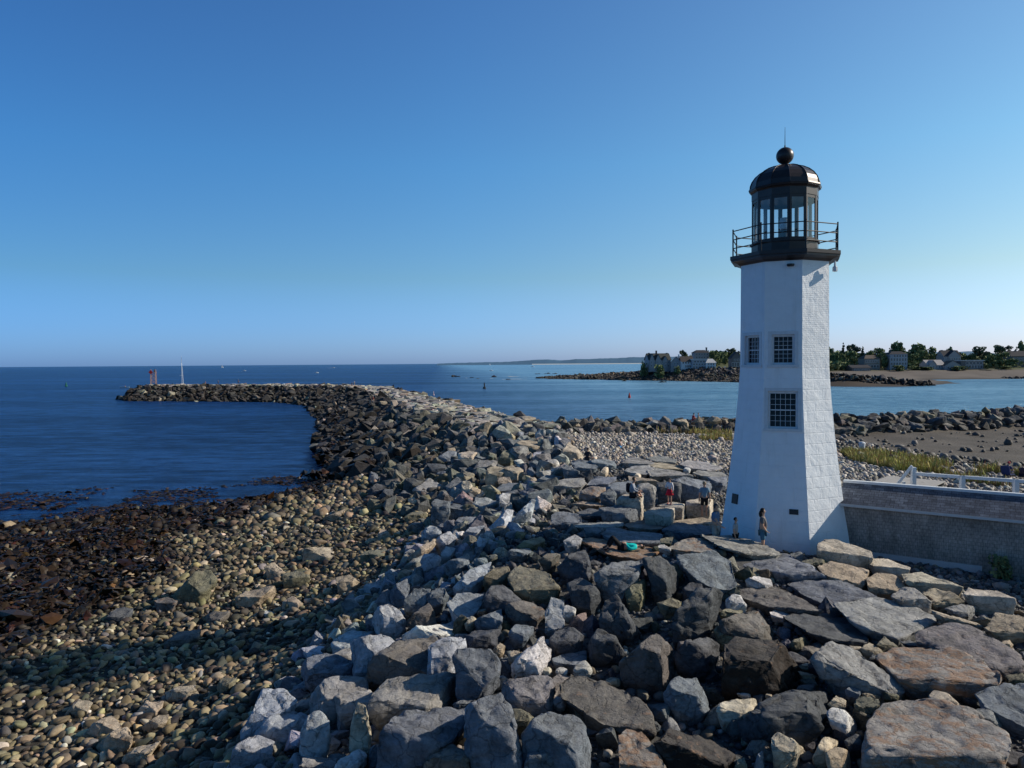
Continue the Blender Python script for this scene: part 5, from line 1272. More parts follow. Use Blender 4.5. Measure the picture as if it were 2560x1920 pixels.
# ------------------------------------------------------------------ people
bpy.context.view_layer.update(); DG = bpy.context.evaluated_depsgraph_get()
def surf(u, v):
    """point of the built rocks seen at a pixel"""
    ok, loc, nrm, idx, ob, mt = SC.ray_cast(DG, Vector(CAM), Vector(ray(u, v)))
    return np.array(loc) if ok else hit(u, v)
def top_at(x, y, z0=9.0):
    ok, loc, nrm, idx, ob, mt = SC.ray_cast(DG, Vector((x, y, z0)), Vector((0, 0, -1)))
    return loc.z if ok else h1(x, y)
def skin(name, J, E, root, mat, parent, levels=2):
    """J {name:(x,y,z,r)}; grows one continuous surface along the edges E"""
    names = list(J); ix = {n: i for i, n in enumerate(names)}
    me = bpy.data.meshes.new(name); me.from_pydata([J[n][:3] for n in names], [(ix[a], ix[b]) for a, b in E], []); me.update()
    o = bpy.data.objects.new(name, me); COL.objects.link(o)
    md = o.modifiers.new('skin', 'SKIN'); md.use_smooth_shade = True
    for i, n in enumerate(names):
        sv_ = me.skin_vertices[0].data[i]; r_ = J[n][3]; sv_.radius = (r_, r_) if not isinstance(r_, tuple) else r_; sv_.use_root = (n == root)
    ss = o.modifiers.new('sub', 'SUBSURF'); ss.levels = levels; ss.render_levels = levels
    bpy.context.view_layer.update(); dg = bpy.context.evaluated_depsgraph_get()
    m2 = bpy.data.meshes.new_from_object(o.evaluated_get(dg)); m2.name = name; m2.shade_smooth()
    bpy.data.objects.remove(o); bpy.data.meshes.remove(me)
    m2.materials.clear()
    return link(name, m2, mat, parent)
MAT_SKIN = noisy_mat('skin', (.50, .30, .21), (.44, .26, .18), 8, .55, 0)
def cloth(name, c): return noisy_mat(name, c, tuple(x * .8 for x in c), 7, .85, .35, .01, bs=18)
STAND = dict(pelvis=(0, 0, .94, .125), spine=(0, .005, 1.12, .115), chest=(0, .01, 1.31, .14), neck0=(0, .01, 1.46, .07), neck=(0, 0, 1.53, .05), head0=(0, -.015, 1.60, .072), head1=(0, -.005, 1.675, .084), head2=(0, .0, 1.74, .05),
             shL=(-.17, .01, 1.40, .062), elL=(-.23, .03, 1.13, .044), wrL=(-.24, -.04, .90, .030), haL=(-.24, -.06, .84, .033),
             hipL=(-.095, 0, .88, .092), knL=(-.105, -.015, .49, .06), anL=(-.105, .02, .085, .042), toL=(-.115, -.14, .035, .036),
             shR=(.17, .01, 1.40, .062), elR=(.23, .03, 1.13, .044), wrR=(.24, -.04, .90, .030), haR=(.24, -.06, .84, .033),
             hipR=(.095, 0, .88, .092), knR=(.105, -.015, .49, .06), anR=(.105, .02, .085, .042), toR=(.115, -.14, .035, .036))
BE = [('pelvis', 'spine'), ('spine', 'chest'), ('chest', 'neck0'), ('neck0', 'neck'), ('neck', 'head0'), ('head0', 'head1'), ('head1', 'head2')]
for s in 'LR': BE += [('chest', 'sh' + s), ('sh' + s, 'el' + s), ('el' + s, 'wr' + s), ('wr' + s, 'ha' + s), ('pelvis', 'hip' + s), ('hip' + s, 'kn' + s), ('kn' + s, 'an' + s), ('an' + s, 'to' + s)]
def person(loc, rz, label, pose=None, h=1.75, shirt=(.3, .35, .4), legs='shorts', leg_c=(.05, .05, .06), hair=(.03, .02, .015), long_hair=False, shoes=(.1, .1, .1), skirt=None, cap=None, sleeves='short', detail=True, group=None, bulk=1.0, pack=None, extra_rot=None):
    root = empty('person', loc, rz, label, 'person', group); J = dict(STAND)
    if pose: J.update({n: q for n, q in pose.items() if n != 'fwd'})
    k = h / 1.78; J = {n: (x * k, y * k, z * k, r * k * (bulk if n in ('pelvis', 'spine', 'chest') else 1)) for n, (x, y, z, r) in J.items()}
    JB = dict(J); EB = list(BE)
    V3 = lambda n: Vector(J[n][:3])
    up = (V3('head1') - V3('neck')).normalized()
    if detail:
        # five bent fingers on each hand, rooted inside the palm
        for s in 'LR':
            d = (V3('ha' + s) - V3('wr' + s)).normalized(); side = d.cross(Vector((0, 0, 1)) if abs(d.z) < .8 else Vector((0, 1, 0))).normalized(); nrm = side.cross(d)
            for f, (off, ln) in enumerate(((-.030, .055), (-.010, .070), (.010, .075), (.029, .066))):
                a = V3('ha' + s) + d * .03 * k + side * off * k; b = a + (d * .6 * ln + nrm * .006) * k; c = b + (d * .35 * ln + nrm * .022) * k
                for q, (p, r_) in enumerate(((a, .010), (b, .0085), (c, .007))): JB[f'f{s}{f}{q}'] = (*p, r_ * k)
                EB += [('ha' + s, f'f{s}{f}0'), (f'f{s}{f}0', f'f{s}{f}1'), (f'f{s}{f}1', f'f{s}{f}2')]
            a = V3('wr' + s).lerp(V3('ha' + s), .6) - side * .035 * k; b = a + (d * .045 - side * .015 + nrm * .01) * k
            JB[f't{s}0'] = (*a, .012 * k); JB[f't{s}1'] = (*b, .009 * k); EB += [('ha' + s, f't{s}0'), (f't{s}0', f't{s}1')]
        fw = Vector(pose['fwd']) if pose and 'fwd' in pose else Vector((0, -1, 0))
        JB['nose0'] = (*(V3('head0').lerp(V3('head1'), .6) + fw * .075 * k), .014 * k); JB['nose1'] = (*(V3('head0').lerp(V3('head1'), .35) + fw * .098 * k), .012 * k)
        EB += [('head1', 'nose0'), ('nose0', 'nose1')]
    body = skin('body', JB, EB, 'pelvis', MAT_SKIN, root, 2 if detail else 1)
    def grow(names, add): return {n: (*J[n][:3], J[n][3] + add * k) for n in names}
    # shirt
    T = grow(['pelvis', 'spine', 'chest', 'shL', 'shR'], .022); T['neck0'] = (*J['neck0'][:3], J['neck0'][3] + .012 * k); ES = [('pelvis', 'spine'), ('spine', 'chest'), ('chest', 'neck0'), ('chest', 'shL'), ('chest', 'shR')]
    for s in 'LR':
        m_ = V3('sh' + s).lerp(V3('el' + s), .75 if sleeves == 'short' else 1.0); T['m' + s] = (*m_, .062 * k); ES.append(('sh' + s, 'm' + s))
        if sleeves == 'long': T['w' + s] = (*V3('el' + s).lerp(V3('wr' + s), .9), .043 * k); ES.append(('m' + s, 'w' + s))
    skin('shirt', T, ES, 'chest', cloth('shirt_cloth', shirt), root, 2 if detail else 1)
    if skirt:
        bm = bmesh.new(); c = V3('pelvis'); lathe(bm, [(.13 * k, c.z + .1 * k), (.16 * k, c.z), (.21 * k, c.z - .14 * k), (.27 * k, c.z - .32 * k), (.25 * k, c.z - .31 * k), (.12 * k, c.z)], 18, cap=False)
        for v in bm.verts: a = math.atan2(v.co.y, v.co.x); q = 1 + .07 * math.sin(a * 7) * (1 if v.co.z < c.z - .05 * k else 0); v.co.x = v.co.x * q + c.x; v.co.y = v.co.y * q + c.y
        bm_obj('skirt', bm, cloth('skirt_cloth', skirt), root, smooth=True)
    else:
        T = grow(['pelvis', 'hipL', 'hipR'], .016); ES = [('pelvis', 'hipL'), ('pelvis', 'hipR')]
        for s in 'LR':
            if legs == 'shorts': T['k' + s] = (*V3('hip' + s).lerp(V3('kn' + s), .85), .092 * k); ES.append(('hip' + s, 'k' + s))
            else:
                T['k' + s] = (*V3('kn' + s), .072 * k); T['a' + s] = (*V3('kn' + s).lerp(V3('an' + s), .93), .056 * k); ES += [('hip' + s, 'k' + s), ('k' + s, 'a' + s)]
        skin('trousers' if legs != 'shorts' else 'shorts', T, ES, 'pelvis', cloth('leg_cloth', leg_c), root, 2 if detail else 1)
    hc = V3('head1'); bm = bmesh.new(); bmesh.ops.create_icosphere(bm, subdivisions=3, radius=.098 * k)
    fw = Vector(pose['fwd']) if pose and 'fwd' in pose else Vector((0, -1, 0)); upv = up
    dele = [v for v in bm.verts if v.co.dot(fw) > (.035 if v.co.dot(upv) < .045 * k else .085) * k or (v.co.dot(upv) < -.07 * k)]
    bmesh.ops.delete(bm, geom=dele, context='VERTS')
    for v in bm.verts: v.co += upv * .008 * k - fw * .008 * k; v.co *= 1 + mnoise.noise(v.co * 40) * .04
    if long_hair:
        g = bmesh.ops.create_icosphere(bm, subdivisions=2, radius=.075 * k)['verts']
        for v in g: v.co = Vector((v.co.x, v.co.y, v.co.z * 1.9)) - fw * .075 * k - upv * .13 * k
    bmesh.ops.translate(bm, vec=hc, verts=bm.verts[:]); bm_obj('cap' if cap else 'hair', bm, noisy_mat('hair', cap or hair, tuple(x * .7 for x in (cap or hair)), 20, .6, .3, .005), root, smooth=True)
    if detail:
        for s in 'LR':
            T = {'a': (*V3('an' + s), .05 * k), 'h': (*(V3('an' + s).lerp(V3('to' + s), .1) + Vector((0, 0, -.03 * k))), .048 * k), 't': (*(V3('to' + s) + (V3('to' + s) - V3('an' + s)).normalized() * .03 * k), .042 * k)}
            skin('shoe', T, [('a', 'h'), ('h', 't')], 'h', new_mat('shoe', shoes, .6), root, 1)
    if pack:
        c = V3('chest') - fw * .2 * k - Vector((0, 0, .05 * k)); bm = bmesh.new(); box(bm, -.15 * k, .15 * k, -.09 * k, .09 * k, -.23 * k, .22 * k)
        bmesh.ops.bevel(bm, geom=bm.edges[:], offset=.05 * k, segments=2, affect='EDGES')
        q = (-fw).to_track_quat('Y', 'Z').to_matrix().to_4x4(); bmesh.ops.transform(bm, matrix=Matrix.Translation(c) @ q, verts=bm.verts[:])
        bo = empty('backpack', root.location, rz, 'dark backpack worn by the person sitting on the granite block', 'backpack')
        b_ = bm_obj('bag', bm, cloth('pack_cloth', pack), bo, smooth=True)
        bm = bmesh.new()
        for s in (-.1, .1):
            a = c + Vector((0, 0, .2 * k)); 
            for t0 in range(6):
                f0, f1 = t0 / 6, (t0 + 1) / 6; P_ = lambda f: Vector((s * k, 0, 0)) * 1 + Vector((0, 0, c.z + (.2 - .38 * f) * k)) + fw * ((.06 + .20 * math.sin(PI * f)) * k) + Vector((c.x, c.y, 0))
                tube(bm, P_(f0), P_(f1), .018 * k, 5)
        bm_obj('strap', bm, cloth('strap_cloth', pack), bo)
    return root
def yaw(dx, dy): return math.atan2(dx, -dy)      # rotation that turns the figure (facing -Y) towards (dx,dy)
# man in the blue shirt, seen from behind
p = surf(1761, 1292); person(p, yaw(.15, 1), 'person in pale blue T-shirt and black shorts standing with back turned, left of tower', dict(elL=(-.25, .0, 1.13, .044), wrL=(-.27, -.02, .88, .03), haL=(-.27, -.03, .82, .033)), 1.66, (.16, .27, .36), 'shorts', (.012, .012, .015), (.28, .22, .15), shoes=(.45, .28, .2))
# girl in red skirt
p = surf(1674, 1260); person(p, yaw(-.55, -.8), 'child in white top and red skirt standing on the granite blocks', dict(elL=(-.24, -.08, 1.15, .044), wrL=(-.1, -.2, 1.12, .03), haL=(-.05, -.23, 1.14, .033)), 1.22, (.72, .7, .72), 'shorts', (.3, .02, .04), (.05, .03, .02), skirt=(.55, .015, .04), shoes=(.5, .03, .05), sleeves='long', long_hair=True)
# sitter on the block
SIT = dict(pelvis=(0, 0, .12, .13), spine=(0, .02, .30, .12), chest=(0, -.02, .50, .14), neck0=(0, -.05, .65, .07), neck=(0, -.07, .71, .05), head0=(0, -.10, .78, .072), head1=(0, -.10, .855, .084), head2=(0, -.095, .92, .05),
           shL=(-.17, -.02, .59, .062), elL=(-.26, -.12, .36, .044), wrL=(-.2, -.33, .30, .03), haL=(-.17, -.39, .29, .033), shR=(.17, -.02, .59, .062), elR=(.26, -.12, .36, .044), wrR=(.2, -.33, .30, .03), haR=(.17, -.39, .29, .033),
           hipL=(-.1, -.02, .11, .095), knL=(-.30, -.32, .17, .062), anL=(.02, -.36, .07, .042), toL=(.16, -.38, .06, .036), hipR=(.1, -.02, .11, .095), knR=(.30, -.32, .17, .062), anR=(-.02, -.44, .07, .042), toR=(-.16, -.46, .06, .036))
p = surf(1580, 1243); SITP = p; person(p, yaw(1, -.25), 'person in grey hooded top sitting cross-legged on a tan granite block', SIT, 1.74, (.32, .35, .4), 'shorts', (.02, .02, .022), (.05, .035, .025), sleeves='long', shoes=(.03, .03, .03), pack=(.012, .013, .025))
# lying person
LIE = dict(pelvis=(0, 0, .12, .125), spine=(.2, 0, .12, .115), chest=(.40, 0, .14, .14), neck0=(.55, 0, .15, .07), neck=(.61, 0, .14, .05), head0=(.68, 0, .13, .072), head1=(.755, 0, .13, .084), head2=(.83, 0, .125, .05),
           shL=(.48, -.17, .12, .062), elL=(.28, -.30, .10, .044), wrL=(.12, -.12, .24, .03), haL=(.07, -.06, .26, .033), shR=(.48, .17, .12, .062), elR=(.28, .28, .10, .044), wrR=(.12, .12, .24, .03), haR=(.07, .07, .26, .033),
           hipL=(-.06, -.1, .12, .095), knL=(-.34, -.12, .47, .062), anL=(-.55, -.12, .10, .042), toL=(-.69, -.13, .05, .036), hipR=(-.06, .1, .12, .095), knR=(-.38, .1, .50, .062), anR=(-.60, .11, .12, .042), toR=(-.74, .12, .06, .036), fwd=(0, 0, 1))
p = surf(1557, 1376); person(p + np.array((0, .1, 0)), R(-4), 'person in turquoise top and black leggings lying on a rusty slab with knees raised', LIE, 1.66, (.0, .56, .52), 'trousers', (.010, .010, .012), (.1, .06, .035), sleeves='long', shoes=(.025, .025, .03))
# the three by the tower
def by_depth(u, y, z=None):
    d = ray(u, 1300); x = d[0] / d[1] * y; return np.array((x, y, h1(x, y) if z is None else z))
p = by_depth(1907, 26.85); p[2] = 4.27; person(p, yaw(.8, -.35), 'person with dark hair in grey T-shirt and blue shorts standing at the tower foot', dict(elL=(-.24, -.02, 1.13, .044), wrL=(-.2, -.14, .95, .03), haL=(-.17, -.18, .92, .033), spine=(0, -.03, 1.12, .128)), 1.76, (.12, .12, .13), 'shorts', (.05, .14, .22), (.012, .010, .010), bulk=1.12, long_hair=True)
p = by_depth(1789, 27.75); p[2] = 4.22; person(p, yaw(.75, -.65), 'person in blue polo shirt and dark cap with one arm held out to a child', dict(elL=(-.28, -.18, 1.18, .044), wrL=(-.34, -.40, 1.02, .03), haL=(-.35, -.46, 1.0, .033)), 1.80, (.13, .19, .30), 'shorts', (.42, .4, .36), (.02, .02, .02), cap=(.03, .035, .05), bulk=1.12)
p = by_depth(1839, 27.35); p[2] = 4.22; person(p, yaw(.8, -.5), 'child in white T-shirt and black shorts walking beside the adult in a cap', None, 1.36, (.42, .43, .43), 'shorts', (.012, .012, .013), (.014, .012, .012), bulk=.95)
# seated on the shingle
p = surf(1469, 1150); person(p, yaw(.35, 1), 'person in navy jacket sitting on the slabs facing the shingle', SIT, 1.75, (.018, .02, .035), 'trousers', (.03, .032, .045), (.06, .04, .03), sleeves='long', detail=False)
CROUCH = dict(SIT, knL=(-.12, -.3, .42, .06), anL=(-.12, -.24, .06, .042), toL=(-.12, -.36, .04, .036), knR=(.12, -.3, .42, .06), anR=(.12, -.24, .06, .042), toR=(.12, -.36, .04, .036))
p = surf(1552, 1119); person(p, yaw(-.5, .8), 'child in bright blue shorts crouching on the grey shingle', CROUCH, 1.35, (.55, .40, .33), 'shorts', (.06, .27, .58), (.05, .03, .02), detail=False)
# on the harbour revetment
x = ray(1746, 1060); p = CAM + x * (84.4 / x[1]); p[2] = 3.85; person(p, yaw(1, -.3), 'person in dark blue standing on the harbour rocks beside the crouching one in red', None, 1.7, (.04, .06, .13), 'trousers', (.1, .16, .24), (.03, .02, .02), detail=False)
x = ray(1733, 1066); p = CAM + x * (83.3 / x[1]); p[2] = top_at(p[0], p[1]) - .02; person(p, yaw(1, .2), 'person in red jacket crouching on the harbour rocks', CROUCH, 1.7, (.33, .015, .04), 'trousers', (.3, .02, .05), (.03, .02, .02), detail=False)
# walkers on the breakwater
JP = [(514, 1.7, (.35, .1, .06), (.3, .3, .3), 'person in dark rust top standing on the breakwater, leftmost of the walkers'), (545.6, 1.75, (.03, .04, .08), (.02, .02, .03), 'person in dark clothes upright on the breakwater right of the bare mast'),
      (596, 1.72, (.03, .05, .12), (.03, .05, .12), 'person in navy walking alone along the outer breakwater'), (880, 1.78, (.03, .035, .05), (.5, .45, .4), 'person in black top at the bend of the breakwater'),
      (885.8, 1.66, (.6, .62, .66), (.4, .35, .3), 'person in white top at the bend of the breakwater beside one in black')]
for u, hh, sc_, lc, lab in JP:
    d = ray(u, 966)
    cand = [CAM[:2] + d[:2] / d[1] * y for y in np.arange(200, 262, .4)]; D, _, _ = poly_dist(np.array(cand), JETTY); q = cand[int(np.argmin(D))]
    person((q[0], q[1], top_at(q[0], q[1])), yaw(rg.uniform(-1, 1), rg.uniform(-1, 1)), lab, None, hh, sc_, 'trousers', lc, (.04, .03, .02), detail=False)
for u, sc_, lab in ((926, (.05, .05, .055), 'person in dark top and pale trousers walking the breakwater towards the shore'), (932.6, (.20, .06, .05), 'person in dark red top walking the breakwater beside one in dark top')):
    q = at_z(u, 1001, 4.45); person((q[0], q[1], top_at(q[0], q[1])), yaw(.2, -1), lab, None, 1.7, sc_, 'trousers', (.45, .38, .33), (.04, .03, .02), detail=False)
# beach chair visitors at the right
MAT_CANVAS = cloth('blue_canvas', (.03, .05, .16))
def beach_chair(u, v, lab, col):
    p = hit(u, v); o = empty('beach_chair', p, yaw(1, .6), lab, 'chair')
    bm = bmesh.new(); box(bm, -.27, .27, -.25, .25, .30, .34); bm_obj('seat', bm, col, o)
    bm = bmesh.new(); box(bm, -.27, .27, 0, .035, 0, .62, Matrix.Translation((0, .25, .32)) @ Matrix.Rotation(R(-18), 4, 'X')); bm_obj('backrest', bm, col, o)
    for sx_ in (-1, 1):
        for sy in (-1, 1):
            bm = bmesh.new(); tube(bm, (sx_ * .26, sy * .24, 0), (sx_ * .26, -sy * .2, .56 if sy < 0 else .32), .014, 6); bm_obj('leg', bm, MAT_DARK, o)
        bm = bmesh.new(); box(bm, sx_ * .28 - .03, sx_ * .28 + .03, -.24, .22, .54, .56); bm_obj('armrest', bm, col, o)
    return p
pc = beach_chair(2520, 1197, 'blue folding beach chair in the weeds at the right edge', MAT_CANVAS)
SITC = {n: (x, y, z + .26, r) for n, (x, y, z, r) in CROUCH.items()}; SITC.update(anL=(-.12, -.62, .06, .042), toL=(-.12, -.75, .05, .036), anR=(.12, -.62, .06, .042), toR=(.12, -.75, .05, .036), knL=(-.12, -.42, .42, .06), knR=(.12, -.42, .42, .06))
person(pc, yaw(1, .6), 'person in red cap sitting in the blue beach chair', SITC, 1.7, (.05, .06, .15), 'trousers', (.03, .03, .05), cap=(.5, .05, .06), detail=False)
p = hit(2556, 1192); person(p, yaw(1, .5), 'person in dark clothes sitting on the ground right of the blue beach chair', CROUCH, 1.7, (.06, .04, .06), 'trousers', (.02, .02, .04), (.04, .03, .02), detail=False)
# white litter bin on the shingle
p = hit(2155, 1124); b = empty('litter_bin', p, 0, 'white plastic bin standing on the shingle beyond the grass', 'bin')
bm = bmesh.new(); lathe(bm, [(.22, 0), (.24, .05), (.28, .55), (.30, .56)], 16); bm_obj('bin_body', bm, MAT_TRIM, b)
bm = bmesh.new(); lathe(bm, [(.31, .565), (.30, .62), (.18, .72), (.05, .74)], 16); bm_obj('lid', bm, MAT_TRIM, b)
# ------------------------------------------------------------------ far shore: land, hills
def far_col(P, z):
    C = np.repeat(np.array([[.135, .115, .098]]), len(P), 0)
    g = np.clip((z - 4.6) / .8, 0, 1)[:, None]; C = C * (1 - g) + np.array((.085, .095, .04)) * g
    l = ((P[:, 0] < 172) & (z < 7))[:, None]; C = np.where(l, np.array((.07, .055, .042)), C)
    w = np.clip((.9 - z) / .7, 0, 1)[:, None]; C = C * (1 - w) + np.array((.05, .042, .036)) * w
    return C * (.8 + .4 * vnoise(P, .12, 77)[:, None])
ny2 = len(_fy); kk = FG > -2.2; cl_ = kk[:-1, :-1] | kk[1:, :-1] | kk[1:, 1:] | kk[:-1, 1:]; ci, cj = np.nonzero(cl_)
Fq = np.c_[ci * ny2 + cj, (ci + 1) * ny2 + cj, (ci + 1) * ny2 + cj + 1, ci * ny2 + cj + 1]; used = np.unique(Fq); rm = np.full(len(_FP), -1); rm[used] = np.arange(len(used))
tag(link('far_shore', np_mesh('far_shore', np.c_[_FP, _FH][used], rm[Fq], far_col(_FP[used], _FH[used])), attr_mat('sandy_shore', .9)), 'brown beach and green land across the harbour mouth', kind='structure')
HP = [(1092, .2), (1130, 1.6), (1200, 3), (1260, 3.6), (1290, 4.6), (1330, 8), (1370, 8.8), (1400, 6.4), (1440, 9), (1500, 10.5), (1560, 12.5), (1620, 14), (1700, 15), (1850, 17), (2100, 18), (2300, 21), (2420, 22), (2480, 18), (2560, 13), (2700, 9)]
us_ = np.arange(1092, 2760, 4.0); hh_ = np.interp(us_, [a for a, b in HP], [b for a, b in HP]) * (1 + .16 * (vnoise(np.c_[us_, us_ * 0], .05, 3) - .5)) + .8 * (vnoise(np.c_[us_, us_ * 0], .2, 4) - .5)
Vh = []; rows = 6
for j in range(rows):
    f = j / (rows - 1); y = 5000 + 900 * f
    for u, hp in zip(us_, hh_):
        d = ray(u, 908); x = d[0] / d[1] * y; zt = 11.5 + max(hp, -.2) * 5600 / FPX
        Vh.append((x, y, -1 + (zt + 1) * math.sin(min(f * 1.1, 1) * PI / 2) ** .8))
Vh = np.array(Vh); nu = len(us_); Fh = np.array([(j * nu + i, j * nu + i + 1, (j + 1) * nu + i + 1, (j + 1) * nu + i) for j in range(rows - 1) for i in range(nu - 1)])
MAT_HILL = noisy_mat('hazy_woodland', (.045, .115, .20), (.06, .14, .225), .01, .95, 0)  # distance haze is mixed into this blue woodland colour
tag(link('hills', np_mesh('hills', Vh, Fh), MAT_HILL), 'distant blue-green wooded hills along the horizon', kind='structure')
sp = [];
for u in np.arange(1330, 1640, 6.0):
    for y in (4900, 4990): d = ray(u, 908); sp.append((d[0] / d[1] * y, y, .3 if y < 4950 else 5.5))
sp = np.array(sp); tag(link('sand_strip', np_mesh('sand_strip', sp, np.array([(2 * i, 2 * i + 2, 2 * i + 3, 2 * i + 1) for i in range(len(sp) // 2 - 1)])), noisy_mat('pale_sand', (.5, .52, .5), (.4, .44, .45), .02, .9, 0)), 'pale beach at the foot of the distant hills', kind='structure')

# ------------------------------------------------------------------ trees
MAT_BARK = noisy_mat('bark', (.06, .045, .035), (.035, .028, .022), 3, .9, .5, .05)
def leaf_mesh(name, blobs, n, size, cols, seed):
    g = np.random.RandomState(seed); Vs = []; w = np.array([b[3] ** 2 for b in blobs]); which = g.choice(len(blobs), n, p=w / w.sum()); P = []; sh = []
    for q in which:
        x, y, z, r_, sq = blobs[q]; d = g.normal(0, 1, 3); d /= np.linalg.norm(d); rr = r_ * g.uniform(.45, 1.05) ** .6
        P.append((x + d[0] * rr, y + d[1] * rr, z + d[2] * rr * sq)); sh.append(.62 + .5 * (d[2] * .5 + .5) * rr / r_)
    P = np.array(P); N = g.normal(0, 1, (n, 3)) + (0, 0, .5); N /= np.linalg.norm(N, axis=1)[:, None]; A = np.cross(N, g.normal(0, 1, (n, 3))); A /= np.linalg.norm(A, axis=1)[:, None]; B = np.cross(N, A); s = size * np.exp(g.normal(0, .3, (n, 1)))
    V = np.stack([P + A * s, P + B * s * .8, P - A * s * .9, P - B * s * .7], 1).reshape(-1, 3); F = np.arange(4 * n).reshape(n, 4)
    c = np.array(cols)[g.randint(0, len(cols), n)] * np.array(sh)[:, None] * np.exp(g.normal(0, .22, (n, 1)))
    return np_mesh(name, V, F, np.repeat(c, 4, 0), False)
MAT_LEAF = attr_mat('tree_foliage', .8)
LC = [(.15, .20, .085), (.115, .16, .08), (.20, .23, .10)]; LD = [(.09, .125, .085), (.075, .105, .08), (.12, .15, .085)]
def crown_blobs(seed, w, h, z0, kind):
    g = random.Random(seed); B = []
    if kind == 'conifer':
        for i in range(9): f = i / 8; B.append((g.uniform(-.2, .2), g.uniform(-.2, .2), z0 + h * f, max(.35, w * .5 * (1 - f) + .2), .6))
    elif kind == 'spread':
        for i in range(9): a = g.uniform(0, 6.28); q = g.uniform(.1, .42) * w; B.append((q * math.cos(a), q * math.sin(a), z0 + h * g.uniform(.45, .92), w * g.uniform(.13, .22), .55))
    else:
        for i in range(13): a = g.uniform(0, 6.28); q = g.uniform(.05, .34) * w; f = g.uniform(.12, .85); B.append((q * math.cos(a), q * math.sin(a), z0 + h * f, w * g.uniform(.16, .27) * (1.1 - .35 * f), .8))
    return B
def make_tree(kind, seed, h, w):
    r_ = empty({'conifer': 'conifer', 'bush': 'shrub'}.get(kind, 'tree'), (0, 0, 0)); z0 = h * (.12 if kind in ('conifer', 'round') else .3); z0 = 0 if kind == 'bush' else z0
    bl = crown_blobs(seed, w, h - z0, z0, kind)
    g = random.Random(seed + 1); bm = bmesh.new()
    tube(bm, (0, 0, -.5), (0, 0, h * .55), h * .022, 7, h * .012); tube(bm, (0, 0, h * .5), (g.uniform(-.3, .3), 0, h * .85), h * .012, 6, h * .005)
    for b in bl[:6]:
        if kind != 'conifer': tube(bm, (0, 0, h * g.uniform(.3, .5)), (b[0], b[1], b[2]), h * .009, 5, h * .003)
    bm_obj('trunk', bm, MAT_BARK, r_)
    n = {'conifer': 900, 'spread': 520, 'round': 760, 'bush': 300}[kind]
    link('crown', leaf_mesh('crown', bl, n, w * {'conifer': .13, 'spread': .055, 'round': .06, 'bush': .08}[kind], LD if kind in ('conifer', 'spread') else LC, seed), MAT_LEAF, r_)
    return r_
PROTO = {('round', i): make_tree('round', 50 + i, 10, 9 + i) for i in range(3)}; PROTO.update({('spread', i): make_tree('spread', 60 + i, 10, 9) for i in range(2)}); PROTO[('conifer', 0)] = make_tree('conifer', 70, 10, 4.4); PROTO.update({('bush', i): make_tree('bush', 80 + i, 10, 16) for i in range(2)})
USED = set()
def tree(kind, u0, u1, vtop, Y, label, hbase=None, group='trees on the far shore'):
    opts = [k_ for k_ in PROTO if k_[0] == kind]; k_ = opts[int(u0) % len(opts)]
    pr = PROTO[k_]; uc = (u0 + u1) / 2; d = ray(uc, vtop); pt = CAM + d * (Y / d[1]); x = pt[0]; zb = float(FH([(x, Y)])[0]) if hbase is None else hbase
    hh2 = max(1.5, pt[2] - zb); ww = (u1 - u0) * Y / FPX; pw = {'round': 9 + k_[1], 'spread': 9, 'conifer': 4.4, 'bush': 16}[kind]
    if k_ in USED: o = copy_tree(pr)
    else: USED.add(k_); o = pr
    o.location = (x, Y, zb); sx_ = ww / pw * 1.08; o.scale = (sx_, sx_, hh2 / 10 * 1.03); o.rotation_euler = (0, 0, (uc * 1.7) % 6.28)
    tag(o, label, 'shrub' if kind == 'bush' else 'tree', 'shrubs on the far shore' if kind == 'bush' else group); return o
def cL(x): return 1600 + x / 8.508
def cR(x): return 2060 + x / 8.508
def cQ(x): return 2300 + x / 8.508
def vL(y): return 850 + y / 8.508
def vR(y): return 840 + y / 8.508
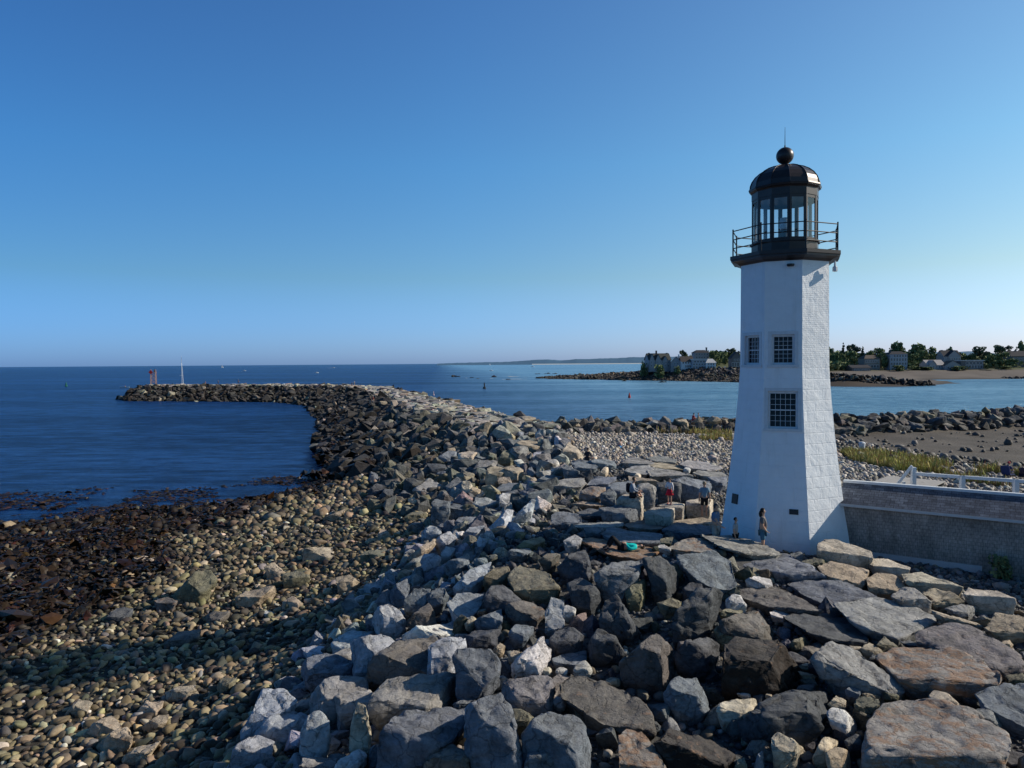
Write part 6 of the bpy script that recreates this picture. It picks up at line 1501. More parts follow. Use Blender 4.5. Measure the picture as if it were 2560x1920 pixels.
TREES = [
 ('spread', cL(830), cL(965), vL(205), 520, 'tall wispy tree rising behind the brown-roofed white house'), ('round', cL(930), cL(1060), vL(285), 525, 'small round tree between the wispy tree and the hip-roofed house'), ('round', cL(1040), cL(1150), vL(290), 515, 'dark tree touching the left side of the hip-roofed house'),
 ('round', cL(1470), cL(1660), vL(225), 490, 'dark tree growing against the right wall of the hip-roofed house'), ('round', cL(1600), cL(1780), vL(240), 495, 'dense green tree with a low top in the middle of the dark clump'), ('round', cL(1720), cL(1900), vL(250), 480, 'broad dark tree reaching down to the white post by the sea wall'), ('spread', cL(1830), cL(2030), vL(165), 520, 'tallest spreading tree of the clump left of the lighthouse'), ('round', cL(1960), cL(2090), vL(225), 510, 'tree behind the house that the lighthouse partly hides'), ('round', cL(1560), cL(1720), vL(330), 470, 'low leafy tree beside the stepped white house'),
 ('bush', cL(-20), cL(160), vL(480), 472, 'dark bush on the bank left of the many-gabled mansion'), ('bush', cL(280), cL(560), vL(545), 458, 'clipped hedge-like shrub in front of the many-gabled mansion'), ('bush', cL(730), cL(890), vL(560), 455, 'shrub before the grey gabled house with the white chimney'),
 ('round', cR(20), cR(240), vR(255), 520, 'rounded tree just right of the lighthouse'), ('round', cR(170), cR(420), vR(310), 500, 'dark leafy tree below the pointed conifer'), ('conifer', cR(350), cR(460), vR(175), 525, 'pointed conifer standing above the dark trees right of the lighthouse'), ('spread', cR(470), cR(725), vR(165), 515, 'flat-topped spreading tree right of the pointed conifer'), ('round', cR(480), cR(720), vR(330), 500, 'thick dark tree under the flat-topped spreading tree'), ('conifer', cR(760), cR(890), vR(245), 520, 'ragged conifer left of the brown shingle house'),
 ('round', cR(860), cR(1080), vR(315), 515, 'green tree behind the roof of the brown shingle house'), ('round', cR(1090), cR(1380), vR(265), 520, 'grey-green tree between the brown shingle house and the blue glazed house'), ('round', cR(1180), cR(1400), vR(350), 480, 'dark reddish tree standing left of the blue glazed house'), ('round', cR(1385), cR(1770), vR(125), 530, 'tall full tree behind the blue glazed house'), ('round', cR(1740), cR(2200), vR(160), 515, 'widest tree, with gaps in its crown, right of the blue glazed house'), ('round', cR(1760), cR(2000), vR(380), 488, 'lower tree against the right wall of the blue glazed house'), ('bush', cR(80), cR(330), vR(590), 472, 'green scrub at the back of the beach right of the lighthouse'), ('bush', cR(1430), cR(1760), vR(630), 468, 'low shrub under the blue glazed house'), ('bush', cR(1800), cR(2180), vR(650), 472, 'long scrub patch on the dune below the widest tree'),
 ('round', cQ(-40), cQ(150), vR(225), 500, 'tree with a sloping crown left of the pale-roofed cottage'), ('round', cQ(150), cQ(360), vR(245), 512, 'domed tree above the pale-roofed cottage'), ('round', cQ(440), cQ(720), vR(245), 525, 'dark domed tree directly behind the tall gabled house'), ('spread', cQ(1130), cQ(1470), vR(235), 510, 'loose airy tree above the flat-roofed house'), ('round', cQ(930), cQ(1180), vR(345), 515, 'dark tree with a flat top right of the tall gabled house'), ('spread', cQ(1580), cQ(1960), vR(180), 520, 'tall airy tree between the flat-roofed house and the house at the edge'), ('round', cQ(1580), cQ(1920), vR(350), 482, 'pale green bushy tree below the tall airy one'), ('round', cQ(1380), cQ(1620), vR(400), 490, 'dark tree at the right end of the flat-roofed house'), ('round', cQ(2070), cQ(2320), vR(110), 520, 'tall tree cut by the right edge of the picture'), ('round', cQ(1880), cQ(2080), vR(450), 478, 'dark round tree before the house at the right edge'),
 ('bush', cQ(560), cQ(1000), vR(640), 470, 'shrubs in front of the low grey gabled house'), ('bush', cQ(-30), cQ(330), vR(660), 470, 'dune scrub at the foot of the pale-roofed cottage'), ('bush', cQ(1600), cQ(2000), vR(640), 472, 'dark scrub on the dune right of the flat-roofed house')]
for t_ in TREES: tree(*t_)
for k_, pr in PROTO.items():
    if k_ not in USED:
        for c_ in list(pr.children): bpy.data.objects.remove(c_)
        bpy.data.objects.remove(pr)
p = bush_at; z = h1(*p); pr = [o for o in COL.objects if o.name.startswith('shrub')][0]; o = copy_tree(pr); o.location = (*p, z); o.scale = (.055, .055, .085); tag(o, 'small dark bush at the end of the white base board of the walkway', 'shrub'); o.pop('group', None)

# wooded ground behind the houses, one mass
g_ = np.random.RandomState(9); Vw = []; Cw = []
def wood(u0, u1, Y, top, n, dens=1):
    for _ in range(n):
        u = g_.uniform(u0, u1); y = Y + g_.normal(0, 12); x = ray(u, 905)[0] / ray(u, 905)[1] * y; zb = float(FH([(x, y)])[0]); ht = top * (.55 + .45 * float(vnoise(np.array([[x, 0.]]), .06, 91)[0])) * g_.uniform(.8, 1.1)
        k_ = g_.randint(14, 26)
        c = np.array((x, y, zb)) + np.c_[g_.normal(0, 2.4, k_), g_.normal(0, 2, k_), ht * g_.uniform(.05, 1, k_) ** .8]
        for q in c:
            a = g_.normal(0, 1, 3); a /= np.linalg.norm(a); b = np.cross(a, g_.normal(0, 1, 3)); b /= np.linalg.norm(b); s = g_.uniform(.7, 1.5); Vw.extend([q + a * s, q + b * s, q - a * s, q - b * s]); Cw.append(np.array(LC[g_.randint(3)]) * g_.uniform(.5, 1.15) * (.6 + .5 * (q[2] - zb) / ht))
wood(2040, 2620, 545, 11, 330); wood(2060, 2600, 505, 6, 170); wood(1760, 1850, 530, 9, 60); wood(2040, 2130, 490, 6, 40)
Vw = np.array(Vw); Fw = np.arange(len(Vw)).reshape(-1, 4)
tag(link('far_wood', np_mesh('far_wood', Vw, Fw, np.repeat(np.array(Cw), 4, 0), False), MAT_LEAF), 'low continuous woodland behind the houses across the harbour', 'woodland', kind='stuff')

# ------------------------------------------------------------------ houses
def hm(n, a, b): return noisy_mat(n, a, b, .8, .85, 0)
HW = dict(grey=hm('grey_clapboard', (.36, .35, .37), (.3, .3, .31)), white=hm('white_clapboard', (.75, .76, .78), (.66, .67, .69)), brown=hm('brown_shingle', (.28, .245, .22), (.23, .2, .18)), blue=hm('blue_grey_clapboard', (.36, .39, .44), (.3, .33, .38)), dark=hm('dark_shingle', (.18, .17, .17), (.14, .13, .13)))
HR = dict(dark=hm('dark_roof', (.05, .05, .058), (.035, .035, .042)), brown=hm('brown_roof', (.13, .105, .088), (.1, .08, .07)), pale=hm('pale_roof', (.42, .39, .38), (.34, .32, .31)), green=hm('green_roof', (.085, .09, .08), (.06, .065, .06)), white=hm('white_roof', (.6, .6, .6), (.5, .5, .5)))
MAT_WIN = new_mat('house_window', (.02, .025, .035), .1, .6); MAT_HTRIM = new_mat('white_house_trim', (.68, .69, .7), .6); MAT_BRICK = hm('brick', (.16, .08, .06), (.11, .06, .05))
def house(label, u0, u1, vtop, veave, vbase, Y, roof, wall, rmat, wins, chim=(), yaw_=0.0, trim=True, gables=(), depth=.7, name='house'):
    uc = (u0 + u1) / 2; d = ray(uc, vbase); b = CAM + d * (Y / d[1]); w = (u1 - u0) * Y / FPX; zt = (CAM + ray(uc, vtop) * (Y / ray(uc, vtop)[1]))[2] - b[2]; ze = (CAM + ray(uc, veave) * (Y / ray(uc, veave)[1]))[2] - b[2]
    o = empty(name, b, yaw_, label, 'house', 'houses on the far shore'); D = w * depth; bm = bmesh.new(); box(bm, -w / 2, w / 2, 0, D, -2.5, ze)
    if roof == 'front':
        for y in (0, D): f = bm.faces.new([bm.verts.new(q) for q in ((-w / 2, y, ze), (w / 2, y, ze), (0, y, zt))])
    if roof == 'side':
        for x in (-w / 2, w / 2): bm.faces.new([bm.verts.new(q) for q in ((x, 0, ze), (x, D, ze), (x, D / 2, zt))])
    for (gx, gw, gt) in gables:
        x = -w / 2 + gx * w; g2 = gw * w / 2; vs = [bm.verts.new(q) for q in ((x - g2, -.5, -2), (x + g2, -.5, -2), (x + g2, -.5, ze + .2), (x, -.5, gt * zt), (x - g2, -.5, ze + .2))]; bm.faces.new(vs)
        for s in (-1, 1): bm.faces.new([bm.verts.new(q) for q in ((x + s * g2, -.5, -2), (x + s * g2, .01, -2), (x + s * g2, .01, ze + .2), (x + s * g2, -.5, ze + .2))])
    bm_obj('wall', bm, HW[wall], o)
    bm = bmesh.new(); e = .45
    def quad(*q): f = bm.faces.new([bm.verts.new(x) for x in q])
    if roof == 'front':
        for s in (-1, 1): quad((s * (w / 2 + e), -e, ze - .25), (0, -e, zt + .12), (0, D + e, zt + .12), (s * (w / 2 + e), D + e, ze - .25))
    elif roof == 'side':
        for y0 in (-e, D + e): quad((-w / 2 - e, y0, ze - .25), (w / 2 + e, y0, ze - .25), (w / 2 + e, D / 2, zt + .12), (-w / 2 - e, D / 2, zt + .12))
    elif roof == 'hip':
        r0, r1 = -w * .26, w * .26; A = [(-w / 2 - e, -e, ze), (w / 2 + e, -e, ze), (w / 2 + e, D + e, ze), (-w / 2 - e, D + e, ze)]; B = [(r0, D * .4, zt), (r1, D * .4, zt), (r1, D * .6, zt), (r0, D * .6, zt)]
        for i in range(4): quad(A[i], A[(i + 1) % 4], B[(i + 1) % 4], B[i])
        quad(*B)
    else: box(bm, -w / 2 - e, w / 2 + e, -e, D + e, ze + .02, zt)
    for (gx, gw, gt) in gables:
        x = -w / 2 + gx * w; g2 = gw * w / 2 + .3
        for s in (-1, 1): quad((x + s * g2, -.8, ze), (x, -.8, gt * zt + .2), (x, D * .5, gt * zt + .2), (x + s * g2, D * .5, ze))
    ro = bm_obj('roof', bm, HR[rmat], o)
    for cx_, ct, cm in chim:
        bm = bmesh.new(); x = -w / 2 + cx_ * w; box(bm, x - .45, x + .45, D * .45, D * .45 + .9, ze * .8, ct * zt); box(bm, x - .55, x + .55, D * .45 - .1, D * .45 + 1.0, ct * zt - .02, ct * zt + .18); bm_obj('chimney', bm, {'b': MAT_BRICK, 'w': MAT_HTRIM, 'd': HW['dark']}[cm], ro)
    for row in wins:
        f0, f1, n, x0, x1, ww = row; yq = -.56 if gables and False else -.06
        for i in range(n):
            x = -w / 2 + w * (x0 + (x1 - x0) * (i + .5) / n); hw = ww * w * .5; bm = bmesh.new(); yy = -.06
            for (gx, gw, gt) in gables:
                if abs(x - (-w / 2 + gx * w)) < gw * w / 2 - hw: yy = -.56
            z0, z1 = f0 * ze, f1 * ze
            for q in ((-hw - .12, hw + .12, z1, z1 + .13), (-hw - .12, hw + .12, z0 - .13, z0), (-hw - .12, -hw, z0, z1), (hw, hw + .12, z0, z1), (-.04, .04, z0, z1)): box(bm, x + q[0], x + q[1], yy - .03, yy + .1, q[2], q[3])
            wo = bm_obj('window', bm, MAT_HTRIM, o); bm = bmesh.new(); box(bm, x - hw, x + hw, yy, yy + .08, z0, z1); bm_obj('pane', bm, MAT_WIN, wo)
    return o
house('large many-gabled grey mansion with brick chimneys, leftmost house above the sea wall', cL(185), cL(660), vL(285), vL(420), vL(595), 470, 'side', 'grey', 'green', [(.15, .4, 6, .03, .97, .05), (.55, .85, 7, .03, .97, .045)], ((.1, 1.03, 'b'), (.44, 1.18, 'b'), (.93, 1.02, 'd')), .1, gables=((.14, .2, .98), (.42, .22, .93), (.74, .2, .8)))
house('grey gabled house with steep dark roof and white chimney beside the mansion', cL(655), cL(885), vL(350), vL(480), vL(600), 466, 'front', 'grey', 'dark', [(.15, .5, 3, .1, .9, .09), (.62, .95, 2, .25, .75, .09)], ((.72, 1.15, 'w'),), -.25)
house('white-fronted house with long brown roof on the sea wall', cL(880), cL(1125), vL(350), vL(455), vL(600), 463, 'side', 'white', 'brown', [(.1, .45, 5, .32, .95, .08), (.66, .92, 4, .05, .95, .11)], (), 0)
house('stepped white and grey terrace house with balconies in front of the hip roof', cL(1110), cL(1420), vL(400), vL(425), vL(620), 460, 'flat', 'blue', 'white', [(.08, .32, 5, .03, .97, .1), (.42, .62, 5, .03, .97, .1), (.72, .92, 4, .1, .9, .12)], (), 0)
house('white house with sloping pale roof, right part of the stepped terrace', cL(1405), cL(1620), vL(398), vL(485), vL(615), 459, 'hip', 'white', 'white', [(.1, .45, 3, .1, .9, .16), (.62, .9, 3, .1, .9, .12)], (), .1)
house('large grey house with hipped roof and one dark chimney, highest on the hill', cL(1160), cL(1475), vL(212), vL(270), vL(415), 492, 'hip', 'grey', 'dark', [(.15, .45, 5, .05, .95, .08), (.6, .9, 5, .05, .95, .08)], ((.92, 1.25, 'd'),), .05)
house('grey house with wide sea windows, partly hidden by the left edge of the lighthouse', cL(1935), cL(2180), vL(255), vL(390), vL(605), 455, 'front', 'dark', 'dark', [(.22, .58, 4, .05, .95, .17), (.75, .92, 2, .2, .8, .14)], ((.8, 1.05, 'd'),), .05)
house('brown shingle house with rows of windows at the back of the beach', cR(850), cR(1200), vR(405), vR(480), vR(700), 478, 'hip', 'brown', 'brown', [(.12, .38, 4, .2, .95, .12), (.62, .85, 6, .05, .95, .08)], ((.9, 1.1, 'b'),), .1)
house('low dark shed-like house on the beach below the brown shingle house', cR(590), cR(1000), vR(620), vR(670), vR(765), 466, 'side', 'dark', 'dark', [(.2, .7, 6, .1, .95, .07)], (), .05)
house('tall pale blue house with glazed front and white corner posts', cR(1400), cR(1770), vR(325), vR(385), vR(640), 476, 'hip', 'blue', 'dark', [(.1, .3, 6, .03, .97, .1), (.42, .66, 6, .03, .97, .09), (.74, .95, 5, .2, .97, .09)], ((.2, 1.05, 'd'),), -.05)
house('low cottage with pale pink roof near the beach', cQ(150), cQ(540), vR(510), vR(610), vR(695), 474, 'side', 'grey', 'pale', [(.2, .75, 5, .05, .95, .08)], (), .1, gables=((.28, .4, .95),))
house('low grey gabled house right of the pale-roofed cottage', cQ(520), cQ(885), vR(525), vR(620), vR(710), 472, 'front', 'grey', 'green', [(.2, .7, 4, .1, .9, .09)], (), .1, depth=.5)
house('tall grey house with big front gable above the cottages', cQ(500), cQ(870), vR(305), vR(425), vR(560), 490, 'side', 'grey', 'dark', [(.3, .75, 5, .25, .95, .06)], ((.1, 1.02, 'd'),), .05, gables=((.6, .7, .99),))
house('flat-roofed modern house with white roof edge and two window rows', cQ(870), cQ(1350), vR(512), vR(530), vR(700), 474, 'flat', 'dark', 'white', [(.1, .45, 6, .2, .97, .09), (.58, .88, 5, .2, .97, .1)], (), 0, depth=.4)
house('dark long-roofed house behind the trees at the right edge', cQ(1940), cQ(2330), vR(320), vR(420), vR(640), 492, 'side', 'dark', 'dark', [(.5, .8, 5, .1, .9, .08)], ((.45, 1.05, 'd'),), 0)
# small white things before the houses
def small(name, label, cat, u, v, Y, w, h, mat):
    p = CAM + ray(u, v) * (Y / ray(u, v)[1]); bm = bmesh.new(); box(bm, -w / 2, w / 2, -.2, .2, -.3, h); bmesh.ops.bevel(bm, geom=bm.edges[:], offset=.05, affect='EDGES'); o = bm_obj(name, bm, mat, None, p); tag(o, label, cat); return o
small('post', 'white post at the sea wall below the dark trees', 'post', cL(1803), vL(635), 452, .55, 2.2, MAT_HTRIM)
for i_, (u_, lab_) in enumerate(((cR(1205), 'thin utility pole at the right wall of the brown shingle house'), (cR(1392), 'thin utility pole at the left corner of the blue glazed house'))):
    p = CAM + ray(u_, vR(750)) * (470 / ray(u_, vR(750))[1]); bm = bmesh.new(); tube(bm, (0, 0, -.5), (0, 0, 10.5), .14, 7, .10); box(bm, -.9, .9, -.06, .06, 9.6, 9.75); tag(bm_obj('utility_pole', bm, MAT_BARK, None, p), lab_, 'pole', 'utility poles on the far shore')
def dinghy(u, v, Y, label, L=3.0):
    p = CAM + ray(u, v) * (Y / ray(u, v)[1]); bm = bmesh.new(); n = 9
    r_ = [[bm.verts.new((L * (i / (n - 1) - .5), math.cos(a) * wd, math.sin(a) * .55 * (1 if a < 0 else 0) + .4)) for a in (PI, PI * 1.25, PI * 1.5, PI * 1.75, 2 * PI)] for i in range(n) for wd in [.62 * math.sin(PI * min(max(i / (n - 1), .06), .9)) ** .7 + .05]]
    for a, b in zip(r_, r_[1:]):
        for j in range(4): bm.faces.new((a[j], a[j + 1], b[j + 1], b[j]))
    bm.faces.new(r_[0]); bm.faces.new(r_[-1][::-1]); 
    o = empty('dinghy', p, .3, label, 'boat'); bm_obj('hull', bm, MAT_HTRIM, o); bm = bmesh.new(); box(bm, -.2, .2, -.5, .5, .3, .36); bm_obj('thwart', bm, MAT_PLANK, o)
dinghy(cR(1805), vR(722), 466, 'small white dinghy drawn up on the beach below the blue glazed house', 5)
for x, lab in ((1370, 'leftmost of four small white boats on the beach before the flat-roofed house, longest'), (1440, 'second from left of the four small white boats before the flat-roofed house'), (1478, 'third from left of the four small white boats before the flat-roofed house'), (1532, 'rightmost of the four small white boats before the flat-roofed house')): dinghy(cQ(x), vR(715), 467, lab, 6 if x == 1370 else 2.6)
# ------------------------------------------------------------------ things on the water and at the end of the breakwater
def sea_at(u, v): return at_z(u, v, 0.0)
RED = noisy_mat('red_paint', (.42, .03, .03), (.3, .025, .025), 3, .5, 0); GREEN = noisy_mat('green_paint', (.02, .16, .08), (.02, .12, .06), 3, .5, 0); ORNG = noisy_mat('rusty_steel', (.46, .26, .15), (.36, .2, .11), 3, .7, 0); MAT_HULL = noisy_mat('white_hull', (.7, .72, .74), (.6, .62, .64), 2, .35, 0); MAT_NAVY = noisy_mat('black_buoy', (.02, .02, .025), (.03, .03, .035), 2, .5, 0); PINK = noisy_mat('faded_float', (.55, .35, .4), (.6, .5, .52), 2, .6, 0)
# skeleton light tower
d = ray(384, 966); cand = [CAM[:2] + d[:2] / d[1] * y for y in np.arange(225, 272, .4)]; D, _, _ = poly_dist(np.array(cand), JETTY); q = cand[int(np.argmin(D))]
zt = 4.65; bx = empty('light_tower', (q[0], q[1], zt), .25, 'rusty steel skeleton light tower with red panel at the end of the breakwater', 'beacon')
bm = bmesh.new(); box(bm, -1.9, 1.9, -1.9, 1.9, -.9, .25); bmesh.ops.bevel(bm, geom=bm.edges[:], offset=.08, affect='EDGES'); bm_obj('concrete_base', bm, noisy_mat('concrete', (.42, .36, .28), (.34, .3, .24), 2, .9, .3, .03), bx)
for sx_ in (-1, 1):
    for sy in (-1, 1): bm = bmesh.new(); tube(bm, (sx_ * .86, sy * .86, .2), (sx_ * .72, sy * .72, 5.6), .05, 6); bm_obj('leg', bm, ORNG, bx)
bm = bmesh.new()
for z0, z1 in ((.4, 1.9), (1.9, 3.4), (3.4, 4.6)):
    for a, b in (((-1, -1), (1, -1)), ((1, -1), (1, 1)), ((1, 1), (-1, 1)), ((-1, 1), (-1, -1))):
        tube(bm, (a[0] * .83, a[1] * .83, z0), (b[0] * .77, b[1] * .77, z1), .03, 5); tube(bm, (b[0] * .83, b[1] * .83, z0), (a[0] * .77, a[1] * .77, z1), .03, 5); tube(bm, (a[0] * .77, a[1] * .77, z1), (b[0] * .77, b[1] * .77, z1), .035, 5)
bm_obj('bracing', bm, ORNG, bx)
bm = bmesh.new(); v = [bm.verts.new(p) for p in ((-1.4, -.9, 4.6), (-.6, -.9, 3.9), (.1, -.9, 4.6), (-.7, -.9, 5.4))]; bm.faces.new(v); r_ = bmesh.ops.extrude_face_region(bm, geom=bm.faces[:]); bmesh.ops.translate(bm, vec=(0, .06, 0), verts=[g for g in r_['geom'] if isinstance(g, bmesh.types.BMVert)]); bmesh.ops.recalc_face_normals(bm, faces=bm.faces[:]); bm_obj('red_dayboard', bm, RED, bx)
bm = bmesh.new(); box(bm, -.9, .9, -.9, .9, 4.6, 4.68); bm_obj('platform', bm, ORNG, bx)
bm = bmesh.new(); lathe(bm, [(.28, 4.7), (.28, 5.0), (.2, 5.05), (.2, 5.5), (.05, 5.6)], 12); bmesh.ops.translate(bm, vec=(.4, 0, 0), verts=bm.verts[:]); bm_obj('lamp', bm, MAT_DARK, bx)
# moored sailing boat behind the breakwater
def hull_mesh(L, B, Hh, mat, parent, name='hull'):
    bm = bmesh.new(); n = 13; rr = []
    for i in range(n):
        t = i / (n - 1); wd = B / 2 * (math.sin(PI * (t * .82 + .16)) ** .75 if t < 1 else .02); sh = Hh * (1 + .25 * (2 * t - .8) ** 2); rr.append([bm.verts.new((L * (t - .5), y * wd, z)) for y, z in ((-1, sh), (-.95, .35 * Hh), (-.5, -.25 * Hh), (0, -.4 * Hh), (.5, -.25 * Hh), (.95, .35 * Hh), (1, sh))])
    for a, b in zip(rr, rr[1:]):
        for j in range(6): bm.faces.new((a[j], b[j], b[j + 1], a[j + 1]))
        bm.faces.new((a[6], b[6], b[0], a[0]))
    bm.faces.new(rr[0]); bmesh.ops.recalc_face_normals(bm, faces=bm.faces[:]); return bm_obj(name, bm, mat, parent, smooth=False)
Y = 288; q = CAM + ray(454.3, 966) * (Y / ray(454.3, 966)[1]); sb = empty('sailing_boat', (q[0], Y, 0), R(-55), 'sailing boat with bare white mast and furled headsail lying behind the breakwater', 'boat')
hull_mesh(8.6, 2.7, .9, MAT_HULL, sb); bm = bmesh.new(); box(bm, -1.6, 1.4, -.75, .75, .9, 1.4); bmesh.ops.bevel(bm, geom=bm.edges[:], offset=.15, affect='EDGES'); bm_obj('cabin', bm, MAT_HULL, sb)
mt = 15.2; bm = bmesh.new(); tube(bm, (.4, 0, .8), (.4, 0, mt), .055, 8, .04); ms = bm_obj('mast', bm, MAT_HULL, sb); bm = bmesh.new(); tube(bm, (.4, -.75, 7.6), (.4, .75, 7.6), .03, 6); bm_obj('spreader', bm, MAT_HULL, ms)
bm = bmesh.new(); tube(bm, (4.0, 0, 1.3), (.9, 0, 12.6), .08, 8, .05); bm_obj('furled_sail', bm, MAT_HULL, sb); bm = bmesh.new(); tube(bm, (.4, 0, 2.0), (-3.2, 0, 2.1), .12, 8); bm_obj('boom', bm, MAT_HULL, sb)
bm = bmesh.new(); tube(bm, (-4.1, 0, 1.2), (.4, 0, mt), .012, 4); tube(bm, (.4, 0, mt), (.9, 0, 12.6), .012, 4); bm_obj('rigging', bm, MAT_DARK, sb)
# kayak
p = sea_at(312, 969); ky = empty('kayak', p, .1, 'pale blue kayak left of the breakwater end', 'kayak'); hull_mesh(5.2, .75, .32, noisy_mat('pale_blue_hull', (.4, .55, .65), (.35, .5, .6), 2, .4, 0), ky)
KS = {n: (x, y, z + .18, r) for n, (x, y, z, r) in CROUCH.items()}; person(p + np.array((.2, 0, 0)), R(90), 'person paddling the pale blue kayak', KS, 1.75, (.45, .25, .18), 'shorts', (.05, .05, .06), (.05, .03, .02), detail=False)
def motor_boat(u, v, L, label, rz=0.0, wake=True):
    p = sea_at(u, v); o = empty('motor_boat', p, rz, label, 'boat', 'boats out at sea'); hull_mesh(L, L * .3, L * .14, MAT_HULL, o)
    bm = bmesh.new(); box(bm, -L * .12, L * .16, -L * .11, L * .11, L * .12, L * .3); bmesh.ops.bevel(bm, geom=bm.edges[:], offset=L * .03, affect='EDGES'); bm_obj('cabin', bm, MAT_HULL, o)
    bm = bmesh.new(); box(bm, -L * .03, L * .165, -L * .09, L * .09, L * .2, L * .27); bm_obj('windscreen', bm, MAT_PANE, o)
def sail_boat(u, v, L, label, lean=0.0):
    p = sea_at(u, v); o = empty('sailing_boat', p, .4, label, 'boat', 'boats out at sea'); hull_mesh(L, L * .28, L * .11, MAT_HULL, o); bm = bmesh.new(); tube(bm, (0, 0, 0), (0, 0, L * 1.35), L * .012, 6); bm_obj('mast', bm, MAT_HULL, o)
    for nm, q in (('mainsail', ((-.02, 0, .18), (-.42, .05, .2), (-.2, .04, .75), (-.02, 0, 1.3))), ('headsail', ((.03, 0, 1.15), (.2, .04, .6), (.46, 0, .14), (.08, .05, .2)))): bm = bmesh.new(); bm.faces.new([bm.verts.new(Vector(x) * L) for x in q]); bm_obj(nm, bm, MAT_HULL, o)
motor_boat(611, 927.5, 6.5, 'white motor boat on open sea above the outer breakwater, nearest the mast', .1)
motor_boat(792, 932.5, 5, 'white motor boat lowest on the sea above the breakwater bend', .3); motor_boat(834, 919.8, 9, 'white motor boat with long wake high on the sea above the bend', .05)
motor_boat(1332, 917.2, 10, 'white motor boat below the pale beach of the distant hills'); motor_boat(1228, 927.4, 6, 'low white motor boat directly below the far white sail')
sail_boat(555.6, 919.2, 12, 'far sailing boat with white sails on the horizon at the left'); sail_boat(1224.8, 913.2, 10, 'far white sail before the low end of the distant hills')
motor_boat(709, 966.5, 5.0, 'small white boat seen just over the crest of the breakwater', 1.2)
p = sea_at(1235, 942.5); o = empty('motor_boat', p, .2, 'dark motor boat among the surf and half-drowned rocks', 'boat'); hull_mesh(4.2, 1.6, .6, MAT_NAVY, o); bm = bmesh.new(); box(bm, -.4, .5, -.4, .4, .6, 1.6); bm_obj('cabin', bm, noisy_mat('dark_red_paint', (.2, .04, .05), (.16, .03, .04), 2, .5, 0), o)
# wakes and surf
def foam(items):
    V, F = [], []; g = random.Random(3)
    for u, v, w, th, n in items:
        for i in range(n):
            uu = u + g.uniform(-.5, .5) * w; vv = v + g.gauss(0, th * .35); c = sea_at(uu, vv); k_ = len(V); m = 8; rx = w / FPX * c[1] * g.uniform(.15, .45) ; ry = rx * g.uniform(.25, .5) + th / FPX * c[1] * 3
            for j in range(m): a = 2 * PI * j / m; q = g.uniform(.6, 1.15); V.append((c[0] + rx * q * math.cos(a), c[1] + ry * q * math.sin(a), .03 + .012 * i % .12))
            F += [(k_, k_ + j, k_ + j + 1) for j in range(1, m - 1)]
    return np.array(V), np.array(F)
Vf, Ff = foam([(1283, 941.6, 24, .9, 10), (1230, 946, 9, .8, 7), (1165, 945.5, 6, .8, 5), (1312, 944.3, 8, .4, 4), (1290, 948, 50, .3, 7), (600, 928.2, 16, .25, 5), (822, 919.9, 26, .25, 7), (785, 932.5, 10, .3, 4), (1322, 917.4, 8, .2, 3), (1397, 935.4, 10, .4, 4), (1225, 927.5, 6, .2, 3)])
tag(link('surf_foam', np_mesh('surf_foam', Vf, Ff, None, False), noisy_mat('white_foam', (.72, .74, .76), (.5, .55, .6), .5, .8, 0)), 'white surf and boat wakes on the water', 'foam', kind='stuff')
# swash along the inside of the breakwater
# buoys
def buoy(u, v, h, r, mat, label, shape='nun'):
    p = sea_at(u, v); o = empty('buoy', p, 0, label, 'buoy'); bm = bmesh.new()
    pr = [(r * .9, -.3), (r, .1), (r, h * .35), (r * .85, h * .4), (r * .35, h * .95), (r * .1, h)] if shape == 'nun' else [(r * .9, -.3), (r, .1), (r, h * .3), (r * .4, h * .34), (r * .4, h), (r * .1, h * 1.02)]
    lathe(bm, pr, 14); bm_obj('float', bm, mat, o); bm = bmesh.new(); tube(bm, (0, 0, h), (0, 0, h * 1.15), r * .08, 6); bm_obj('lifting_eye', bm, MAT_DARK, o)
buoy(1573.5, 995, 1.65, .42, RED, 'dark red cone-topped channel buoy in the harbour mouth left of the tower'); buoy(1211, 972, 2.6, .7, MAT_NAVY, 'slim dark spar buoy on the water beyond the breakwater', 'can'); buoy(1084, 988.5, 1.5, .3, PINK, 'small pale pink float on the harbour water near the breakwater', 'can'); buoy(165.5, 966, 2.2, .7, GREEN, 'small green buoy on the open sea at the far left', 'can')
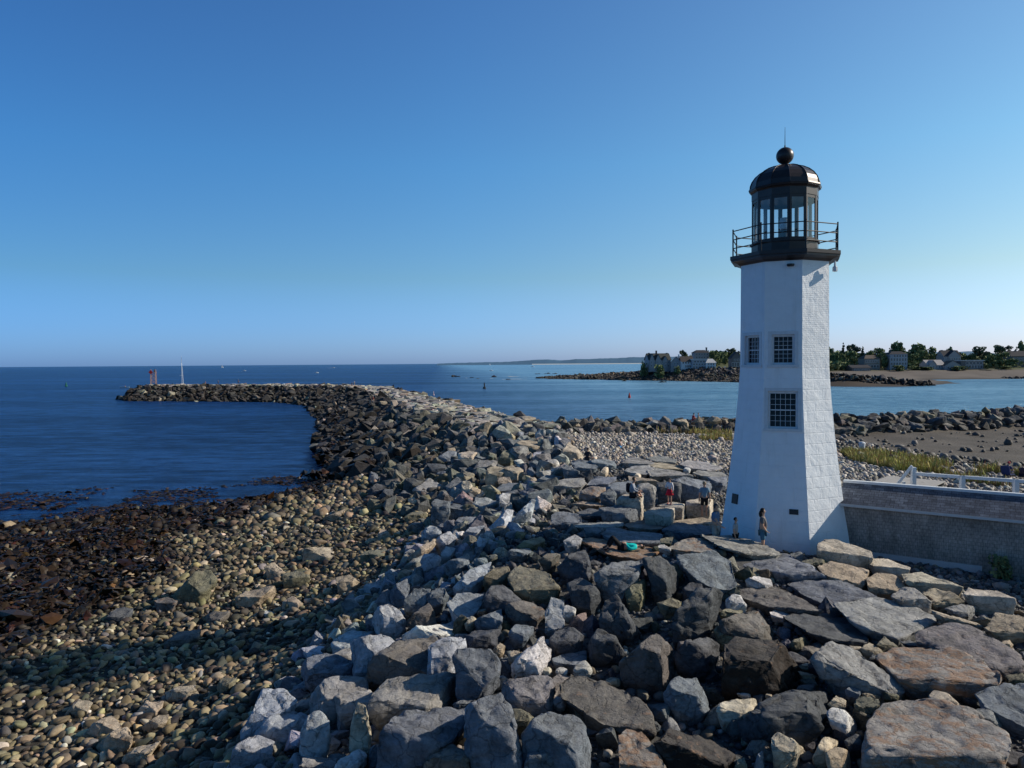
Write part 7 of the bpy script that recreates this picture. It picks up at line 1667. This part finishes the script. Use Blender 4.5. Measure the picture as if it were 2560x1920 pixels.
# ------------------------------------------------------------------ labels of the single rocks
ANCHOR = {
 'B1': 'giant rust-orange slab in the bottom right corner', 'B2': 'brown-topped slab behind the giant rust-orange one', 'B3': 'mauve-grey slab lying at the right edge', 'B13': 'black weed-coated boulder, biggest in the right half', 'B14': 'tall domed dark boulder under the flat slabs', 'B18': 'wide charcoal boulder low in the picture, above white stones', 'B19': 'pale grey wedge-shaped boulder with one smooth slanting face',
 'B50': 'blackish brown weed-covered mound at the bottom edge', 'B31': 'tan granite kerb block touching the tower corner', 'B33': 'longest pale granite kerb block before the low wall', 'B32': 'grey granite kerb block next to the one touching the tower', 'B34': 'last granite kerb block of the row, at the right edge', 'B4': 'broad light grey slab in the middle of the right pavement', 'B5': 'dark grey slab with split front edge', 'B6': 'smooth grey slab below the kerb blocks', 'B7': 'long grey slab right at the tower foot', 'B8': 'blue-grey slab below the tower left corner', 'B9': 'rust-tinted slab just left of the tower foot', 'B10': 'long pale slab that hides the feet of the people by the tower',
 'C1': 'tan granite block with the sitting person on it', 'C2': 'tan granite step block right of and below the sitting person', 'C3': 'grey granite block under the child in red', 'C4': 'grey granite block behind the person in pale blue', 'C5': 'tan slab under the bare feet of the person in pale blue', 'C10': 'rusty slab with the lying person in turquoise', 'C9': 'grey slab right behind the lying person', 'C13': 'light grey boulder standing behind the sitting person', 'C15': 'largest blue-grey block behind the child in red',
 'A1': 'tall blue-grey boulder standing at the bottom centre', 'A2': 'widest blue-grey boulder at the bottom, left of the tall one', 'A4': 'big blue-grey boulder at the bottom, right of the tall one', 'A8': 'upright cream splinter of stone among grey boulders', 'A9': 'broad light grey boulder behind the cream splinter', 'A15': 'dark brown-grey boulder in the middle of the grey heap', 'A17': 'grey wedge boulder with triangular face', 'A21': 'long brown-grey slab slanting across the foreground', 'A20': 'white angular boulder with pointed top', 'A38': 'large olive boulder below the lying person', 'A53': 'brown pyramid-shaped boulder left of the weed-coated one', 'A29': 'long flat whitish stone across the heap', 'A6': 'rounded light grey boulder, biggest at the lower left of the heap',
 'D1': 'big olive-grey wedge boulder alone on the cobble beach', 'D2': 'long tan stone on the cobbles right of the grey wedge', 'D9': 'tan block in the tower shadow on the cobbles', 'D10': 'largest tan stone near the bottom left of the cobbles', 'D23': 'pale blue-grey boulder leaning on the beach edge of the heap', 'D24': 'pale blue-grey boulder with curved top beside the leaning one', 'M18': 'biggest cream boulder beside the person in navy', 'M27': 'tall square blue-grey block near the head of the tower shadow', 'M45': 'long pale slab leaning up the slope', 'M1': 'flat light grey slab tilted on the dark heap', 'M6': 'cream cube-shaped boulder at the breakwater root', 'M10': 'tan boulder with bright right face, beside a similar one',
}
SHORT = {'B1': 'giant rust slab', 'B2': 'brown-topped slab', 'B3': 'mauve edge slab', 'B13': 'weed-coated black boulder', 'B14': 'domed dark boulder', 'B18': 'wide charcoal boulder', 'B19': 'pale wedge boulder', 'B50': 'weedy brown mound', 'B31': 'kerb block at tower', 'B33': 'longest kerb block', 'B4': 'broad light slab', 'B5': 'split dark slab', 'B6': 'smooth grey slab', 'B7': 'slab at tower foot', 'B8': 'blue-grey tower slab', 'C1': 'sitter\'s block', 'C2': 'tan step block', 'C10': 'lying person\'s slab', 'C15': 'largest back block', 'C13': 'boulder behind sitter', 'A1': 'tall centre boulder', 'A2': 'widest bottom boulder', 'A4': 'big bottom boulder', 'A8': 'cream splinter', 'A9': 'broad light boulder', 'A15': 'dark brown boulder', 'A17': 'triangular wedge', 'A21': 'long brown slab', 'A20': 'white pointed boulder', 'A38': 'large olive boulder', 'A53': 'pyramid boulder', 'A29': 'long whitish stone', 'A6': 'rounded light boulder', 'D1': 'beach wedge', 'D2': 'long tan beach stone', 'D9': 'shadowed tan block', 'D10': 'tan bottom-left stone', 'D23': 'leaning pale boulder', 'M18': 'biggest cream boulder', 'M27': 'tall square block', 'M45': 'leaning pale slab', 'M1': 'tilted light slab', 'M6': 'cream cube', 'C4': 'grey bench block', 'M10': 'bright tan boulder'}
GROUPS = {'boulder': 'boulders of the rocky point', 'stone_slab': 'flat slabs of the rocky point', 'stone slab': 'flat slabs of the rocky point', 'granite block': 'quarried granite blocks by the tower', 'rounded stone': 'rounded stones among the boulders'}
byid = {r['id']: r for r in ROCKS if r['id'] in SHORT}
seen = {}
def words(s): return len(s.split())
def shape_word(r):
    a = r['w'] / max(r['h'], 1)
    if r['cat'] == 'stone slab': return ('long slab' if a > 2.6 else 'flat slab' if a > 1.5 else 'slab')
    if r['cat'] == 'rounded stone': return 'rounded stone'
    return ('low boulder' if a > 1.7 else 'upright boulder' if a < .8 else 'boulder')
def rel(r, a):
    dx = r['c'][0] - a['c'][0]; dy = (r['c'][1] - a['c'][1]) * 1.4
    if abs(dx) > abs(dy) * 1.7: return 'right of' if dx > 0 else 'left of'
    if abs(dy) > abs(dx) * 1.7: return 'below' if dy > 0 else 'above'
    return ('lower right of' if dx > 0 else 'lower left of') if dy > 0 else ('upper right of' if dx > 0 else 'upper left of')
def size_word(r): return 'big' if r['px'] > 120 else ('' if r['px'] > 55 else 'small')
for r in ROCKS: tag(r['o'], None, r['cat'], GROUPS[r['cat']])
rest = []
for r in ROCKS:
    if r['id'] in ANCHOR: r['label'] = ANCHOR[r['id']]
    elif r['id'] == 'rev': continue
    else: rest.append(r)
taken = {r['label'] for r in ROCKS if 'label' in r}
def cands(r):
    near = sorted(byid.values(), key=lambda a: math.hypot(a['c'][0] - r['c'][0], (a['c'][1] - r['c'][1]) * 1.5)); near = [a for a in near if a is not r][:7]
    base = ' '.join(x for x in (size_word(r), CLS[r['cls']][2], shape_word(r)) if x)
    for i, a in enumerate(near[:2]): yield f"{base} {rel(r, a)} the {SHORT[a['id']]}"
    for i in range(len(near)):
        for j in range(i + 1, len(near)):
            s = f"{base} {rel(r, near[i])} the {SHORT[near[i]['id']]}, {rel(r, near[j])} the {SHORT[near[j]['id']]}"
            if words(s) <= 16: yield s
for r in rest:
    for s in cands(r):
        if s not in taken: r['label'] = s; taken.add(s); break
    else: r['label'] = f"{CLS[r['cls']][2]} {shape_word(r)} in the heap"
# revetment boulders, counted along the harbour edge from the lighthouse or from the heap
revs = sorted([r for r in ROCKS if r['id'] == 'rev'], key=lambda r: r['c'][0])
ORD = 'first second third fourth fifth sixth seventh eighth ninth tenth eleventh twelfth thirteenth fourteenth fifteenth sixteenth seventeenth eighteenth nineteenth twentieth'.split()
for side in (0, 1):
    for lowrow in (0, 1):
        g_ = [r for r in revs if (r['c'][0] > 1955) == bool(side)]
        cr = {id(r): poly_dist(np.array([r['base'][:2]]), REVET)[0][0] for r in g_}
        g_ = [r for r in g_ if (cr[id(r)] > 1.4) == bool(lowrow)]
        for i, r in enumerate(g_):
            n_ = ORD[i] if i < len(ORD) else 'last'
            cw = CLS[r['cls']][2]
            where = ('right of the lighthouse' if side else 'between heap and lighthouse')
            r['label'] = f"{cw} boulder, {n_} in {'lower' if lowrow else 'upper'} harbour-rock row {where}"
            r['o']['group'] = 'boulders of the harbour revetment'
for r in ROCKS: r['o']['label'] = r['label']
